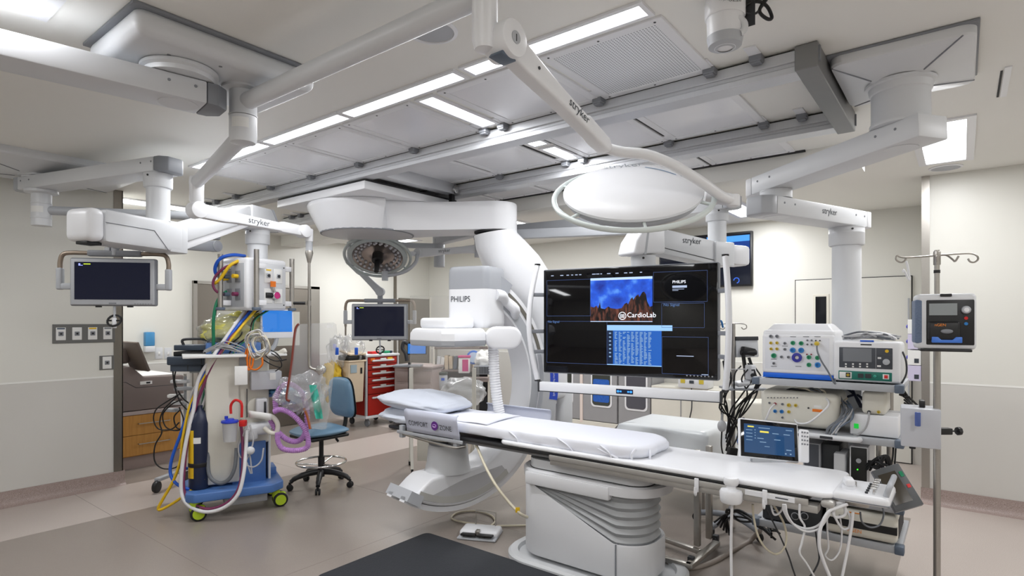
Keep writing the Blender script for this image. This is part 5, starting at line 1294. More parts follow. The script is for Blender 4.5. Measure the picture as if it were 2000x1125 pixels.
m = M_(); m.box(A(.13, .08, .40), (.27, .34, .36), myaw, .006); m.build('lower_panel', BLUEP, t, 30)
m = M_(); m.cyl(A(.11, -.10, .80), A(.11, -.10, 1.05), .004, seg=8); m.build('panel_seam', DARK, t, 0)
m = M_(); m.box(A(.30, .12, .42), (.02, .34, .45), myaw, .004); m.build('side_panel', PAPER, t, 30)
m = M_(); m.cyl(A(.19, -.075, .88), A(.19, -.10, .88), .085, seg=32, bev=.01); k = m.build('absorber_cap', CREAM, t, 40)
m = M_(); m.box(A(.22, -.14, .88), (.09, .10, .17), myaw, .012, 3); m.build('vent_valve', WHITE2, t, 40)
m = M_(); m.box(A(.245, -.195, .89), (.018, .012, .10), myaw, .003); m.build('scale_strip', DARK, t, 30)
m = M_(); m.box(A(.20, -.10, .70), (.20, .18, .10), myaw, .03, 3); m.cyl(A(.14, -.16, .62), A(.14, -.16, .72), .05, seg=24, bev=.008); m.build('absorber_block', WHITE2, t, 40)
m = M_(); m.box(A(.26, -.06, 1.12), (.25, .22, .16), myaw, .01, 2); k = m.build('module_box', mat('module_grey', (190, 192, 198), .4), t, 40)
m = M_(); m.box(A(.31, -.172, 1.155), (.05, .003, .06), myaw); m.build('label', PAPER, k, 0)
m = M_(); m.box(A(.02, .02, 1.345), (.80, .50, .02), myaw, .004); ws = m.build('top_shelf', PAPER, t, 30)
m = M_(); m.box(A(-.04, .05, 1.28), (.34, .3, .11), myaw, .01); m.build('shelf_support', GREYP, t, 30)
m = M_(); m.box(A(.05, -.235, 1.18), (.10, .02, .16), myaw, .004); m.build('paper_box', PAPER, t, 30)
m = M_(); m.box(A(.02, .18, 1.40), (.44, .3, .10), myaw, .01); m.build('blue_shelf', BLUEP, t, 30)
m = M_(); m.box(A(.42, .15, .97), (.42, .34, .03), myaw, .006); m.box(A(.52, .15, .92), (.2, .3, .09), myaw, .006); m.build('work_surface', BLUEP, t, 30)
m = M_(); m.beam(A(.30, .05, 1.0), A(.42, -.02, 1.10), .03, .03); m.build('flex_arm', GREYM, t, 30)
# patient monitor on the machine's near side
t2 = thing('patient_monitor', A(-.42, -.02, 1.16), 'dark slate patient monitor with a carry handle on the machine beside the alcove', 'monitor')
mc_ = P(379, 703, 5.15); dx_ = mc_ - A(0, 0, mc_.z)
def Mm(u, w, z): return mc_ + RGT * u + FWD * w + UP * z
Rm = Matrix((RGT, FWD, UP)).transposed(); ym = TH - math.pi / 2
m = M_(); m.box(Mm(0, 0, .0), (.34, .26, .075), ym, .012, 2); b = m.build('body', NAVYG, t2, 40)
m = M_(); m.box(Mm(-.02, .0, -.065), (.27, .2, .06), ym, .006); m.build('lower_bay', mat('bay_slate', (70, 82, 98), .5), b, 30)
m = M_(); m.box(Mm(.0, -.10, -.065), (.006, .004, .05), ym); m.box(Mm(.135, -.131, .0), (.006, .003, .06), ym); m.build('bay_gap', DARK, b, 0)
m = M_(); m.box(Mm(.0, .02, .058), (.28, .2, .04), ym, .008); m.build('black_tray', BLACK, b, 30)
m = M_(); m.box(Mm(-.0, .06, .11), (.32, .2, .05), ym, .008); u_ = m.build('upper_unit', NAVYG, t2, 40)
m = M_(); m.tube([Mm(-.09, .0, .13), Mm(-.10, -.01, .17), Mm(-.06, -.01, .185), Mm(.10, -.01, .185), Mm(.13, 0, .16)], .012, 8, 3); m.build('carry_handle', DARK, u_)
m = M_(); m.cyl(Mm(.07, 0, -.10), Mm(.07, 0, -.48), .018, seg=12); m.box(Mm(.07, .0, -.1), (.14, .14, .02), ym); m.build('mount_post', GREYP, t2)
m = M_(); m.beam(Mm(.07, 0, -.45), A(-.20, .1, mc_.z - .45), .04, .03); m.build('mount_arm', GREYP, t2, 30)
# module rack of white clips below it
t2 = thing('cable_module', P(352, 780, 5.15), 'white and clear plug modules clustered on the post under the dark patient monitor', 'module')
for k in range(5):
    c = P(352 + 10 * (k % 2) - 4 * k, 745 + 14 * k, 5.15)
    m = M_(); m.box(c, (.15 - .01 * k, .06, .03), ym + .3 * math.sin(k), .008, 2, None); m.build('module', [WHITE2, GREYP, PAPER, WHITE2, GREYP][k], t2, 40)
m = M_(); m.cyl(P(362, 735, 5.17), P(362, 830, 5.17), .012, seg=10); m.build('post', GREYP, t2)
# small blue screen behind
q = P(541, 632, 5.35)
t2 = thing('machine_display', q - UP * .14, 'tilted white framed display glowing blue beside the gas outlet box', 'monitor')
f_ = (-FWD + RGT * .62 + UP * .05).normalized(); r_ = UP.cross(f_).normalized(); R_ = Matrix((r_, -f_, f_.cross(r_) * 1)).transposed(); R_ = Matrix((r_, -f_, r_.cross(-f_))).transposed()
m = M_(); m.box(q, (.29, .05, .27), 0, .01, 2, R_); b = m.build('housing', WHITE, t2, 40)
m = M_(); m.box(q + f_ * .026 + UP * .02, (.255, .004, .195), 0, 0, 1, R_); m.build('screen', SCRBLUE, b, 0)
m = M_(); m.cyl(q + f_ * .026 - UP * .108, q + f_ * .029 - UP * .108, .008, seg=12); m.box(q + f_ * .027 - UP * .108 + r_ * .05, (.01, .003, .02), 0, 0, 1, R_); m.build('button', BLUED, b, 0)
m = M_(); m.tube([q - UP * .13, q - UP * .2 - r_ * .02, q - UP * .3 - r_ * .1], .02, 8, 3); m.build('arm', GREYP, t2)
# gas cylinder
t2 = thing('gas_cylinder', A(-.25, -.06, .24), 'dark navy gas cylinder with yellow band strapped to the anesthesia machine', 'gas cylinder')
c = A(-.255, -.07, 0)
m = M_(); m.lathe([(0, .235), (.075, .235), (.08, .25), (.08, .78), (.06, .86), (.025, .90), (.025, .93), (0, .93)], c, UP, 32); b = m.build('body', BLUED, t2, 50)
m = M_(); m.grid(lambda a, b: c + UP * (.33 + .40 * b) - FWD * (.081 * math.cos((a - 1.0) * .9)) + RGT * (.081 * math.sin((a - 1.05) * .9)), 8, 1); m.build('yellow_label', YELLOW, b)
m = M_(); m.grid(lambda a, b: c + UP * (.62 + .05 * b) - FWD * (.0812 * math.cos((a - .3) * .9)) + RGT * (.0812 * math.sin((a - .3) * .9)), 8, 1); m.build('white_label', PAPER, b)
m = M_(); m.lathe([(.083, .42), (.085, .425), (.085, .45), (.083, .455)], c, UP, 32); m.build('strap', BLACK, t2)
# suction canister
c = P(449, 835, 4.82)
t2 = thing('suction_canister', c - UP * .13, 'clear suction canister with blue lid and red tube on the machine front', 'canister')
m = M_(); m.lathe([(.048, 0), (.06, .16), (.062, .165), (.058, .165), (.046, .004), (0, .004), (0, 0)], c - UP * .115, UP, 28); m.build('jar', MILKY, t2, 40)
m = M_(); m.lathe([(0, .19), (.03, .19), (.034, .178), (.066, .175), (.068, .16), (.062, .155), (0, .155)], c - UP * .115, UP, 28); m.cyl(c + UP * .07 - RGT * .03, c + UP * .095 - RGT * .03, .014, seg=10); m.build('lid', mat('lid_blue', (34, 60, 190), .4), t2)
q = P(470, 830, 4.84)
m = M_(); m.box(q + RGT * .02 + UP * .015, (.05, .05, .05), ym, .005); m.build('red_holder', REDB, t2, 40)
m = M_(); m.tube(PP([(451, 808), (451, 792), (457, 783), (464, 782), (472, 789), (472, 815)], 4.82), .011, 8, 4); m.build('red_tube', REDB, t2)
m = M_(); m.beam(c, A(.0, -.12, c.z), .03, .03); m.build('bracket', GREYP, t2, 30)
# hoses
HO = []
def hose(pts, d, r, mt, lb, name='hose', cat='hose', group='hoses at the anesthesia machine', res=8):
    m = M_(); m.tube(PP(pts, d), r, 8, res); o = m.build(name, mt, None, 80); tag(o, lb, cat, group); return o
dz = 4.98
hose([(540 - 62, 500, 5.2), (455, 498, 5.05), (432, 504, 5.0), (421, 520, 5.0), (422, 535, 5.02), (435, 544, 5.08), (452, 545, 5.14)], dz, .015, BLUEB, 'thick blue hose looping over the top left of the gas outlet box')
hose([(484, 504, 5.2), (465, 510, 5.05), (448, 520, 5.0), (430, 545, 5.0), (420, 553, 5.0), (428, 549, 5.02), (440, 545, 5.08), (454, 545, 5.14)], dz, .014, YELLOW, 'yellow hose looping beside the gas outlet box')
hose([(478, 506, 5.2), (460, 515, 5.05), (440, 522, 5.0), (422, 538, 4.98), (416, 556, 4.98), (424, 570, 5.0), (440, 576, 5.08), (456, 576, 5.14)], dz, .011, MAROON, 'maroon hose looping down to the lower side coupling of the gas outlet box')
hose([(470, 560, 5.4), (440, 571, 5.1), (424, 590, 5.02), (417, 625, 5.0), (417, 665, 5.02), (416, 700, 5.04), (405, 745, 5.04), (395, 800, 5.0), (392, 860, 4.98), (386, 910, 4.96), (384, 940, 4.95), (395, 950, 4.95), (412, 938, 4.97)], dz, .014, GREENP, 'green hose hanging from the gas outlet box down to the blue base')
hose([(500, 605, 5.2), (470, 640, 5.05), (430, 690, 4.95), (400, 735, 4.9), (372, 790, 4.86), (358, 850, 4.84), (352, 900, 4.82), (338, 940, 4.82), (318, 975, 4.82), (309, 994, 4.82), (322, 992, 4.82), (360, 968, 4.82), (400, 935, 4.86)], dz, .012, YELLOW, 'long yellow hose hanging down and bending sharply near the floor')
hose([(492, 605, 5.2), (462, 640, 5.05), (425, 690, 4.95), (396, 735, 4.9), (370, 800, 4.86), (352, 850, 4.85), (336, 895, 4.84), (333, 925, 4.83), (345, 945, 4.82), (370, 955, 4.84), (395, 945, 4.9), (405, 935, 4.92), (385, 915, 4.95), (360, 915, 4.92)], dz, .013, BLUEB, 'long blue hose hanging down and coiling on the blue base')
hose([(480, 605, 5.2), (455, 640, 5.05), (420, 690, 4.92), (388, 740, 4.87), (378, 800, 4.84), (364, 860, 4.80), (355, 920, 4.77), (355, 965, 4.75), (372, 990, 4.73), (405, 1000, 4.73), (440, 990, 4.74), (465, 965, 4.76), (476, 925, 4.8), (480, 880, 4.86), (482, 840, 4.9)], dz, .015, WHOSE, 'thick white hose hanging in a deep loop under the blue base')
hose([(488, 605, 5.2), (450, 660, 5.0), (412, 720, 4.9), (384, 790, 4.86), (368, 850, 4.83), (360, 915, 4.79), (360, 960, 4.77), (378, 984, 4.75), (408, 994, 4.75), (442, 983, 4.76), (464, 958, 4.78), (473, 920, 4.82), (474, 870, 4.88), (470, 820, 4.94)], dz, .012, MAROON, 'maroon hose hanging beside the thick white one in a deep loop')
hose([(406, 875, 4.9), (408, 925, 4.86), (425, 943, 4.85), (445, 938, 4.86), (458, 915, 4.88), (462, 875, 4.92)], dz, .016, GHOSED, 'short dark grey hose looping in front of the cream column')
hose([(398, 755, 4.92), (404, 762, 4.92), (400, 780, 4.92), (388, 810, 4.92), (376, 825, 4.92), (384, 838, 4.92), (390, 835, 4.92), (372, 790, 4.92), (380, 758, 4.92), (392, 751, 4.92)], dz, .012, WHOSE, 'white hose bunched in a figure of eight beside the gas cylinder')
for k, (mt, lb, x0, x1) in enumerate(((BLACK, 'thin black lead running from the gas box down behind the yellow bundle', 560 - 50, 430), (BLACK, 'second black lead below the gas box, nearer the blue screen', 525, 445), (GREENP, 'thin green lead slanting down under the gas box', 528, 452))):
    hose([(x0, 604, 5.25), (x0 - 30, 625, 5.2), ((x0 + x1) / 2, 655, 5.12), (x1 + 10, 680, 5.08), (x1, 698, 5.06)], dz, .006, mt, lb, 'cable', 'cable', 'thin leads under the gas outlet box')
# black leads looping left
def wires(name, lb, cat, paths, mt, parent_loc, r=.005, group=None):
    t_ = thing(name, parent_loc, lb, cat, group)
    for p in paths:
        m = M_(); m.tube(p, r, 6, 6); m.build('strand', mt if not isinstance(mt, list) else random.choice(mt), t_, 80)
    return t_
rnd = random.Random(4)
wires('cable_bundle', 'tangle of thin black leads looping out to the side of the anesthesia machine', 'cable', [PP([(345, 700), (338, 720), (341, 755), (352, 785), (365, 800)], 5.1), PP([(350, 770), (325, 785), (305, 800), (300, 820), (310, 838), (335, 838), (350, 825)], 5.1), PP([(355, 780), (335, 790), (318, 810), (325, 835), (350, 840), (358, 820), (350, 795)], 5.08), PP([(345, 775), (320, 800), (312, 825), (316, 845), (303, 870), (302, 900), (318, 915), (345, 912), (362, 890)], 5.06), PP([(345, 715), (341, 745), (355, 775), (372, 790)], 5.12), PP([(352, 800), (340, 815), (345, 835), (358, 838)], 5.1)], BLACK, P(335, 830, 5.1), .006)
# grey ECG lead pile on the shelf
paths = []
for k in range(14):
    y = 690 - rnd.random() * 10; x0 = 395 + rnd.random() * 20; x1 = 455 + rnd.random() * 25
    paths.append(PP([(x0, y, 4.95), (x0 + 18, y - 6 - rnd.random() * 5, 4.92), ((x0 + x1) / 2 + rnd.uniform(-8, 8), y - 8 - rnd.random() * 6, 4.93), (x1 - 8, y - rnd.random() * 5, 4.96), (x1, y + 1, 4.98)], 4.95))
wires('cable_pile', 'pile of pale grey leads heaped on the white shelf of the anesthesia machine', 'cable', paths, GHOSE, P(435, 690, 4.95), .005)
paths = []
for k in range(10):
    cx, cy = 505 + rnd.uniform(-6, 6), 675 + rnd.uniform(-8, 8); r0, r1 = 14 + rnd.random() * 8, 16 + rnd.random() * 12
    paths.append([P(cx + r0 * math.cos(a) + 2 * math.sin(3 * a), cy + r1 * math.sin(a), 4.95 + .03 * math.sin(a * 2 + k)) for a in [2 * math.pi * q / 12 + k for q in range(12)]])
wires('cable_coil', 'coiled cream and white leads hanging at the corner of the white shelf', 'cable', paths, [CHOSE, WHOSE, GHOSE], P(505, 700, 4.95), .006)
paths = [PP([(484, 680), (483, 705), (485, 722), (492, 716), (495, 700)], 4.93), PP([(490, 690), (488, 716), (500, 722), (512, 712), (512, 698)], 4.93), PP([(486, 672), (480, 690), (484, 712)], 4.95)]
wires('orange_leads', 'orange leads hanging below the coiled cream cables', 'cable', paths, ORANGE, P(488, 720, 4.93), .008)
paths = [PP([(515, 690), (525, 700), (540, 705), (560, 702)], 5.0), PP([(510, 700), (530, 712), (548, 718)], 5.0), PP([(530, 690), (545, 700), (550, 715), (538, 725)], 5.02), PP([(520, 680), (540, 690), (552, 705)], 5.05)]
wires('cable_bundle', 'loose black leads trailing on the right side of the anesthesia machine', 'cable', paths, BLACK, P(535, 720, 5), .005)
m = M_(); m.box(P(549, 689, 5.1), (.10, .04, .05), ym, .015, 3, Matrix.Rotation(ym, 3, 'Z') @ Matrix.Rotation(-.5, 3, 'Y')); o = m.build('probe_camera', CREAM, None, 50); tag(o, 'small cream probe head sticking out by the coiled leads', 'probe')
# yellow gowns in a clear bag
m = cushion(P(450, 650, 5.26), .40, .28, .20, Matrix.Rotation(ym, 3, 'Z'), 9, .08, .35); o = m.build('folded_gown', YELLOWP, None, 80); tag(o, 'pale yellow folded gown in a clear bag on top of the machine', 'gown', 'gowns on the machine')
m = cushion(P(478, 634, 5.38), .46, .24, .20, Matrix.Rotation(ym + .2, 3, 'Z'), 10, .08, .35); o = m.build('folded_gown', YELLOWP, None, 80); tag(o, 'second pale yellow gown bundle behind the front one', 'gown', 'gowns on the machine')
m = cushion(P(462, 648, 5.30), .52, .38, .27, Matrix.Rotation(ym, 3, 'Z'), 13, .06, .4); o = m.build('plastic_bag', FILM, None, 80); tag(o, 'clear crumpled plastic bag around the yellow gowns', 'bag')
# papers and clear tubing on the front
m = M_(); m.grid(lambda a, b: P(486 + 44 * a, 802 + 6 * a + 13 * b, 4.85 - .04 * math.sin(a * 3)), 8, 2); o = m.build('paper_sheet', PAPER, None, 60, solid=.002); tag(o, 'white printed paper sheet clipped to the machine front above the clear tubing', 'paper')
wires('clear_tubing', 'thin clear tubing hanging in loops with a white bulb on the machine front', 'tube', [PP([(482, 825), (475, 850), (466, 870), (468, 890), (480, 900), (490, 925)], 4.9), PP([(488, 830), (495, 855), (490, 880), (480, 905), (495, 912), (510, 900), (515, 875)], 4.88), PP([(490, 840), (480, 860), (488, 890), (492, 925)], 4.9)], MILKY, P(490, 925, 4.9), .007)
m = M_(); m.ball(P(489, 880, 4.88), .035, (1, 1, 1)); o = m.build('bulb', WHITE2, None, 80); o.name = 'breathing_bulb'; tag(o, 'round white bulb hanging among the clear tubing', 'bulb')
# purple breathing circuit
def corr(pts, d, r, lb, mt):
    pc = catmull(PP(pts, d), 26)
    m = M_(); m.tube(pc, r, 12, 1, radii=[r if k % 4 < 2 else r * .84 for k in range(len(pc))]); o = m.build('breathing_hose', mt, None, 30); tag(o, lb, 'hose', 'breathing hoses'); return o
corr([(535, 804), (548, 800), (565, 806), (582, 820), (596, 840), (602, 860), (598, 875), (575, 880), (552, 876), (543, 862), (542, 845)], 4.88, .023, 'thick lilac corrugated breathing hose, lower loop in front of the blue stool', PURPLE)
corr([(528, 820), (540, 840), (560, 858), (580, 862), (594, 850), (600, 820), (596, 785), (585, 762), (565, 750), (548, 758), (538, 780), (540, 805)], 4.95, .024, 'thick lilac corrugated breathing hose, tall upper loop behind the shield', PURPLE)
m = M_(); m.tube(PP([(520, 812), (533, 815), (542, 828), (540, 845), (528, 845), (516, 835)], 4.92), .02, 10, 5); o = m.build('elbow_tube', CREAM, None, 60); tag(o, 'cream elbow tube joining the lilac hoses to the machine', 'tube')
# gloves and bag on the blue work surface
m = cushion(P(555, 762, 5.3), .26, .16, .08, None, 21, .2); o = m.build('blue_wrap', mat('wrap_blue', (96, 160, 205), .6), None, 80); tag(o, 'crumpled light blue wrap lying on the blue work surface', 'cloth')
m = cushion(P(590, 765, 5.05), .40, .3, .26, Matrix.Rotation(.4, 3, 'Z'), 22, .08, .4); o = m.build('plastic_bag', FILM, None, 80); tag(o, 'large clear plastic bag resting behind the hanging shield', 'bag')
# grey wheeled stand at the far left of the machine
t2 = thing('wheeled_stand', P(307, 960, 5.3), 'grey wheeled stand foot with black castors beside the anesthesia machine', 'stand')
q = PZ(306, 962, 0); q2 = PZ(345, 948, 0)
m = M_(); m.beam(q + UP * .12, q2 + UP * .12 + FWD * .2, .06, .035, .01); m.build('foot_bar', GREYP, t2, 40)
for c in (q, q2 + FWD * .15):
    m = M_(); m.cyl(c + UP * .055 - RGT * .02, c + UP * .055 + RGT * .02, .055, seg=24, bev=.008); k = m.build('castor', BLACK, t2, 40)
    m = M_(); m.cyl(c + UP * .06, c + UP * .12, .012, seg=10); m.build('stem', GREYM, k)
m = M_(); m.cyl(q2 + FWD * .15 + UP * .12, q2 + FWD * .15 + UP * 1.1, .014, seg=12); m.build('post', STEEL, t2)
# ---------------------------------------------------------------- blue stool
SO = V((3.37, 5.02, 0))
t = thing('stool', SO, 'light blue vinyl swivel stool with a chrome foot ring and five black castors', 'chair')
m = M_(); m.cyl(SO + UP * .10, SO + UP * .30, .032, seg=20); m.cyl(SO + UP * .3, SO + UP * .50, .022, seg=18); m.build('gas_column', BLACK, t)
for k in range(5):
    a = math.radians(14 + 72 * k); d = V((math.cos(a), math.sin(a), 0))
    m = M_(); m.tube([SO + UP * .15, SO + d * .12 + UP * .145, SO + d * .24 + UP * .115, SO + d * .29 + UP * .08], .025, 10, 4, radii=[.03, .028, .024, .02]); lg = m.build('leg', BLACK, t, 60)
    n = d.cross(UP)
    m = M_(); c = SO + d * .295 + UP * .03
    for sg in (-.014, .014): m.cyl(c + n * (sg - .009), c + n * (sg + .009), .03, seg=18, bev=.005)
    m.cyl(c + UP * .01, c + UP * .05, .012, seg=10); m.build('castor', RUBBER, lg, 50)
m = M_(); m.tube([SO + V((.235 * math.cos(a), .235 * math.sin(a), .245)) for a in [2 * math.pi * q / 40 for q in range(40)]], .011, 10, 1, closed=True)
for k in range(3): a = k * 2.1 + .5; m.tube([SO + V((.03 * math.cos(a), .03 * math.sin(a), .22)), SO + V((.235 * math.cos(a), .235 * math.sin(a), .245))], .008, 8, 1)
m.build('foot_ring', CHROME, t, 60)
sd = (RGT * .62 + FWD * .78).normalized(); sf = UP.cross(sd)      # backrest sits on the sd side
Rs = Matrix((sd, sf, UP)).transposed()
m = cushion(SO - sd * .02 + UP * .56, .50, .47, .10, Rs, 1, .0); st = m.build('seat', VINYLB, t, 80)
m = M_(); m.box(SO - sd * .02 + UP * .512, (.42, .40, .035), 0, .015, 3, Rs); m.build('seat_pan', BLACK, st, 40)
m = M_(); m.tube([SO + sd * .05 + UP * .49, SO + sd * .18 + UP * .475, SO + sd * .2 + UP * .46 - FWD * .08, SO + sd * .24 + UP * .43 - FWD * .12], .012, 8, 3); m.build('lever', BLACK, st)
m = M_(); m.tube([SO + sd * .1 + UP * .50, SO + sd * .24 + UP * .52, SO + sd * .285 + UP * .62, SO + sd * .285 + UP * .78], .022, 10, 4); m.build('back_stem', BLACK, t)
Rb = Rs @ Matrix.Rotation(-.12, 3, 'Y')
m = M_()
def pad(m, c, w, h, th, R, n=24):
    out = []
    for k in range(n):
        a = 2 * math.pi * k / n; out.append((math.copysign(abs(math.cos(a)) ** .55, math.cos(a)) * w / 2 * (1 - .08 * math.sin(a)), math.copysign(abs(math.sin(a)) ** .55, math.sin(a)) * h / 2))
    rings = []
    for f_, x in ((.0, -th / 2 - .006), (.6, -th / 2 - .004), (.9, -th / 2 + .008), (1, 0), (.93, th / 2 - .005), (.6, th / 2), (0.01, th / 2)):
        rings.append([V(c) + R @ V((x + .03 * (a * f_ / (w / 2)) ** 2 * -1, a * max(f_, .01), b * max(f_, .01))) for a, b in out])
    m.loft(rings); return m
pad(m, SO + sd * .25 + UP * .86, .40, .42, .06, Rb); m.build('backrest', VINYLB, t, 80)
m = M_(); pad(m, SO + sd * .285 + UP * .86, .40, .42, .03, Rb); m.build('back_shell', BLACK, t, 80)
# ================================================================ RIGHT RACK
RXF, RXB, RY0, RY1 = 4.05, 4.62, .28, 1.10
t = thing('equipment_rack', (4.34, .69, .28), 'pale grey four tier equipment rack hung from the long boom column', 'equipment rack')
SH = [(1.225, 1.268), (.905, .945), (.52, .56), (.285, .33)]
for z0_, z1_ in SH:
    y0_, y1_ = (RY0, RY1) if z0_ != .52 else (RY0 + .0, RY0 + .62)
    m = M_(); m.bx(RXF, RXB, y0_ + .03, y1_ - .03, z1_ - .016, z1_ - .004); m.bx(RXF - .012, RXF + .012, y0_ + .03, y1_ - .03, z0_, z1_, .003); m.bx(RXF, RXB, y0_ - .0, y0_ + .03, z0_ + .005, z1_ - .003, .003); m.bx(RXF, RXB, y1_ - .03, y1_, z0_ + .005, z1_ - .003, .003)
    s = m.build('shelf', GREYP, t, 30)
    for yy in (y0_, y1_):
        m = M_(); m.bx(RXF - .018, RXF + .05, yy - .012 if yy == y0_ else yy - .035, yy + .035 if yy == y0_ else yy + .012, z0_ - .003, z1_ + .003, .006); m.build('corner_cap', BGREY, s, 30)
m = M_(); m.bx(RXB, RXB + .09, .55, .80, .29, 1.5, .006); m.build('spine', GREYP, t, 30)
m = M_(); m.cyl((RXF + .06, .40, .33), (RXF + .06, .40, .91), .014, seg=14); m.build('post', STEEL, t)
m = M_(); m.cyl((RXB - .06, .38, .33), (RXB - .06, .38, 1.23), .02, seg=14); m.build('post', STEEL, t)
m = M_(); m.tube([(RXF - .012, .98, .93), (RXF - .05, .95, .93), (RXF - .055, .75, .93), (RXF - .05, .52, .93), (RXF - .012, .49, .93)], .017, 10, 4); hb = m.build('handle_bar', WHITE2, t, 60)
for y in (.84, .66): m = M_(); m.box((RXF - .073, y, .93), (.003, .07, .016), 0, .001); m.build('handle_key', DARK, hb, 0)
# --- helper for things whose front faces -X
def G(x, y, X, ox=1400, oy=600, s=4.0175): return PX(ox + x / s, oy + y / s, X)
def jack(parent, c, r, col, name='jack', hole=True):
    m = M_(); m.lathe([(0, 0), (r, 0), (r, .008), (r * .55, .009), (r * .5, .002), (0, .002)], c, -XA, 16); o = m.build(name, col, parent, 40)
    return o
# amplifier
X_ = 4.085
p0 = G(355, 180, X_); p1 = G(925, 570, X_)
t = thing('signal_amplifier', ((X_ + 4.4) / 2, (p0.y + p1.y) / 2, 1.268), 'big white input box with many coloured sockets and a bright blue base stripe', 'medical device')
ya, yb_ = p0.y, p1.y
m = M_(); m.bx(X_ + .012, X_ + .34, yb_, ya, 1.30, 1.585, .022, 3); m.box((X_ + .20, (ya + yb_) / 2, 1.60), (.30, ya - yb_ - .02, .05), 0, .012, 2, None, (.72, .80)); b = m.build('body', WHITE, t, 50)
m = M_(); m.bx(X_, X_ + .03, yb_ + .0, ya, 1.30, 1.555, .02, 3); m.build('front_rim', WHITE, b, 50)
m = M_(); m.bx(X_ - .002, X_ + .02, yb_ + .028, ya - .018, 1.325, 1.54, .006); fp = m.build('front_panel', mat('panel_pale', (222, 224, 230), .45), b, 40)
m = M_(); m.bx(X_ + .004, X_ + .34, yb_ + .008, ya - .004, 1.27, 1.302, .004); m.build('blue_base', mat('stripe_blue', (20, 104, 222), .4), b, 30)
XJ = X_ - .002
GRY = GREYM; JY = mat('jack_yellow', (202, 176, 52), .4); JG = mat('jack_green', (28, 138, 96), .4); JB = mat('jack_blue', (36, 120, 190), .4); JN = mat('jack_navy', (48, 48, 150), .4); JR = mat('jack_red', (150, 30, 50), .4)
for xs, c_, r in (([(425, 280), (473, 280), (427, 327), (473, 327)], JY, .0095), ([(425, 228), (473, 228)], GRY, .011), ([(535, 283), (535, 330), (508, 390), (563, 392), (448, 440)], GRY, .009), ([(598, 280), (663, 283), (724, 393), (791, 397), (724, 452)], JG, .0135), ([(448, 380)], JG, .016), ([(597, 337), (663, 338), (793, 453)], JB, .017), ([(712, 260), (745, 260), (712, 292), (745, 292)], GRY, .006), ([(778, 262), (810, 262)], DARK, .004), ([(708, 370), (742, 370)], JR, .0045)):
    for x, y in xs: jack(fp, G(x, y, XJ), r, c_)
c = G(630, 395, XJ); m = M_(); m.lathe([(.011, 0), (.030, 0), (.030, .012), (.015, .014), (.011, .006)], c, -XA, 24); m.build('ring_socket', JN, fp); m = M_(); m.cyl(c, c - XA * .006, .011, seg=16); m.build('socket_core', CREAM, fp)
c = G(788, 285, XJ); m = M_(); m.cyl(c, c - XA * .035, .014, .012, 16, .003); m.build('yellow_plug', JY, fp)
m = M_()
for x, y in ((448, 408), (598, 232), (700, 232), (640, 465), (535, 305), (448, 465), (790, 232)):
    q = G(x, y, XJ - .0005); m.box(q, (.0006, .035, .003), 0)
m.build('marking', INK, fp, 0)
m = M_(); m.tube([G(785, 305, XJ - .04), G(790, 350, XJ - .06), G(820, 420, XJ - .06), G(870, 500, XJ - .05), G(910, 575, XJ - .05), G(930, 600, XJ - .045), G(925, 560, XJ - .03)], .005, 8, 5); o = m.build('plug_lead', GHOSED, None, 80); tag(o, 'dark grey lead with yellow plug hanging across the front of the white input box', 'cable')
# stimulator with screen
X_ = 4.075
p0 = G(915, 270, X_); p1 = G(1440, 605, X_)
ya, yb_ = p0.y, p1.y
t = thing('defibrillator', (4.22, (ya + yb_) / 2, 1.268), 'white device with grey screen panel and green connector strip on the top rack tier', 'medical device')
m = M_(); m.bx(X_ + .01, 4.40, yb_, ya, 1.272, 1.515, .02, 3); b = m.build('body', WHITE2, t, 50)
m = M_(); m.bx(X_, X_ + .03, yb_ + .0, ya, 1.275, 1.52, .022, 4); m.build('front_rim', WHITE, b, 50)
def panel(parent, x0, y0, x1, y1, X, th, mt, name, bev=.004):
    a, c = G(x0, y0, X), G(x1, y1, X); m = M_(); m.bx(X - th, X + .004, c.y, a.y, c.z, a.z, bev, 2); return m.build(name, mt, parent, 40)
dp = panel(b, 960, 312, 1380, 490, X_, .003, mat('panel_graphite', (66, 70, 78), .45), 'dark_panel')
panel(dp, 990, 320, 1215, 432, X_ - .003, .001, mat('lcd_grey', (120, 124, 130), .12), 'screen', 0)
m = M_(); a = G(1247, 320, X_); c = G(1250, 485, X_); m.bx(X_ - .005, X_, c.y, a.y, c.z, a.z); a = G(1250, 372, X_); c = G(1380, 376, X_); m.bx(X_ - .005, X_, c.y, a.y, c.z, a.z); m.build('divider', GREYP, dp, 0)
c = G(1330, 430, X_ - .003); m = M_(); m.cyl(c, c - XA * .02, .0185, .017, 24, .003); m.build('dial', GREYP, dp)
c = G(1335, 345, X_ - .003); m = M_(); m.cyl(c, c - XA * .006, .0095, seg=18); m.build('yellow_key', YELLOW, dp)
for x in (1013, 1069, 1124, 1180):
    for y in (446, 466): panel(dp, x - 7, y - 6, x + 7, y + 6, X_ - .003, .002, PAPER, 'key', 0)
panel(dp, 1262, 392, 1290, 406, X_ - .003, .001, PAPER, 'key', 0); panel(dp, 1258, 455, 1288, 470, X_ - .003, .001, PAPER, 'key', 0)
gp = panel(b, 955, 495, 1375, 585, X_, .003, mat('strip_green', (14, 112, 98), .4), 'green_strip')
panel(gp, 962, 505, 1058, 560, X_ - .003, .002, PAPER, 'pale_field', .002); q = panel(gp, 1012, 512, 1048, 550, X_ - .005, .002, DARK, 'socket_field', 0)
jack(gp, G(1030, 531, X_ - .006), .008, JY); panel(gp, 1107, 520, 1150, 555, X_ - .003, .004, DARK, 'port', 0); panel(gp, 1165, 522, 1212, 558, X_ - .003, .004, DARK, 'port', 0)
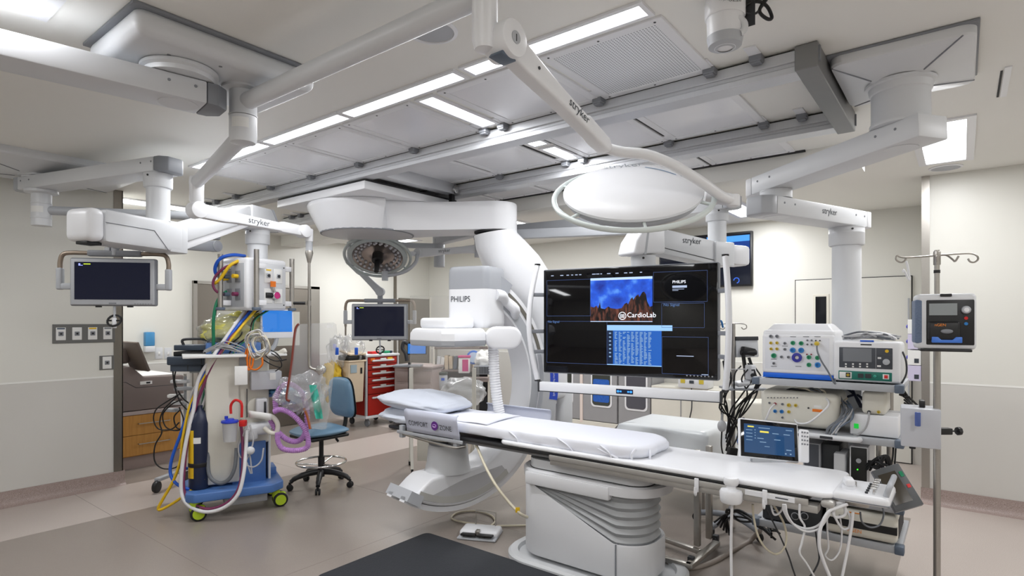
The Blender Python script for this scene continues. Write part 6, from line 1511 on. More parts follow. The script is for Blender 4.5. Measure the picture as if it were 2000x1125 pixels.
jack(gp, G(1241, 541, X_ - .003), .007, TEAL); q = panel(gp, 1302, 525, 1352, 567, X_ - .003, .003, PAPER, 'switch_frame', .001); panel(q, 1314, 533, 1342, 560, X_ - .005, .004, REDB, 'power_switch', .001)
panel(b, 1125, 258, 1232, 272, X_ + .01, .006, BLUEB, 'blue_tab', .001); panel(b, 1128, 288, 1215, 300, X_, .001, DARK, 'badge', 0)
m = M_(); m.tube([(4.2, yb_ - .002, 1.46), (4.2, yb_ - .02, 1.40), (4.19, yb_ - .022, 1.33), (4.17, yb_ - .0, 1.27)], .005, 8, 4); m.build('side_lead', DARK, b)
rnd = random.Random(8); paths = []
for k in range(22):
    y0_ = rnd.uniform(.48, .62); y1_ = rnd.uniform(.30, .42); x = rnd.uniform(4.12, 4.34); z = 1.525 + rnd.uniform(0, .03)
    paths.append([(x, y0_, z), (x + rnd.uniform(-.05, .05), (y0_ * 2 + y1_) / 3 + rnd.uniform(-.02, .02), z + rnd.uniform(.0, .025)), (x + rnd.uniform(-.05, .05), (y0_ + 2 * y1_) / 3, z + rnd.uniform(.0, .025)), (x + rnd.uniform(-.04, .04), y1_, z)])
wires('cable_pile', 'tangled grey leads lying on top of the device with the green strip', 'cable', paths, [GHOSE, GHOSED, GHOSE, WHOSE], (4.22, .45, 1.52), .006)
# middle tier: beige stimulator
X_ = 4.10
p0 = G(340, 672, X_); p1 = G(960, 940, X_)
ya, yb_ = p0.y, max(p1.y, .56)
t = thing('junction_box', (4.25, (ya + yb_) / 2, .945), 'rounded cream junction box with yellow and blue sockets on the second rack tier', 'medical device')
m = M_(); m.bx(X_, 4.45, yb_, ya, .955, 1.185, .04, 4); b = m.build('body', CREAM, t, 50)
m = M_()
for k in range(8): m.bx(X_ + .05, 4.42, yb_ - .004, yb_ + .006, .985 + k * .02, .993 + k * .02)
m.build('vent_rib', BEIGE, b, 0)
for k in range(5):
    for q in (0, 26):
        jack(b, G(402 + k * 51 + q, 710, X_), .0035, GRY)
for x, y, c_, r in ((415, 750, GRY, .007), (458, 758, JR, .009), (516, 760, GRY, .008), (566, 768, JY, .012), (620, 770, JY, .010), (458, 815, JB, .011), (510, 818, JB, .012), (566, 820, JY, .010), (516, 865, GRY, .007), (720, 790, DARK, .005)): jack(b, G(x, y, X_), r, c_)
panel(b, 750, 797, 830, 826, X_, .001, ORANGE, 'orange_label', 0); panel(b, 762, 768, 822, 792, X_, .001, PAPER, 'white_label', 0)
m = M_(); m.tube([G(612, 885, X_ - .01), G(640, 910, X_ - .05), G(720, 905, X_ - .07), (G(820, 830, X_ - .06)), G(880, 760, X_ - .03), G(850, 700, X_ + .02)], .006, 8, 6); o = m.build('lead', WHOSE, None, 80); o.name = 'cable'; tag(o, 'white lead curving across the front of the cream junction box', 'cable')
m = M_(); m.tube([G(455, 760, X_ - .02), G(420, 800, X_ - .05), G(395, 860, X_ - .05), G(375, 900, X_ - .04)], .006, 8, 5); o = m.build('cable', WHOSE, None, 80); tag(o, 'white lead hanging from the red socket of the cream junction box', 'cable')
paths = [[G(530 + 40 * k, 655 - 6 * (k % 3), 4.2), G(600 + 45 * k, 640 + 10 * (k % 2), 4.15), G(700 + 30 * k, 668, 4.15), G(760 + 20 * k, 690, 4.12)] for k in range(6)]
wires('cable_pile', 'dark and grey leads lying on top of the cream junction box', 'cable', paths, [GHOSED, BLACK, CHOSE], (4.2, .8, 1.19), .006)
rnd = random.Random(2); paths = []
for k in range(9):
    x = rnd.uniform(950, 1030); paths.append([G(x, 720 + rnd.uniform(-20, 60), 4.2), G(x + rnd.uniform(20, 60), 800, 4.12), G(x + rnd.uniform(-20, 40), 880, 4.06), G(x - rnd.uniform(20, 90), 950, 4.03), G(x - rnd.uniform(60, 120), 1000 + rnd.uniform(-10, 60), 4.02)])
wires('cable_bundle', 'bundle of grey blue leads between the cream box and the white box', 'cable', paths, [GHOSE, GHOSED, BGREY], (4.1, .55, .95), .006)
# white box with green switch, small box on it
X_ = 4.10
p0 = G(1045, 850, X_); p1 = G(1390, 1030, X_)
t = thing('power_supply', (4.2, (p0.y + p1.y) / 2, .945), 'plain white box with a lit green switch on the second rack tier', 'medical device')
m = M_(); m.bx(X_, 4.40, .30, p0.y, .948, 1.075, .006); b = m.build('body', WHITE, t, 30)
panel(b, 1077, 912, 1113, 952, X_, .004, screen('switch_green', (20, 190, 60), .8), 'power_switch', 0)
p0 = G(1135, 690, X_); p1 = G(1330, 860, X_)
t = thing('pump_unit', (4.22, (p0.y + p1.y) / 2, 1.075), 'small rounded cream unit with two round sockets on top of the plain white box', 'medical device')
m = M_(); m.bx(X_ + .01, 4.36, p1.y, p0.y, 1.078, 1.215, .022, 4); b = m.build('body', CREAM, t, 50)
jack(b, G(1195, 822, X_ + .008), .010, DARK); jack(b, G(1270, 822, X_ + .008), .009, JY)
m = M_(); m.tube([G(1195, 825, X_ - .02), G(1190, 880, X_ - .05), G(1165, 950, X_ - .04), G(1110, 1000, X_ - .03), G(1075, 1005, X_ - .02)], .006, 8, 5); m.build('lead', GHOSE, b)
rnd = random.Random(3); paths = []
for k in range(6): y = .30 + rnd.uniform(-.01, .03); paths.append([(4.38, y, 1.22 - .01 * k), (4.40, y - .03, 1.16), (4.36, y - .05 - .01 * k, 1.09), (4.30, y - .03, 1.08 + .02 * k)])
wires('cable_bundle', 'black leads curling behind the small cream unit', 'cable', paths, BLACK, (4.36, .28, 1.08), .006)
paths = [[(4.45, .85, 1.2), (4.4, .7, 1.1), (4.45, .55, 1.15), (4.4, .45, 1.0)], [(4.5, .8, 1.22), (4.45, .6, 1.18), (4.4, .5, 1.05), (4.45, .42, .96)], [(4.48, .6, 1.23), (4.42, .55, 1.12), (4.46, .5, 1.0)]]
wires('cable_bundle', 'navy leads hanging between the top and second rack tiers', 'cable', paths, BLUED, (4.45, .6, .96), .009)
# third tier boxes
def rackbox(name, lb, y0_, y1_, z0_, z1_, x0_, x1_, mt, front=None, cat='medical device'):
    t = thing(name, ((x0_ + x1_) / 2, (y0_ + y1_) / 2, z0_), lb, cat)
    m = M_(); m.bx(x0_, x1_, y0_, y1_, z0_, z1_, .008); b = m.build('body', mt, t, 40)
    if front is not None:
        m = M_(); m.bx(x0_ - .003, x0_ + .005, y0_ + .008, y1_ - .008, z0_ + .008, z1_ - .008, .003); b = m.build('front_panel', front, b, 30)
    return t, b
ya, yb_ = PX(1660, 900, 4.1).y, PX(1697, 900, 4.1).y
t, b = rackbox('computer', 'white mini computer with black front, round logo and green light', yb_, ya, .56, .88, 4.08, 4.42, WHITE, BLACK, 'computer')
c = PX(1677, 900, 4.07); m = M_(); m.cyl(c, c - XA * .003, .014, seg=20); m.build('round_emblem', GREYP, b); c = PX(1675, 917, 4.07); m = M_(); m.cyl(c, c - XA * .003, .004, seg=10); m.build('power_light', screen('led_green', (60, 230, 40), 2), b)
ya, yb_ = PX(1568, 900, 4.12).y, PX(1602, 900, 4.12).y
t, b = rackbox('computer', 'dark grey tower computer with pale rounded case behind the small tablet', yb_, ya, .33, .86, 4.12, 4.5, GREYP, mat('tower_face', (84, 88, 96), .5), 'computer')
ya, yb_ = PX(1604, 900, 4.15).y, PX(1640, 900, 4.15).y
t, b = rackbox('power_supply', 'black electronics box under the second rack tier between tower and small pump', yb_, ya, .56, .86, 4.15, 4.5, DARK, None)
ya, yb_ = PX(1628, 900, 4.09).y, PX(1651, 900, 4.09).y
t, b = rackbox('pump_unit', 'narrow white pump with a purple print under the second rack tier', yb_, ya, .56, .82, 4.09, 4.3, WHITE2, None)
m = M_(); m.bx(4.084, 4.092, yb_ + .01, ya - .01, .60, .70); m.build('purple_print', mat('print_purple', (120, 80, 160), .5), b, 0)
rnd = random.Random(12); paths = []
for k in range(9): paths.append(PP([(1695 + rnd.uniform(-4, 4), 900 + rnd.uniform(-10, 20), 3.5), (1715, 905 + rnd.uniform(-12, 15), 3.42), (1730 + rnd.uniform(-6, 8), 900 + rnd.uniform(-10, 20), 3.4), (1738 + rnd.uniform(-6, 6), 925 + rnd.uniform(-5, 12), 3.42)], 3.45))
wires('cable_bundle', 'thick tangle of black cables beside the mini computer', 'cable', paths, BLACK, P(1715, 925, 3.45), .007)
paths = [PP([(1745, 870, 3.45), (1744, 890), (1740, 910), (1735, 930)], 3.43), PP([(1750, 868, 3.45), (1748, 900), (1746, 925)], 3.43)]
wires('cable_bundle', 'two thin black leads dropping from the second rack tier corner', 'cable', paths, BLACK, P(1742, 925, 3.45), .005)
# bottom tier: black stimulators and white generator
ya, yb_ = PX(1490, 990, 4.07).y, PX(1607, 1000, 4.07).y
t, b = rackbox('audio_unit', 'black boxy unit with two round dials on the bottom rack tier', yb_, ya, .333, .49, 4.06, 4.45, BLACK, DARK)
for px in (1553, 1571):
    c = PX(px, 1008, 4.055); m = M_(); m.cyl(c, c - XA * .02, .017, .015, 20, .003); k = m.build('dial', DARK, b); m = M_(); m.lathe([(.019, 0), (.024, 0), (.024, .003), (.019, .003)], c, -XA, 24); m.build('dial_ring', GREYP, k)
m = M_()
for k in range(4): q = PX(1513, 985 + 6 * k, 4.055); m.box(q, (.002, .03, .005), 0)
m.build('button', GREYP, b, 0)
ya, yb_ = PX(1612, 1000, 4.03).y, .30
t = thing('generator', (4.2, (ya + yb_) / 2, .33), 'long white generator with a black band lettered in orange on the bottom rack tier', 'medical device')
m = M_(); m.bx(4.03, 4.5, yb_, ya, .338, .50, .028, 4); b = m.build('body', CREAM, t, 50)
m = M_(); m.bx(4.027, 4.2, yb_ + .001, ya - .0, .395, .438); k = m.build('black_band', BLACK, b, 0)
lettering('nGEN', PX(1655, 1037, 4.0255), -YA, UP, .03, mat('ink_orange', (240, 140, 30), .5), k, 'lettering', 'LEFT', .001)
m = M_(); q = PX(1655, 1008, 4.03); m.bx(4.029, 4.034, .48, .56, .482, .487); m.build('orange_mark', MATS['ink_orange'], b, 0)
m = M_()
for k in range(9): m.bx(4.10 + k * .04, 4.12 + k * .04, yb_ - .003, yb_ + .01, .36, .47)
m.build('vent_slat', DARK, b, 0)
# tilted touch monitor on tier three
t = thing('touch_monitor', P(1750, 985, 3.3), 'grey framed touch monitor leaning back on the third rack tier', 'monitor')
q = P(1751, 953, 3.28); ux = (P(1758, 908, 3.30) - P(1723, 985, 3.22)); 
f_ = (-FWD * .75 - RGT * .30 + UP * .45).normalized(); r_ = UP.cross(f_).normalized(); u_ = f_.cross(r_)
R_ = Matrix((r_, -f_, u_)).transposed() @ Matrix.Rotation(math.radians(-24), 3, 'Y').to_3x3()
rr_, uu_ = R_ @ XA, R_ @ UP
m = M_(); m.box(q, (.155, .03, .245), 0, .008, 2, R_); b = m.build('housing', GREYM, t, 40)
m = M_(); m.box(q + f_ * .014, (.150, .006, .24), 0, .003, 2, R_); fr = m.build('bezel', mat('bezel_graphite', (84, 86, 88), .45), b, 40)
m = M_(); m.box(q + f_ * .018 - rr_ * .012, (.095, .003, .175), 0, 0, 1, R_); m.build('screen', mat('screen_olive', (66, 60, 50), .15), fr, 0)
m = M_(); m.mat(0).box(q + f_ * .018 + rr_ * .058 + uu_ * .06, (.018, .003, .03), 0, 0, 1, R_); m.mat(1).box(q + f_ * .018 + rr_ * .058 - uu_ * .01, (.018, .003, .02), 0, 0, 1, R_); m.build('side_key', [JG, REDB], fr, 0)
m = M_(); m.beam(q - f_ * .02, V((4.06, .33, .60)), .03, .06, .004); m.build('stand', WHITE2, t, 30)
# ================================================================ TABLE SIDE CONTROLS
def cam_R(yaw=0.0, pitch=0.0, roll=0.0):
    return Matrix((RGT, FWD, UP)).transposed() @ Matrix.Rotation(yaw, 3, 'Z') @ Matrix.Rotation(pitch, 3, 'X') @ Matrix.Rotation(roll, 3, 'Y')
TABX = P(1500, 860, 3.48)
R_ = cam_R(0, -.30, .10)
t = thing('touch_tablet', TABX - UP * .14, 'black edged touch tablet with a blue display clamped to the far table rail', 'tablet')
f_ = R_ @ V((0, -1, 0)); rr_ = R_ @ XA; uu_ = R_ @ UP
m = M_(); m.box(TABX, (.355, .03, .235), 0, .012, 3, R_); b = m.build('housing', WHITE, t, 40)
m = M_(); m.box(TABX + f_ * .014, (.338, .006, .218), 0, .003, 2, R_); g = m.build('glass', GLASSD, b, 30)
m = M_(); m.box(TABX + f_ * .0175, (.298, .001, .17), 0, 0, 1, R_); s = m.build('screen', screen('tablet_blue', (34, 74, 118), .75), g, 0)
tcol = [screen('tab_dark', (20, 50, 90), .8), screen('tab_pale', (140, 172, 205), .7), screen('tab_yellow', (235, 220, 90), .9)]
def tq(a, b, w, h, k):
    m = M_(); m.box(TABX + f_ * .0185 + rr_ * a * .95 + uu_ * b * .9, (w * .75, .0006, h * .65), 0, 0, 1, R_); m.build('screen_text', tcol[k], s, 0)
tq(-.115, .078, .05, .012, 2); tq(-.03, .05, .07, .016, 2); tq(-.03, .075, .09, .007, 1)
for k in range(4): tq(-.125, .055 - .022 * k, .05, .006, 1)
for a, b_ in ((-.055, .005), (-.04, -.018), (.05, .005), (.04, .045), (.11, .045), (.125, .075)): tq(a, b_, .05, .007, 1)
tq(-.015, -.045, .04, .005, 1); tq(.12, -.055, .04, .008, 1); tq(.10, -.08, .012, .012, 1); tq(.13, -.08, .012, .012, 1)
for k in range(4): tq(-.088, .058 - .018 * k, .008, .008, 1)
m = M_(); m.box(TABX - uu_ * .125 - f_ * .01, (.2, .04, .04), 0, .008, 2, R_); m.beam(TABX - uu_ * .12, V((3.74, TABX.y - .02, .76)), .04, .04, .004); m.build('clamp', GREYP, t, 40)
q = P(1570, 871, 3.30)
t = thing('remote_control', q - UP * .09, 'slim white remote handset standing beside the touch tablet', 'remote control')
m = M_(); m.box(q, (.056, .022, .185), 0, .010, 3, cam_R(0, -.25, .12)); b = m.build('body', WHITE, t, 50)
Rr = cam_R(0, -.25, .12); f_ = Rr @ V((0, -1, 0))
for i in range(4):
    for j in range(3):
        m = M_(); m.cyl(q + f_ * .011 + Rr @ V((-.015 + .015 * j, 0, .075 - .022 * i)), q + f_ * .0135 + Rr @ V((-.015 + .015 * j, 0, .075 - .022 * i)), .005, seg=10); m.build('key', GREYM, b)
q = P(1428, 968, 3.06)
t = thing('joystick_control', q - UP * .05, 'white round joystick control clipped to the near table rail', 'joystick')
m = M_(); m.lathe([(0, -.035), (.050, -.035), (.056, -.025), (.058, .02), (.052, .032), (.028, .036), (.024, .042), (.024, .052), (.032, .056), (.038, .065), (.039, .088), (.034, .096), (0, .098)], q, UP, 32); b = m.build('body', WHITE, t, 40)
m = M_(); m.beam(q + RGT * .05, q + RGT * .085 + FWD * .03, .03, .05, .004); m.build('bracket', WHITE, t, 30)
m = M_(); m.tube([q - UP * .035 + RGT * .005, V((q.x, q.y, .4)), V((q.x, q.y + .0, .02)) - RGT * .02 - FWD * .1, V((q.x, q.y, .008)) - RGT * .05 - FWD * .35], .0075, 8, 6); m.build('cord', WHOSE, t)
q = P(1688, 962, 2.88)
t = thing('control_console', q - UP * .04, 'white table side console with knob, metal levers and grey grip', 'control panel')
yw = math.radians(0); Rc = Matrix.Rotation(0, 3, 'Z')
m = M_(); m.box((q.x, q.y, q.z), (.31, .24, .045), 0, .018, 4); b = m.build('body', WHITE, t, 50)
b_top = q.z + .0225
m = M_(); m.box((q.x, q.y, q.z - .012), (.312, .242, .006), 0, .002); m.build('seam', GREYM, b, 0)
m = M_(); k0 = V((q.x - .05, q.y + .06, b_top)); m.cyl(k0, k0 + UP * .018, .03, seg=24); m.box(k0 + UP * .035, (.085, .045, .035), .3, .012, 3); m.build('knob', WHITE, b, 50)
m = M_(); k0 = V((q.x + .01, q.y + .045, b_top)); m.cyl(k0, k0 + UP * .022, .012, seg=14); m.build('lever', STEEL, b)
for k in range(5):
    a = V((q.x - .095 + .045 * k, q.y - .05 - .0 * k, b_top)); m = M_(); m.cyl(a, a + UP * .03, .006, seg=10); m.cyl(a + UP * .03 - YA * .012, a + UP * .03 + YA * .012, .008, seg=10); m.build('lever', CHROME, b)
    m = M_(); m.cyl(a + YA * .03, a + YA * .03 + UP * .008, .007, seg=10); m.build('button', DARK, b)
m = M_(); m.tube([(q.x - .10, q.y - .10, b_top + .0), (q.x - .11, q.y - .115, b_top + .05), (q.x, q.y - .12, b_top + .062), (q.x + .11, q.y - .115, b_top + .05), (q.x + .10, q.y - .10, b_top)], .013, 10, 4); m.build('grip', GREYP, t)
m = M_(); m.box((q.x - .02, q.y + .02, q.z - .035), (.16, .1, .03), 0, .008); m.beam(V((q.x, q.y + .05, q.z - .03)), V((3.40, .52, .74)), .06, .02); m.build('mount', STEEL, t, 30)
m = M_(); q3 = P(1618, 975, 2.86); m.box(q3, (.03, .03, .06), 0, .004); m.build('rail_hook', WHITE, t, 30)
# cords hanging at the foot end
CO = []
def cord(pts, d, r, mt, lb, grp='cords hanging at the table foot'):
    r *= .74
    m = M_(); m.tube(PP(pts, d), r, 8, 7); o = m.build('cord', mt, None, 80); tag(o, lb, 'cord', grp); return o
cord([(1655, 985), (1640, 990), (1618, 1000), (1603, 1030), (1600, 1065), (1608, 1095), (1620, 1125), (1628, 1150)], 2.8, .011, WHOSE, 'thickest white cord falling from the table corner to the floor')
cord([(1666, 1000), (1663, 1030), (1655, 1075), (1645, 1125), (1640, 1150)], 2.8, .009, WHOSE, 'white cord falling straight from the console to the floor')
cord([(1530, 985), (1532, 1000), (1545, 1020), (1570, 1032), (1595, 1028), (1612, 1010), (1622, 990)], 2.85, .008, WHOSE, 'white cord looping shallowly under the table foot end')
cord([(1534, 985), (1538, 1005), (1552, 1026), (1575, 1038), (1600, 1032), (1618, 1008), (1626, 992)], 2.83, .007, WHOSE, 'second white cord in a shallow loop just below the first')
cord([(1562, 985), (1562, 1010), (1572, 1030), (1566, 1060), (1562, 1080), (1575, 1100), (1590, 1125), (1600, 1140)], 2.85, .007, WHOSE, 'white cord wandering down to the floor under the table foot end')
cord([(1470, 985), (1472, 1010), (1480, 1045), (1495, 1070), (1515, 1082), (1530, 1072), (1536, 1050), (1530, 1020), (1510, 985)], 3.1, .008, CHOSE, 'cream cord in a deep U loop under the table near the joystick')
cord([(1492, 985), (1505, 1010), (1525, 1050), (1540, 1085), (1548, 1110), (1555, 1130)], 3.1, .006, DARK, 'dark cord slanting down under the table to the floor')
cord([(1592, 1030), (1596, 1060), (1600, 1090), (1592, 1112), (1580, 1128)], 3.05, .006, DARK, 'short dark cord hanging before the bottom rack tier')
cord([(1615, 1000), (1616, 1040), (1618, 1070), (1612, 1085), (1625, 1094), (1640, 1075), (1644, 1040), (1640, 1005)], 2.95, .006, WHOSE, 'thin white cord in a long narrow loop below the table corner')
cord([(1625, 990), (1632, 1012), (1645, 1032), (1658, 1030), (1660, 1010), (1650, 992), (1636, 985)], 2.82, .008, WHOSE, 'small coiled white cord knotted at the table corner')
cord([(1638, 985), (1628, 998), (1632, 1010), (1650, 1005), (1648, 985), (1632, 982)], 2.82, .010, WHOSE, 'tight white coil of cord beside the rail hook')
cord([(1680, 1000), (1684, 1020), (1700, 1030), (1718, 1025), (1726, 1005), (1722, 985)], 2.95, .006, GHOSED, 'grey cord looping below the white console')
cord([(1505, 985), (1512, 1005), (1524, 1000), (1530, 985)], 3.0, .007, WHOSE, 'tiny white cord loop under the pad edge')
paths = [PP([(1395 + 6 * k, 1020 + 5 * k, 4.3), (1420, 1000 + rnd.uniform(-10, 15)), (1445, 1005 + rnd.uniform(-10, 20)), (1480 + rnd.uniform(-5, 20), 1030 + rnd.uniform(-10, 20), 4.1), (1500 + rnd.uniform(0, 25), 1050 + rnd.uniform(-15, 5), 4.0)], 4.25) for k in range(6)]
wires('cable_bundle', 'loose black cables sprawled around the five legged stand base', 'cable', paths, BLACK, PZ(1440, 1050, 0), .008)
m = M_(); m.tube([PZ(1288, 1096, .012), PZ(1320, 1108, .012), PZ(1360, 1108, .012), PZ(1400, 1094, .012), PZ(1430, 1076, .012), PZ(1465, 1056, .012), P(1485, 1035, 4.2)], .016, 10, 6); o = m.build('floor_hose', mat('hose_taupe', (150, 140, 132), .5), None, 80); tag(o, 'thick taupe hose running along the floor from the table pedestal', 'hose')
m = M_(); m.tube([P(930, 868, 4.3), P(938, 888, 4.2), P(950, 915, 4.1), P(970, 950, 4.0), P(995, 982, 3.95), P(1016, 1003, 3.9), P(1030, 1010, 3.95)], .010, 8, 6); o = m.build('cord', CHOSE, None, 80); tag(o, 'cream cord sagging from the table head down to the pedestal', 'cord')
m = M_(); q = P(1011, 996, 3.9); m.box(q, (.03, .004, .035), TH - math.pi / 2 + .2, .001); o = m.build('cord_tag', YELLOW, None, 30); tag(o, 'small yellow tag on the sagging cream cord', 'tag')
# ================================================================ FLOOR THINGS
t = thing('floor_mat', (2.66, 1.95, 0), 'large charcoal rubber standing mat on the floor before the table', 'mat')
m = M_(); m.prism(_rr(.98, 2.72, .05, 5), (2.63, 1.90, 0), XA, YA, UP, .018, .008, 2); m.build('mat', MATR, t, 40)
q = PZ(938, 1046, 0)
t = thing('foot_pedal', q, 'white double foot pedal with black tread and wire hoop on the floor', 'foot pedal')
Rp = Matrix.Rotation(math.radians(-52) + TH - .0, 3, 'Z'); pd = V((.93, -.36, 0)).normalized(); pn_ = V((.36, .93, 0)).normalized()
pd = -YA * .9 + XA * .42; pd.normalize(); pn_ = UP.cross(pd); Rp = Matrix((pd, pn_, UP)).transposed()
m = M_(); m.box(q + UP * .03 + pn_ * .02, (.30, .17, .05), 0, .022, 4, Rp); b = m.build('body', WHITE, t, 50)
m = M_(); m.box(q + UP * .010, (.30, .24, .016), 0, .006, 2, Rp); m.build('base', GREYP, t, 40)
for s_g in (-1, 1):
    m = M_(); m.box(q + UP * .034 - pn_ * .075 + pd * s_g * .065, (.115, .09, .016), 0, .004, 2, Rp @ Matrix.Rotation(-.15, 3, 'X')); m.build('tread', BLACK, t, 40)
m = M_(); m.box(q + UP * .052 - pn_ * .07, (.03, .05, .03), 0, .004, 2, Rp); m.build('centre_block', STEEL, t, 40)
m = M_(); m.tube([q + pn_ * .08 - pd * .06 + UP * .04, q + pn_ * .09 - pd * .06 + UP * .16, q + pn_ * .09 + pd * .1 + UP * .15, q + pn_ * .08 + pd * .1 + UP * .04], .006, 8, 1); m.build('hoop', STEEL, t)
m = M_(); m.tube([PZ(955, 1030, .02), PZ(945, 1026, .01), PZ(905, 1020, .01), PZ(882, 1012, .01), PZ(895, 1001, .01), PZ(930, 998, .01), PZ(958, 1006, .01), PZ(967, 1018, .01), PZ(960, 1027, .01), PZ(985, 1027, .01), PZ(1030, 1026, .01)], .008, 8, 6); o = m.build('pedal_cord', CHOSE, None, 80); tag(o, 'cream cord looped on the floor behind the foot pedal', 'cord')
# over-bed stand
t = thing('overbed_stand', PZ(1368, 1080, 0), 'stainless steel stand with twin posts and castored feet beyond the table', 'stand')
a0, a1 = PZ(1362, 1085, 0), PZ(1385, 1070, 0)
for a in (a0, a1):
    m = M_(); m.bx(a.x - .02, a.x + .02, a.y - .02, a.y + .02, .07, .74, .003); m.build('post', STEEL, t, 30)
b0, b1 = PZ(1285, 1085, 0), PZ(1292, 1052, 0)
m = M_(); m.beam(PZ(1288, 1088, .05), PZ(1350, 1105, .05), .04, .03, .003); m.build('foot_bar', STEEL, t, 30)
m = M_(); m.beam(PZ(1290, 1050, .05), PZ(1368, 1078, .05), .04, .03, .003); m.build('foot_bar', STEEL, t, 30)
m = M_(); m.beam(PZ(1345, 1106, .05), PZ(1400, 1060, .05), .05, .03, .003); m.build('cross_bar', STEEL, t, 30)
for px, py in ((1350, 1110), (1398, 1066)):
    c = PZ(px, py, 0); m = M_(); m.cyl(c + UP * .035 - RGT * .012, c + UP * .035 + RGT * .012, .034, seg=18, bev=.005); m.bx(c.x - .02, c.x + .02, c.y - .02, c.y + .02, .03, .08, .004); m.build('castor', DARK, t, 40)
# rolling pole with five legged base behind the table
PO = PZ(1432, 1032, 0)
t = thing('rolling_pole', PO, 'grey five legged rolling pole with looped hooks behind the table foot', 'pole stand')
for k in range(5):
    a = math.radians(20 + 72 * k); d = V((math.cos(a), math.sin(a), 0))
    m = M_(); m.tube([PO + UP * .10, PO + d * .15 + UP * .095, PO + d * .29 + UP * .07], .024, 10, 3); lg = m.build('leg', GREYM, t, 60)
    m = M_(); c = PO + d * .29; n = d.cross(UP); m.cyl(c + n * -.012 + UP * .035, c + n * .012 + UP * .035, .035, seg=18, bev=.005); m.build('castor', BLACK, lg, 40)
zt = P(1432, 632, 4.6).z
m = M_(); m.cyl(PO + UP * .08, PO + UP * zt, .016, seg=16); m.build('post', STEEL, t)
for s_g in (-1, 1):
    e = PO + UP * zt
    m = M_(); m.tube([e, e + RGT * s_g * .06, e + RGT * s_g * .10 - UP * .01, e + RGT * s_g * .105 - UP * .035, e + RGT * s_g * .08 - UP * .045, e + RGT * s_g * .065 - UP * .03], .004, 8, 4); m.build('hook', STEEL, t)
q = P(1456, 678, 4.62)
m = M_(); m.box(q, (.20, .05, .16), 0, .008, 2, cam_R(.2, -.1, 0)); bk = m.build('display_back', WHITE2, t, 40)
m = M_(); m.box(q + UP * .07 - FWD * .02, (.20, .02, .03), 0, .003, 2, cam_R(.2, -.1, 0)); m.build('top_strip', DARK, bk, 40)
m = M_(); m.box(q - FWD * .05 - UP * .03, (.11, .05, .06), 0, .01, 2, cam_R(.2, 0, .2)); m.cyl(q - FWD * .06 - UP * .04 - RGT * .06, q - FWD * .06 - UP * .04 + RGT * .06, .02, seg=14); m.beam(q - FWD * .05 - UP * .05 - RGT * .04, q - FWD * .05 - UP * .26 - RGT * .01, .03, .02); m.build('swivel_clamp', BLACK, bk, 40)
q = P(1450, 758, 4.55); m = M_(); m.box(q, (.30, .2, .018), 0, .005, 2, cam_R()); m.build('tray', GREYP, t, 40)
q = P(1466, 727, 4.5); m = M_(); m.box(q, (.06, .07, .12), 0, .015, 3, cam_R(.3)); s = m.build('scanner_head', WHITE, t, 50)
m = M_(); m.cyl(q - FWD * .036 - UP * .02, q - FWD * .042 - UP * .02, .016, seg=18); m.box(q - FWD * .036 + UP * .02, (.02, .008, .01), 0, 0, 1, cam_R(.3)); m.build('lens', DARK, s, 40)
q = P(1452, 748, 4.48); m = M_(); m.box(q, (.15, .08, .03), 0, .012, 3, cam_R(.3, .2, -.1)); m.build('mouse_body', WHITE2, t, 50)
rnd = random.Random(21); paths = []
for k in range(13):
    x = rnd.uniform(1412, 1475); paths.append(PP([(x, 690 + rnd.uniform(0, 40), 4.5), (x + rnd.uniform(-20, 20), 740 + rnd.uniform(-10, 20), 4.46), (x + rnd.uniform(-25, 10), 785 + rnd.uniform(-20, 20), 4.46), (1425 + rnd.uniform(-12, 20), 815 + rnd.uniform(-20, 30), 4.5), (1422 + rnd.uniform(-5, 5), 860 + rnd.uniform(-20, 30), 4.52)], 4.5))
wires('cable_bundle', 'dense tangle of black leads hanging on the rolling pole', 'cable', paths, BLACK, P(1435, 860, 4.5), .006)
paths = [PP([(1408, 775), (1410, 830), (1409, 870), (1414, 890), (1422, 885), (1410, 905)], 4.5), PP([(1352, 742, 6.5), (1356, 770, 6.5), (1358, 800, 6.5), (1365, 825, 6.4)], 6.5)]
m = M_(); m.tube(paths[0], .006, 8, 6); o = m.build('cable', BLACK, None, 80); tag(o, 'thin black lead with hooked end dangling by the white bulb', 'cable')
m = M_(); m.ball(P(1410, 832, 4.5), .034, (1, 1, 1.35)); m.cyl(P(1410, 822, 4.5), P(1411, 800, 4.5), .01, seg=10); o = m.build('hand_bulb', WHITE2, None, 80); tag(o, 'white hand bulb hanging beside the rolling pole', 'bulb')
m = M_(); m.box(P(1430, 884, 4.45), (.065, .05, .08), 0, .006, 2, cam_R(.1, 0, .15)); o = m.build('power_adapter', BLACK, None, 40); tag(o, 'black power adapter hanging low on the rolling pole', 'adapter')
m = M_(); m.tube(PP([(1426, 700), (1404, 698), (1402, 690)], 4.45), .004, 6, 4); m.tube(PP([(1420, 722), (1440, 721), (1458, 721)], 4.45), .004, 6, 2); o = m.build('white_lead', WHOSE, None, 80); tag(o, 'thin white lead stretched across the rolling pole', 'cable')
m = M_(); m.tube(PP([(1402, 640, 4.55), (1404, 628, 4.55), (1409, 628, 4.55), (1412, 640, 4.55)], 4.55), .008, 8, 4); o = m.build('blue_clip', JB, None, 80); tag(o, 'light blue clip hooked on the rolling pole hanger', 'clip')
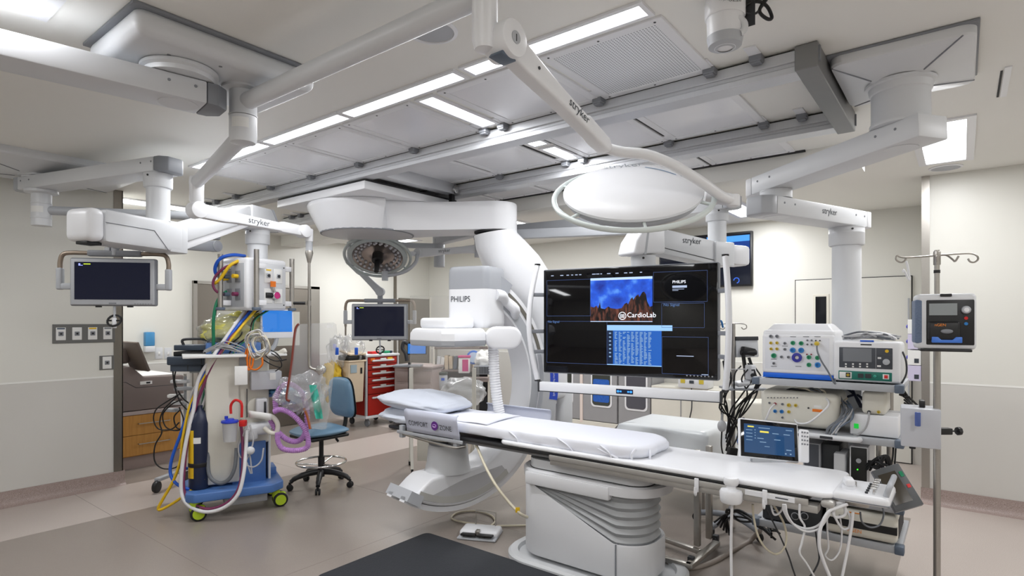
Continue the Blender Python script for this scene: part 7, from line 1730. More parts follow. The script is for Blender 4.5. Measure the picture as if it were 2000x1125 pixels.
# cream equipment cart further back
c0, c1 = P(1432, 860, 5.6), P(1498, 860, 5.6)
t = thing('equipment_cart', P(1465, 950, 5.7), 'cream equipment cart with blue shelf edge behind the rolling pole', 'cart')
m = M_(); m.box(P(1465, 818, 5.7), (.36, .3, .36), 0, .02, 3, cam_R()); b = m.build('body', CREAM, t, 50)
m = M_(); m.box(P(1465, 854, 5.68), (.40, .36, .05), 0, .01, 2, cam_R()); m.build('blue_shelf', BLUEP, t, 40)
m = M_(); m.box(P(1465, 905, 5.72), (.38, .32, .30), 0, .02, 2, cam_R()); m.build('lower_body', CREAM, t, 40)
q = P(1465, 820, 5.7)
m = M_(); q = P(1433, 822, 5.54); m.box(q, (.04, .004, .10), 0, 0, 1, cam_R()); m.build('socket_plate', YELLOWP, b, 0)
for px, py in ((1447, 828), (1452, 818), (1462, 826)):
    m = M_(); q = P(px, py, 5.54); m.cyl(q, q - FWD * .01, .014, seg=12); m.build('jack', BLUED, b)
for px in (1440, 1490):
    q = PZ(px, 952 if px == 1440 else 950, 0); m = M_(); m.cyl(q + UP * .05 - RGT * .015, q + UP * .05 + RGT * .015, .05, seg=18, bev=.006); m.build('castor', DARK, t)
m = M_(); m.box(P(1465, 935, 5.72), (.3, .3, .03), 0, .01, 2, cam_R()); m.build('base', GREYP, t, 40)
# IV pole with pump
IV = V((P(1830, 700, 2.9).x, P(1830, 700, 2.9).y, 0))
t = thing('infusion_pole', IV, 'shiny steel drip pole with curled hooks standing before the pale wall', 'pole stand')
m = M_(); m.cyl(IV + UP * .06, IV + UP * 1.60, .0155, seg=20); m.cyl(IV + UP * 1.6, IV + UP * 2.0, .0115, seg=18); m.build('post', STEEL, t)
m = M_(); m.cyl(IV + UP * 1.885, IV + UP * 1.90, .014, seg=18); m.build('ring', BLACK, t); m = M_(); m.box(IV + UP * 1.96, (.024, .024, .07), TH, .003); m.build('hook_block', STEEL, t, 30)
zk = 1.985
for s_g in (-1, 1):
    e = IV + UP * (zk - .012)
    m = M_(); m.tube([e, e + RGT * s_g * .10 + UP * (.008 * s_g), e + RGT * s_g * .17 + UP * (.01 * s_g), e + RGT * s_g * .20 - UP * .002, e + RGT * s_g * .205 - UP * .02, e + RGT * s_g * .185 - UP * .034, e + RGT * s_g * .165 - UP * .03, e + RGT * s_g * .155 - UP * .015], .0045, 8, 4); m.build('hook', STEEL, t)
    m = M_(); m.tube([e, e + RGT * s_g * .03 - FWD * .02, e + RGT * s_g * .04 - FWD * .05 - UP * .025, e + RGT * s_g * .045 - FWD * .06 - UP * .035, e + RGT * s_g * .055 - FWD * .07 - UP * .01], .0045, 8, 4); m.build('hook', STEEL, t)
for k in range(5):
    a = math.radians(30 + 72 * k); d = V((math.cos(a), math.sin(a), 0)); m = M_(); m.tube([IV + UP * .08, IV + d * .12 + UP * .075, IV + d * .26 + UP * .06], .017, 8, 3); lg = m.build('leg', GREYP, t, 60)
    m = M_(); c = IV + d * .26; n = d.cross(UP); m.cyl(c - n * .012 + UP * .03, c + n * .012 + UP * .03, .03, seg=16, bev=.005); m.build('castor', BLACK, lg)
m = M_(); q = P(1770, 510, 2.88); m.tube([q, q - UP * .03 + RGT * .008, q - UP * .085 + RGT * .016, q - UP * .09 + RGT * .012, q - UP * .05 - RGT * .008, q - UP * .045 - RGT * .014, q - UP * .055 - RGT * .016], .005, 8, 4); o = m.build('hook_clip', WHITE, None, 80); tag(o, 'white plastic clip hanging from the drip pole hook', 'clip')
q = P(1843, 628, 2.80)
t = thing('infusion_pump', q - UP * .14, 'black and white pump with grey screen and blue roller head on the drip pole', 'pump')
Rq = cam_R(-.50)
def Q(u, w, z): return q + Rq @ V((u, w, z))
m = M_(); m.box(q, (.235, .13, .265), 0, .02, 4, Rq); b = m.build('body', WHITE2, t, 50)
m = M_(); m.box(Q(-.106, .0, -.0), (.03, .134, .21), 0, .008, 3, Rq); m.build('side_panel', mat('panel_slate', (96, 112, 138), .5, bump=.4, scale=120, noise=.06), b, 40)
m = M_(); m.box(Q(.015, -.063, -.004), (.185, .012, .215), 0, .006, 2, Rq); fp = m.build('front_panel', BLACK, b, 40)
m = M_(); m.box(Q(-.012, -.0695, .058), (.108, .002, .056), 0, 0, 1, Rq); m.build('screen', mat('lcd_pale', (150, 156, 158), .2), fp, 0)
m = M_(); m.cyl(Q(.075, -.068, .055), Q(.075, -.084, .055), .019, .017, 24, .003); k = m.build('dial', GREYP, fp); m = M_(); m.cyl(Q(.075, -.084, .055), Q(.075, -.087, .055), .010, seg=18); m.build('dial_cap', WHITE, k)
for z, c_ in ((.016, REDB), (-.010, JB)): m = M_(); m.cyl(Q(.075, -.068, z), Q(.075, -.072, z), .0075, seg=16); m.build('key', c_, fp)
m = M_(); m.box(Q(-.01, -.075, -.045), (.125, .025, .09), 0, .012, 3, Rq); rh = m.build('roller_head', BLACK, fp, 40)
lettering('nGEN', Q(-.048, -.0885, -.022), Rq @ XA, UP, .018, MATS['ink_orange'], rh, 'lettering', 'LEFT', .001)
m = M_(); m.ball(Q(0, -.088, -.046), .024, (1, .25, .45), 18, 10, Rq); m.build('window', GREYM, rh, 80)
m = M_(); m.prism([(-.058, -.10), (.058, -.10), (.058, -.072), (.034, -.072), (.022, -.086), (-.022, -.086), (-.034, -.072), (-.058, -.072)], Q(0, -.092, 0), Rq @ XA, UP, Rq @ YA, .02, .003); m.build('blue_cradle', mat('cradle_blue', (64, 120, 214), .4), fp, 30)
m = M_(); m.box(Q(.0, -.02, -.137), (.2, .09, .012), 0, .004, 2, Rq); m.build('foot', BLACK, b, 40)
m = M_(); m.box(Q(.0, -.064, .125), (.045, .012, .014), 0, .003, 2, Rq); m.build('badge', BLACK, b, 40)
m = M_(); m.beam(Q(-.02, .06, 0), IV + UP * q.z, .04, .05, .004); m.build('pole_clamp', GREYM, t, 30)
q = P(1797, 832, 2.96)
t = thing('warmer_box', q - UP * .1, 'plain pale grey metal box with black clamp screwed to the drip pole', 'medical device')
m = M_(); m.box(q, (.165, .16, .195), 0, .006, 2, cam_R(-.58)); b = m.build('body', mat('box_grey', (188, 190, 196), .45), t, 40)
m = M_(); m.box(q + UP * .115 + RGT * .01, (.025, .06, .035), 0, .004, 2, cam_R(-.58)); m.build('carry_lug', BLACK, b, 40)
m = M_(); m.box(q - RGT * .075 - FWD * .09 + UP * .05, (.02, .02, .07), 0, .004, 2, cam_R()); m.build('connector', mat('connector_blue', (70, 90, 150), .4), b, 40)
cl = IV + UP * P(1840, 842, 2.9).z
m = M_(); m.box(cl + RGT * .03, (.075, .035, .032), 0, .004, 2, cam_R()); m.cyl(cl + RGT * .065, cl + RGT * .10, .004, seg=10); m.cyl(cl + RGT * .10, cl + RGT * .118, .021, seg=8, bev=.003); m.build('screw_clamp', BLACK, t, 30)
m = M_()
for s_g in (-.06, .05): m.cyl(q - UP * .1 + RGT * s_g - FWD * .03, q - UP * .108 + RGT * s_g - FWD * .03, .014, seg=14)
m.build('foot', RUBBER, b)
# glove boxes on the wall corner
for k, (y0_, y1_) in enumerate(((624, 652), (653, 682), (684, 713), (714, 744))):
    a = PX(1781, y0_, XR); b_ = PX(1781, y1_, XR)
    t = thing('glove_box', (XR + .12, .35, b_.z), ['pink edged glove box on the wall corner, topmost of four stacked holders', 'second glove box from the top in the wall corner stack', 'third glove box from the top in the wall corner stack', 'lowest glove box in the wall corner stack'][k], 'box', 'glove boxes on the wall corner')
    m = M_(); m.bx(XR + .002, XR + .24, .298, .40, b_.z, a.z, .003); bb = m.build('carton', [PAPER, mat('lilac_carton', (206, 200, 224), .6), PAPER, MATS.get('lilac_carton', PAPER)][k] if k != 3 else MATS['lilac_carton'], t, 0)
    m = M_(); m.bx(XR - .0005, XR + .004, .315, .35, b_.z + .02, b_.z + .06); m.build('print', INK, bb, 0)
    if k < 3:
        m = M_(); m.ball((XR + .06, .405, (a.z + b_.z) / 2), .022, (1.2, .5, .8)); m.build('glove_tuft', mat('glove_blue%d' % k, (84, 84, 200), .5), bb, 80)
# ================================================================ BACKGROUND
# red crash cart
cx0, cx1, cy0, cy1 = 5.62, 6.25, 7.20, 7.72
t = thing('crash_cart', ((cx0 + cx1) / 2, 7.45, 0), 'bright red drawer cart with white handles standing against the back wall', 'drawer cart')
m = M_(); m.bx(cx0 + .02, cx1 - .02, cy0 + .02, cy1, .17, 1.08); b = m.build('body', REDP, t, 0)
m = M_(); m.bx(cx0 - .02, cx1 + .02, cy0 - .02, cy1 + .02, 1.08, 1.115, .006); m.build('top_panel', WHITE2, t, 30)
m = M_(); m.bx(cx0 - .02, cx1 + .02, cy0 - .02, cy1 + .02, .135, .175, .006); m.build('base', WHITE2, t, 30)
for x in (cx0 - .012, cx1 - .018):
    m = M_(); m.bx(x, x + .03, cy0 - .01, cy0 + .025, .175, 1.08, .004); m.build('corner_post', GREYP, t, 30)
for z0_, z1_ in ((.18, .50), (.51, .66), (.67, .765), (.775, .87), (.88, .96), (.97, 1.07)):
    m = M_(); m.bx(cx0 + .03, cx1 - .03, cy0 - .004, cy0 + .02, z0_, z1_ - .004, .003); d = m.build('drawer', REDP, t, 0)
    zc = z1_ - .05 if z1_ - z0_ > .12 else (z0_ + z1_) / 2
    m = M_(); m.bx(cx0 + .10, cx1 - .10, cy0 - .035, cy0 - .004, zc - .016, zc + .012, .008); m.build('handle', WHITE2, d, 40)
    m = M_(); m.bx((cx0 + cx1) / 2 - .05, (cx0 + cx1) / 2 + .05, cy0 - .030, cy0 - .003, zc + .012, zc + .035, .002); m.build('label_holder', PAPER, d, 0)
for a_, b__, c_ in ((cx0 + .08, .08, ORANGE), (cx1 - .22, .1, YELLOW), (cx0 + .29, .06, BLUED)): m = M_(); m.bx(a_, a_ + b__, cy0 - .008, cy0 - .003, 1.015, 1.06); m.build('colour_label', c_, b, 0)
for x in (cx0 + .08, cx1 - .08):
    for y in (cy0 + .08, cy1 - .06):
        m = M_(); m.cyl((x - .016, y, .055), (x + .016, y, .055), .055, seg=20, bev=.008); m.bx(x - .02, x + .02, y - .02, y + .03, .09, .14, .006); m.build('castor', GREYM if y < 7.4 else DARK, t, 40)
for k, (x, c_, lb) in enumerate(((5.88, REDB, 'red tray item on the white top of the red cart'), (6.12, JG, 'green packet on the white top of the red cart'), (6.18, BLUED, 'small blue packet on the white top of the red cart'))):
    m = M_(); m.box((x, 7.35, 1.135), (.16 - .05 * k, .12, .04), .2 * k, .008); o = m.build('packet', c_, None, 40); o.name = 'supply_packet'; tag(o, lb, 'packet', 'packets on the red cart')
t = thing('waste_bin', (5.42, 7.3, .3), 'beige medicine waste bin with a dark open lid hung on the red cart', 'bin')
m = M_(); m.box((5.43, 7.32, .72), (.26, .26, .62), 0, .02, 3, None, (1.12, 1.12)); b = m.build('body', BEIGE, t, 40)
m = M_(); m.bx(5.27, 5.60, 7.16, 7.48, 1.02, 1.045, .008); m.build('rim', BEIGE, b, 40)
m = M_(); m.bx(5.29, 5.58, 7.19, 7.46, 1.045, 1.12, .02); m.build('opening', BLACK, b, 40)
m = M_(); m.box((5.45, 7.3, 1.155), (.30, .27, .03), 0, .012, 3, Matrix.Rotation(.18, 3, 'X')); m.build('lid', BEIGE, b, 40)
m = M_(); m.bx(5.31, 5.42, 7.165, 7.172, .86, .98); m.build('label', mat('label_bluegrey', (160, 180, 190), .5), b, 0)
m = M_(); m.bx(5.49, 5.52, 7.165, 7.172, .84, .93); m.build('lock', BLACK, b, 0)
m = M_(); m.bx(5.56, 5.64, 7.3, 7.34, .5, 1.0); m.build('hanger', GREYM, t, 0)
m = cushion(P(648, 745, 8.6), .26, .2, .52, cam_R(), 31, .06, .3); o = m.build('yellow_bag', mat('bag_yellow', (206, 170, 24), .4), None, 80); tag(o, 'yellow plastic sack hanging between the shield and the beige bin', 'bag')
m = cushion(P(662, 690, 8.7), .28, .2, .46, cam_R(), 32, .06, .4); o = m.build('plastic_bag', FILM, None, 80); tag(o, 'clear plastic bag hanging above the yellow sack', 'bag')
m = cushion(P(690, 680, 8.8), .3, .2, .34, cam_R(), 33, .06, .4); o = m.build('plastic_bag', FILM, None, 80); tag(o, 'clear plastic bag bunched on the red cart near its steel pole', 'bag')
for px, lb in ((658, 'blue clip on the clear bag above the yellow sack'), (696, 'blue clip on the clear bag over the red cart')):
    m = M_(); m.box(P(px, 686, 8.5), (.05, .03, .11), 0, .01, 2, cam_R()); o = m.build('bag_clip', BLUEB, None, 40); tag(o, lb, 'clip', 'blue bag clips')
q = P(675, 695, 9.0); m = M_(); m.cyl((q.x, q.y, .0), (q.x, q.y, 1.65), .014, seg=12); m.cyl((q.x, q.y, 1.55), (q.x, q.y, 1.66), .02, seg=12); o = m.build('cart_pole', STEELD, None, 40); tag(o, 'short steel pole rising behind the beige bin', 'pole')
q = PY(650, 674, YB); m = M_(); m.bx(q.x - .05, q.x + .05, YB - .05, YB, q.z - .09, q.z + .09, .01); o = m.build('wall_unit', GREYM, None, 40); tag(o, 'small grey wall unit with a blue face near the steel double door', 'wall unit')
m = M_(); m.bx(q.x - .03, q.x + .03, YB - .054, YB - .05, q.z - .05, q.z + .02); m.build('blue_face', screen('unit_blue', (70, 80, 210), .7), o, 0)
# mobile clear barrier
BD = 6.3
def Bp(px, py): return P(px, py, BD)
t = thing('mobile_barrier', PZ(860, 915, 0), 'mobile clear barrier screen with cream posts and castored feet behind the table', 'barrier')
xa, xb = P(801, 600, BD), P(936, 600, BD)
zt = P(801, 578, BD).z; zl = P(801, 720, BD).z
m = M_(); m.box((xa + xb) / 2 * 1 - UP * ((xa.z) - (zt + .52) / 2), ((xb - xa).length, .014, zt - .52), 0, .004, 1, cam_R()); m.build('clear_panel', ACRYL2, t, 0)
for px in (803, 926):
    q = P(px, 700, BD - .03); m = M_(); m.box(V((q.x, q.y, (1.13 + .12) / 2)), (.042, .03, 1.13 - .12), 0, .003, 1, cam_R()); m.build('post', CREAM, t, 30)
q = (P(815, 885, BD) + P(915, 885, BD)) / 2
m = M_(); m.box(V((q.x, q.y, .34)), (.56, .02, .44), 0, .004, 1, cam_R()); m.build('lower_panel', CREAM, t, 30)
for px in (803, 926):
    q = P(px, 700, BD); z0_ = .10
    for s_g in (-1, 1):
        m = M_(); m.beam(V((q.x, q.y, .42)), V((q.x, q.y, .09)) + FWD * s_g * .28 - RGT * .06 * s_g, .03, .03); ft = m.build('brace', CREAM, t, 0)
        c = V((q.x, q.y, 0)) + FWD * s_g * .28 - RGT * .06 * s_g
        m = M_(); m.cyl(c + UP * .035 - RGT * .014, c + UP * .035 + RGT * .014, .035, seg=16, bev=.005); m.cyl(c + UP * .04, c + UP * .10, .012, seg=10); m.build('castor', BLACK, ft)
# taupe drawer cart, keyboard and laptop behind it
q = P(822, 760, 9.3)
t = thing('drawer_unit', V((q.x, q.y, 0)), 'taupe plastic drawer unit seen through the clear barrier', 'drawer cart')
m = M_(); m.box(V((q.x, q.y, .45)), (.68, .5, .90), 0, .02, 2, cam_R(-.35)); b = m.build('body', TAUPEL, t, 40)
m = M_(); m.box(V((q.x, q.y, .915)), (.72, .54, .05), 0, .02, 3, cam_R(-.35)); m.build('top', TAUPEL, b, 40)
Rd = cam_R(-.35); fd = Rd @ V((0, -1, 0))
for z in (.16, .36, .56, .76):
    m = M_(); m.box(V((q.x, q.y, z)) + fd * .25, (.62, .03, .17), 0, .008, 2, Rd); m.build('drawer', mat('drawer_taupe%d' % int(z * 100), (158, 144, 140), .55), b, 40)
q = P(800, 706, 8.9); t = thing('laptop_cart', V((q.x, q.y, 0)), 'rolling computer stand with a grey keyboard shelf and a blue tablet screen', 'computer stand')
m = M_(); m.box(P(797, 714, 8.9), (.42, .3, .03), 0, .008, 2, cam_R()); m.build('keyboard_shelf', GREYM, t, 40)
m = M_(); m.cyl(V((q.x, q.y, .06)), V((q.x, q.y, 1.0)), .025, seg=14); m.box(V((q.x, q.y, .05)), (.5, .4, .05), 0, .01, 2, cam_R()); m.build('post', DARK, t, 40)
m = M_(); m.box(P(815, 680, 8.85), (.30, .03, .20), 0, .006, 2, cam_R(0, -.1)); b = m.build('tablet', BLACK, t, 40); m = M_(); m.box(P(814, 681, 8.83), (.27, .004, .15), 0, 0, 1, cam_R(0, -.1)); m.build('screen', SCRBLUE, b, 0)
m = M_(); m.tube(PP([(797, 672), (789, 668), (786, 680), (792, 690), (795, 705)], 8.8), .03, 8, 4); m.build('cable_loop', DARK, t, 60)
# shelf unit with packets
q0 = P(850, 722, 9.4); q1 = P(955, 722, 9.4)
t = thing('supply_shelf', V(((q0.x + q1.x) / 2, (q0.y + q1.y) / 2, 0)), 'taupe counter unit with two supply shelves behind the table head', 'shelf unit')
mid = (q0 + q1) / 2; W_ = (q1 - q0).length
for z in (.84, 1.20): m = M_(); m.box(V((mid.x, mid.y, z)), (W_, .34, .03), 0, .005, 1, cam_R()); m.build('shelf', TAUPE, t, 30)
for s_g in (-.5, .5): m = M_(); m.box(V((mid.x, mid.y, .72)) + RGT * W_ * s_g, (.03, .34, 1.44), 0, .004, 1, cam_R()); m.build('side_panel', CREAM, t, 30)
m = M_(); m.box(V((mid.x, mid.y, .4)) + FWD * .1, (W_ * .96, .02, .8), 0, 0, 1, cam_R()); m.build('back_panel', DARK, t, 0)
m = M_(); m.box(V((mid.x, mid.y, .72)) + RGT * W_ * .28 - FWD * .32, (W_ * .46, .34, .05), 0, .01, 1, cam_R()); m.build('counter', TAUPEL, t, 30)
rnd = random.Random(5); cols = [PAPER, MATS['label_bluegrey'], TAUPE, BEIGE, GREYM, JG, BGREY, BLUED, WHITE2]
proto = None
for row, z in enumerate((.855, 1.215)):
    for k in range(11):
        u_ = -W_ / 2 + .06 + k * (W_ - .12) / 10.6
        m = M_(); m.box(V((mid.x, mid.y, z + .11)) + RGT * u_ - FWD * .05, (.055, .16, .21 + rnd.uniform(-.03, .03)), 0, .006, 1, cam_R(rnd.uniform(-.2, .2), 0, rnd.uniform(-.14, .14)))
        o = m.build('sterile_pack', rnd.choice(cols), None, 0); tag(o, 'upright pale pack in the packed row on the %s supply shelf' % ('lower', 'upper')[row], 'packet', 'packs on the %s supply shelf' % ('lower', 'upper')[row])
q = P(907, 713, 8.9); t = thing('sharps_container', q - UP * .13, 'white and magenta sharps container on the taupe counter', 'container')
m = M_(); m.box(q, (.17, .14, .24), 0, .012, 2, cam_R()); b = m.build('body', PAPER, t, 40); m = M_(); m.box(q + RGT * .02 - FWD * .072, (.09, .006, .18), 0, 0, 1, cam_R()); m.build('front_window', MAGENTA, b, 0); m = M_(); m.box(q + UP * .13, (.19, .16, .035), 0, .012, 2, cam_R()); m.build('lid', mat('lid_magenta', (190, 60, 120), .4), b, 40)
q = P(925, 698, 9.0); m = M_(); m.cyl(q + FWD * .02, q - FWD * .02, .11, seg=32, bev=.01); o = m.build('round_pack', mat('pack_blue', (40, 110, 200), .4), None, 40); tag(o, 'round blue and white pack leaning behind the sharps container', 'packet'); m = M_(); m.cyl(q - FWD * .021, q - FWD * .024, .08, seg=28); m.build('white_face', mat('pack_face', (190, 210, 232), .5), o)
m = cushion(P(945, 702, 8.9), .26, .2, .26, cam_R(), 44, .06, .22); o = m.build('gauze_bag', PAPER, None, 80); tag(o, 'crumpled white gauze bag beside the round blue pack', 'bag')
q = P(945, 722, 8.8); t = thing('wire_basket', q - UP * .07, 'dark slotted basket on the taupe counter under the white gauze', 'basket')
m = M_(); m.box(q, (.30, .2, .13), 0, .008, 1, cam_R()); b = m.build('tray', GREYM, t, 30)
m = M_()
for k in range(12): m.box(q - FWD * .101 + RGT * (-.13 + .0235 * k), (.012, .004, .10), 0, 0, 1, cam_R())
m.build('slot_bar', DARK, b, 0)
q = P(866, 744, 8.6); t = thing('wipes_tub', q - UP * .13, 'white tub of wipes with dark lid and blue mark hanging on the taupe unit', 'tub')
m = M_(); m.lathe([(0, 0), (.06, 0), (.062, .2), (.055, .21), (0, .21)], q - UP * .12, UP, 24); b = m.build('body', GREYP, t); m = M_(); m.cyl(q + UP * .09, q + UP * .13, .064, seg=24, bev=.006); m.build('lid', mat('lid_dark_green', (40, 56, 50), .5), b); m = M_(); m.box(q + UP * .03 - FWD * .06, (.05, .006, .04), 0, 0, 1, cam_R()); m.build('blue_mark', BLUEB, b, 0)
m = cushion(P(905, 765, 8.6), .60, .3, .40, cam_R(), 45, .08, .22); o = m.build('draped_bag', FILM2, None, 80); tag(o, 'clear plastic drape bundled under the taupe counter', 'bag')
q = P(858, 610, 10.2); t = thing('wall_basket', q - UP * .06, 'small wire wall basket holding blue and purple packs near the narrow steel door', 'basket')
q = PY(860, 612, YB); m = M_(); m.bx(q.x - .16, q.x + .16, YB - .14, YB, q.z - .07, q.z - .055); m.bx(q.x - .16, q.x + .16, YB - .145, YB - .138, q.z - .07, q.z + .03); m.build('basket', ACRYL2, t, 0)
m = M_(); m.box((q.x - .05, YB - .07, q.z + .01), (.12, .1, .1), .2, .02); m.build('blue_pack', mat('pack_violet', (80, 70, 190), .5), t, 40)
m = M_(); m.box((q.x + .07, YB - .07, q.z - .01), (.12, .1, .07), -.1, .02); m.build('purple_pack', mat('pack_purple', (150, 120, 180), .5), t, 40)
# far wall: supply cabinets with windows
cab = [(5.28, 4.60), (4.55, 3.98), (3.95, 3.46)]
XC = 7.60
t = thing('supply_cabinet', (7.8, 4.4, 0), 'row of tall grey cabinets with white framed windows on the far wall', 'cabinet')
m = M_(); m.bx(XC + .03, XF - .006, 3.44, 5.30, .0, 1.62, .004); m.build('carcass', mat('cabinet_grey', (150, 150, 152), .5), t, 0)
m = M_(); m.bx(XC - .01, XC + .04, 3.44, 5.30, .03, .13, .004); m.build('plinth', CREAM, t, 0)
for k, (a, b_) in enumerate(cab):
    m = M_(); m.bx(XC, XC + .035, b_, a, .14, 1.61, .004); d = m.build('door', MATS['cabinet_grey'], t, 0)
    w0 = (a + b_) / 2; hw = .15 if k else .16
    m = M_(); m.prism([(p, q_) for p, q_ in _rr(hw * 2 + .05, 1.15, .06, 5)], (XC - .006, w0 - .03, .93), YA, UP, XA, .012, .0); fr = m.build('window_frame', WHITE, d, 30)
    m = M_(); m.prism([(p, q_) for p, q_ in _rr(hw * 2, 1.10, .05, 5)], (XC - .009, w0 - .03, .93), YA, UP, XA, .004, .0); m.build('pane', mat('pane_dark%d' % k, (64, 68, 64) if k != 2 else (84, 84, 92), .12), fr, 30)
    if k == 1:
        m = M_(); m.prism([(p, q_) for p, q_ in _rr(hw * 2 - .03, .34, .03, 4)], (XC - .011, w0 - .03, .60), YA, UP, XA, .003); m.build('blue_stock', mat('stock_blue', (36, 92, 180), .5, noise=.4, scale=30), fr, 30)
    if k == 0:
        m = M_(); m.bx(XC - .011, XC - .007, w0 - .15, w0 - .04, .86, 1.0); m.build('paper_note', PAPER, fr, 0)
m = M_(); m.bx(XC - .012, XC + .02, 4.552, 4.598, .1, 1.62); m.build('divider', mat('divider_pink', (226, 212, 204), .5), t, 0)
t = thing('base_cabinet', (7.8, 2.9, 0), 'low cream cupboard along the far wall beyond the draped table', 'cabinet')
m = M_(); m.bx(7.55, XF - .006, 2.1, 3.42, .10, .74, .004); b = m.build('body', CREAM, t, 0); m = M_(); m.bx(7.6, XF - .006, 2.1, 3.42, 0, .10); m.build('plinth', BASEM, t, 0)
m = M_(); m.bx(7.545, 7.552, 2.99, 3.0, .12, .72); m.build('door_gap', GREYM, b, 0)
q = P(1345, 748, 7.6); t = thing('charger_box', q - UP * .1, 'white box with two yellow labels on the low cream cupboard', 'medical device')
m = M_(); m.bx(7.5, 7.75, q.y - .22, q.y + .18, .745, .93, .015); b = m.build('body', WHITE2, t, 40)
m = M_(); m.bx(7.51, 7.74, q.y - .2, q.y + .16, .928, .94); m.build('top_tray', GREYM, b, 0)
for dy in (.11, -.14): m = M_(); m.bx(7.495, 7.502, q.y + dy - .03, q.y + dy + .03, .81, .88); m.build('label', mat('label_gold%d' % int(dy * 100), (196, 176, 60), .5), b, 0)
m = M_(); m.bx(7.495, 7.502, q.y - .04, q.y + .02, .81, .85); m.build('dark_label', INK, b, 0)
m = M_(); m.tube([(7.52, q.y - .0, .76), (7.48, q.y - .02, .5), (7.5, q.y + .02, .3), (7.48, q.y - .03, .12)], .008, 6, 5); m.build('cord', DARK, b)
# wall screen
ya, yb_ = PX(1291, 500, XF).y, PX(1472, 500, XF).y
t = thing('wall_screen', (XF, (ya + yb_) / 2, 2.1), 'black flat wall screen high on the far wall with a blue desktop', 'monitor')
m = M_(); m.bx(XF - .07, XF - .01, yb_, ya, 2.10, 2.83, .008); b = m.build('housing', BLACK, t, 40)
m = M_(); m.bx(XF - .074, XF - .068, yb_ + .02, ya - .02, 2.125, 2.805); s = m.build('screen', mat('wall_scr', (6, 8, 14), .1, emit=(14, 20, 40), estr=.5), b, 0)
m = M_(); m.mat(0).bx(XF - .0755, XF - .074, yb_ + .03, yb_ + .42, 2.45, 2.78); m.mat(1).bx(XF - .077, XF - .0755, yb_ + .03, yb_ + .42, 2.70, 2.78); m.mat(2).bx(XF - .077, XF - .0755, yb_ + .24, yb_ + .40, 2.5, 2.68); m.mat(1).bx(XF - .0755, XF - .074, ya - .6, ya - .3, 2.36, 2.37); m.mat(1).bx(XF - .0755, XF - .074, yb_ + .48, yb_ + .6, 2.68, 2.79); m.build('window', [screen('ws_blue', (20, 60, 140), .9), screen('ws_pale', (80, 160, 245), 1.0), screen('ws_mid', (26, 96, 170), .9)], s, 0)
m = M_(); m.tube([V((XF - .076, yb_ + .20 + .035 * math.cos(a), 2.18 + .035 * math.sin(a))) for a in [k * .35 for k in range(14)]], .006, 6, 1); m.build('round_emblem', screen('ws_logo', (60, 110, 230), 1.0), s, 60)
# draped table
t = thing('draped_table', (5.15, 2.08, 0), 'small table covered in a translucent white plastic drape beyond the patient table', 'table')
tx0, tx1, ty0, ty1, tz = 4.82, 5.50, 1.68, 2.50, .70
m = M_(); m.bx(tx0 + .02, tx1 - .02, ty0 + .02, ty1 - .02, tz - .03, tz - .005, .005); m.build('tabletop', STEEL, t, 30)
for x in (tx0 + .06, tx1 - .06):
    for y in (ty0 + .06, ty1 - .06): m = M_(); m.cyl((x, y, .02), (x, y, tz - .03), .014, seg=12); m.build('leg', STEEL, t)
m = M_()
per = [(tx0, ty1), (tx0, ty0), (tx1, ty0), (tx1, ty1)]
def drp(a, b):
    a4 = (a % 1) * 4; i = int(a4) % 4; f_ = a4 - int(a4); p, q_ = per[i], per[(i + 1) % 4]
    x, y = p[0] + (q_[0] - p[0]) * f_, p[1] + (q_[1] - p[1]) * f_
    cx, cy = (tx0 + tx1) / 2, (ty0 + ty1) / 2
    if b < .4:
        s_ = b / .4; return V((cx + (x - cx) * s_, cy + (y - cy) * s_, tz + .004 + .012 * math.sin(s_ * 5 + a * 9) * s_ * (1 - s_)))
    s_ = (b - .4) / .6
    near = {0: .10, 1: .52, 2: .5, 3: .2}[i]; nxt = {0: .52, 1: .5, 2: .2, 3: .10}[i]
    dr = near + (nxt - near) * (f_ ** 3)
    fl_ = .05 * s_ * math.sin(a * 40) + .05 * s_
    n = V((x - cx, y - cy, 0)).normalized()
    return V((x, y, tz - dr * s_)) + n * fl_
m.grid(drp, 72, 16); m.build('plastic_drape', PLAST, t, 80)
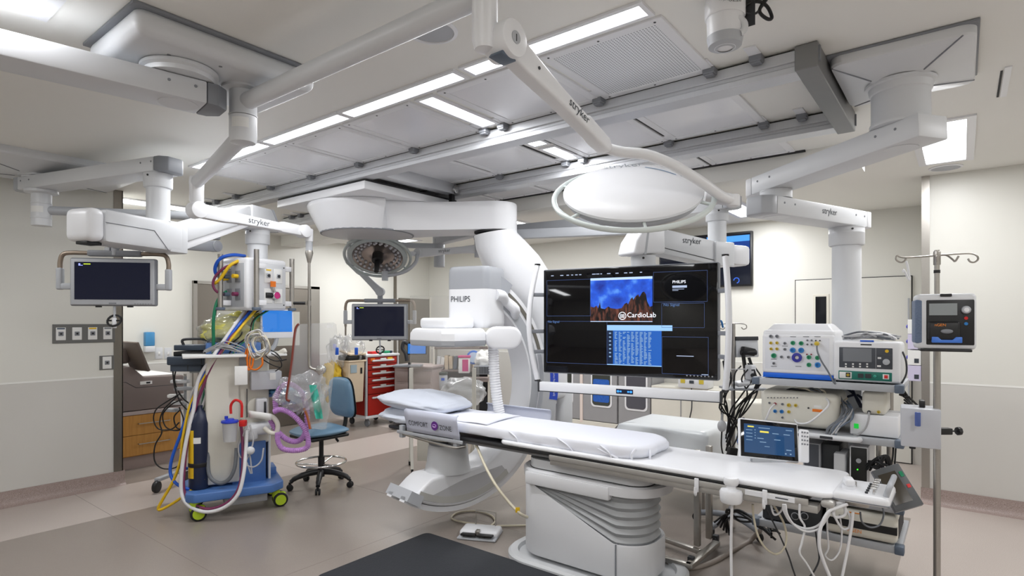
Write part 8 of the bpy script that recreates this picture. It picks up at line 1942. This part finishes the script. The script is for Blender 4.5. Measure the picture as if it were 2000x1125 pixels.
# ceiling cameras
q = PZ(1432, 4, ZC - .05); q = V((2.38, .76, ZC))
t = thing('ceiling_camera', q, 'white dome camera on the ceiling with a black looped cable', 'camera')
m = M_(); m.lathe([(.075, 0), (.078, -.02), (.078, -.075), (.074, -.08), (.072, -.075)], q, UP, 40); m.lathe([(.074, -.07), (.070, -.10), (.068, -.16), (.058, -.19), (.04, -.20), (0, -.20)], q, UP, 40); b = m.build('body', WHITE, t, 40)
m = M_(); c = q - UP * .135 + RGT * .03 - FWD * .03; m.tube([c + (RGT * math.cos(a) + UP * math.sin(a)) * .03 - FWD * .02 for a in [k * .5 - 1.2 for k in range(8)]], .014, 8, 2); m.build('lens_shroud', WHITE2, b, 60)
m = M_(); m.lathe([(.071, -.155), (.064, -.192), (.03, -.203)], q, UP, 40); m.build('lens_cover', GREYP, b)
lettering('PTZOptics', q - UP * .04 - FWD * .0795 + RGT * .035, -RGT, -UP, .02, INK, b, 'lettering', 'LEFT', .001)
m = M_(); m.bx(q.x + .06, q.x + .064, q.y - .10, q.y - .0, ZC - .11, ZC - .0); m.build('bracket', DARK, t, 0)
m = M_(); m.tube([q + RGT * .07 - UP * .03, q + RGT * .13 - UP * .01, q + RGT * .17 - UP * .03, q + RGT * .19 - UP * .075, q + RGT * .17 - UP * .08, q + RGT * .14 - UP * .05, q + RGT * .16 - UP * .005], .007, 8, 6); m.build('cable', BLACK, t)
m = M_(); m.tube([q + RGT * .06 - UP * .05, q + RGT * .12 - UP * .06, q + RGT * .15 - UP * .03, q + RGT * .17 - UP * .002], .005, 8, 6); m.build('cable', DARK, t)
for (px, py, d, lb) in ((615, 455, 9.6, 'small dome camera on the back wall corner under the ceiling rails'), (553, 427, 8.5, 'dark small camera at the ceiling between the boom and the rails')):
    q = P(px, py, d); t = thing('dome_camera', q - UP * .07, lb, 'camera', 'small room cameras')
    m = M_(); m.box(q + UP * .10, (.14, .12, .12), 0, .03, 3, cam_R()); m.build('mount', WHITE2, t, 50); m = M_(); m.ball(q, .075, (1, 1, 1)); b = m.build('dome', GREYP if px > 600 else DARK, t, 80); m = M_(); m.ball(q - FWD * .03 - UP * .01, .055, (1, 1, 1)); m.build('lens', BLACK, b, 80)
    m = M_(); m.box(V((q.x, q.y, (q.z + .16 + ZC) / 2)), (.03, .03, ZC - q.z - .16), 0); m.build('stem', WHITE2, t, 0)
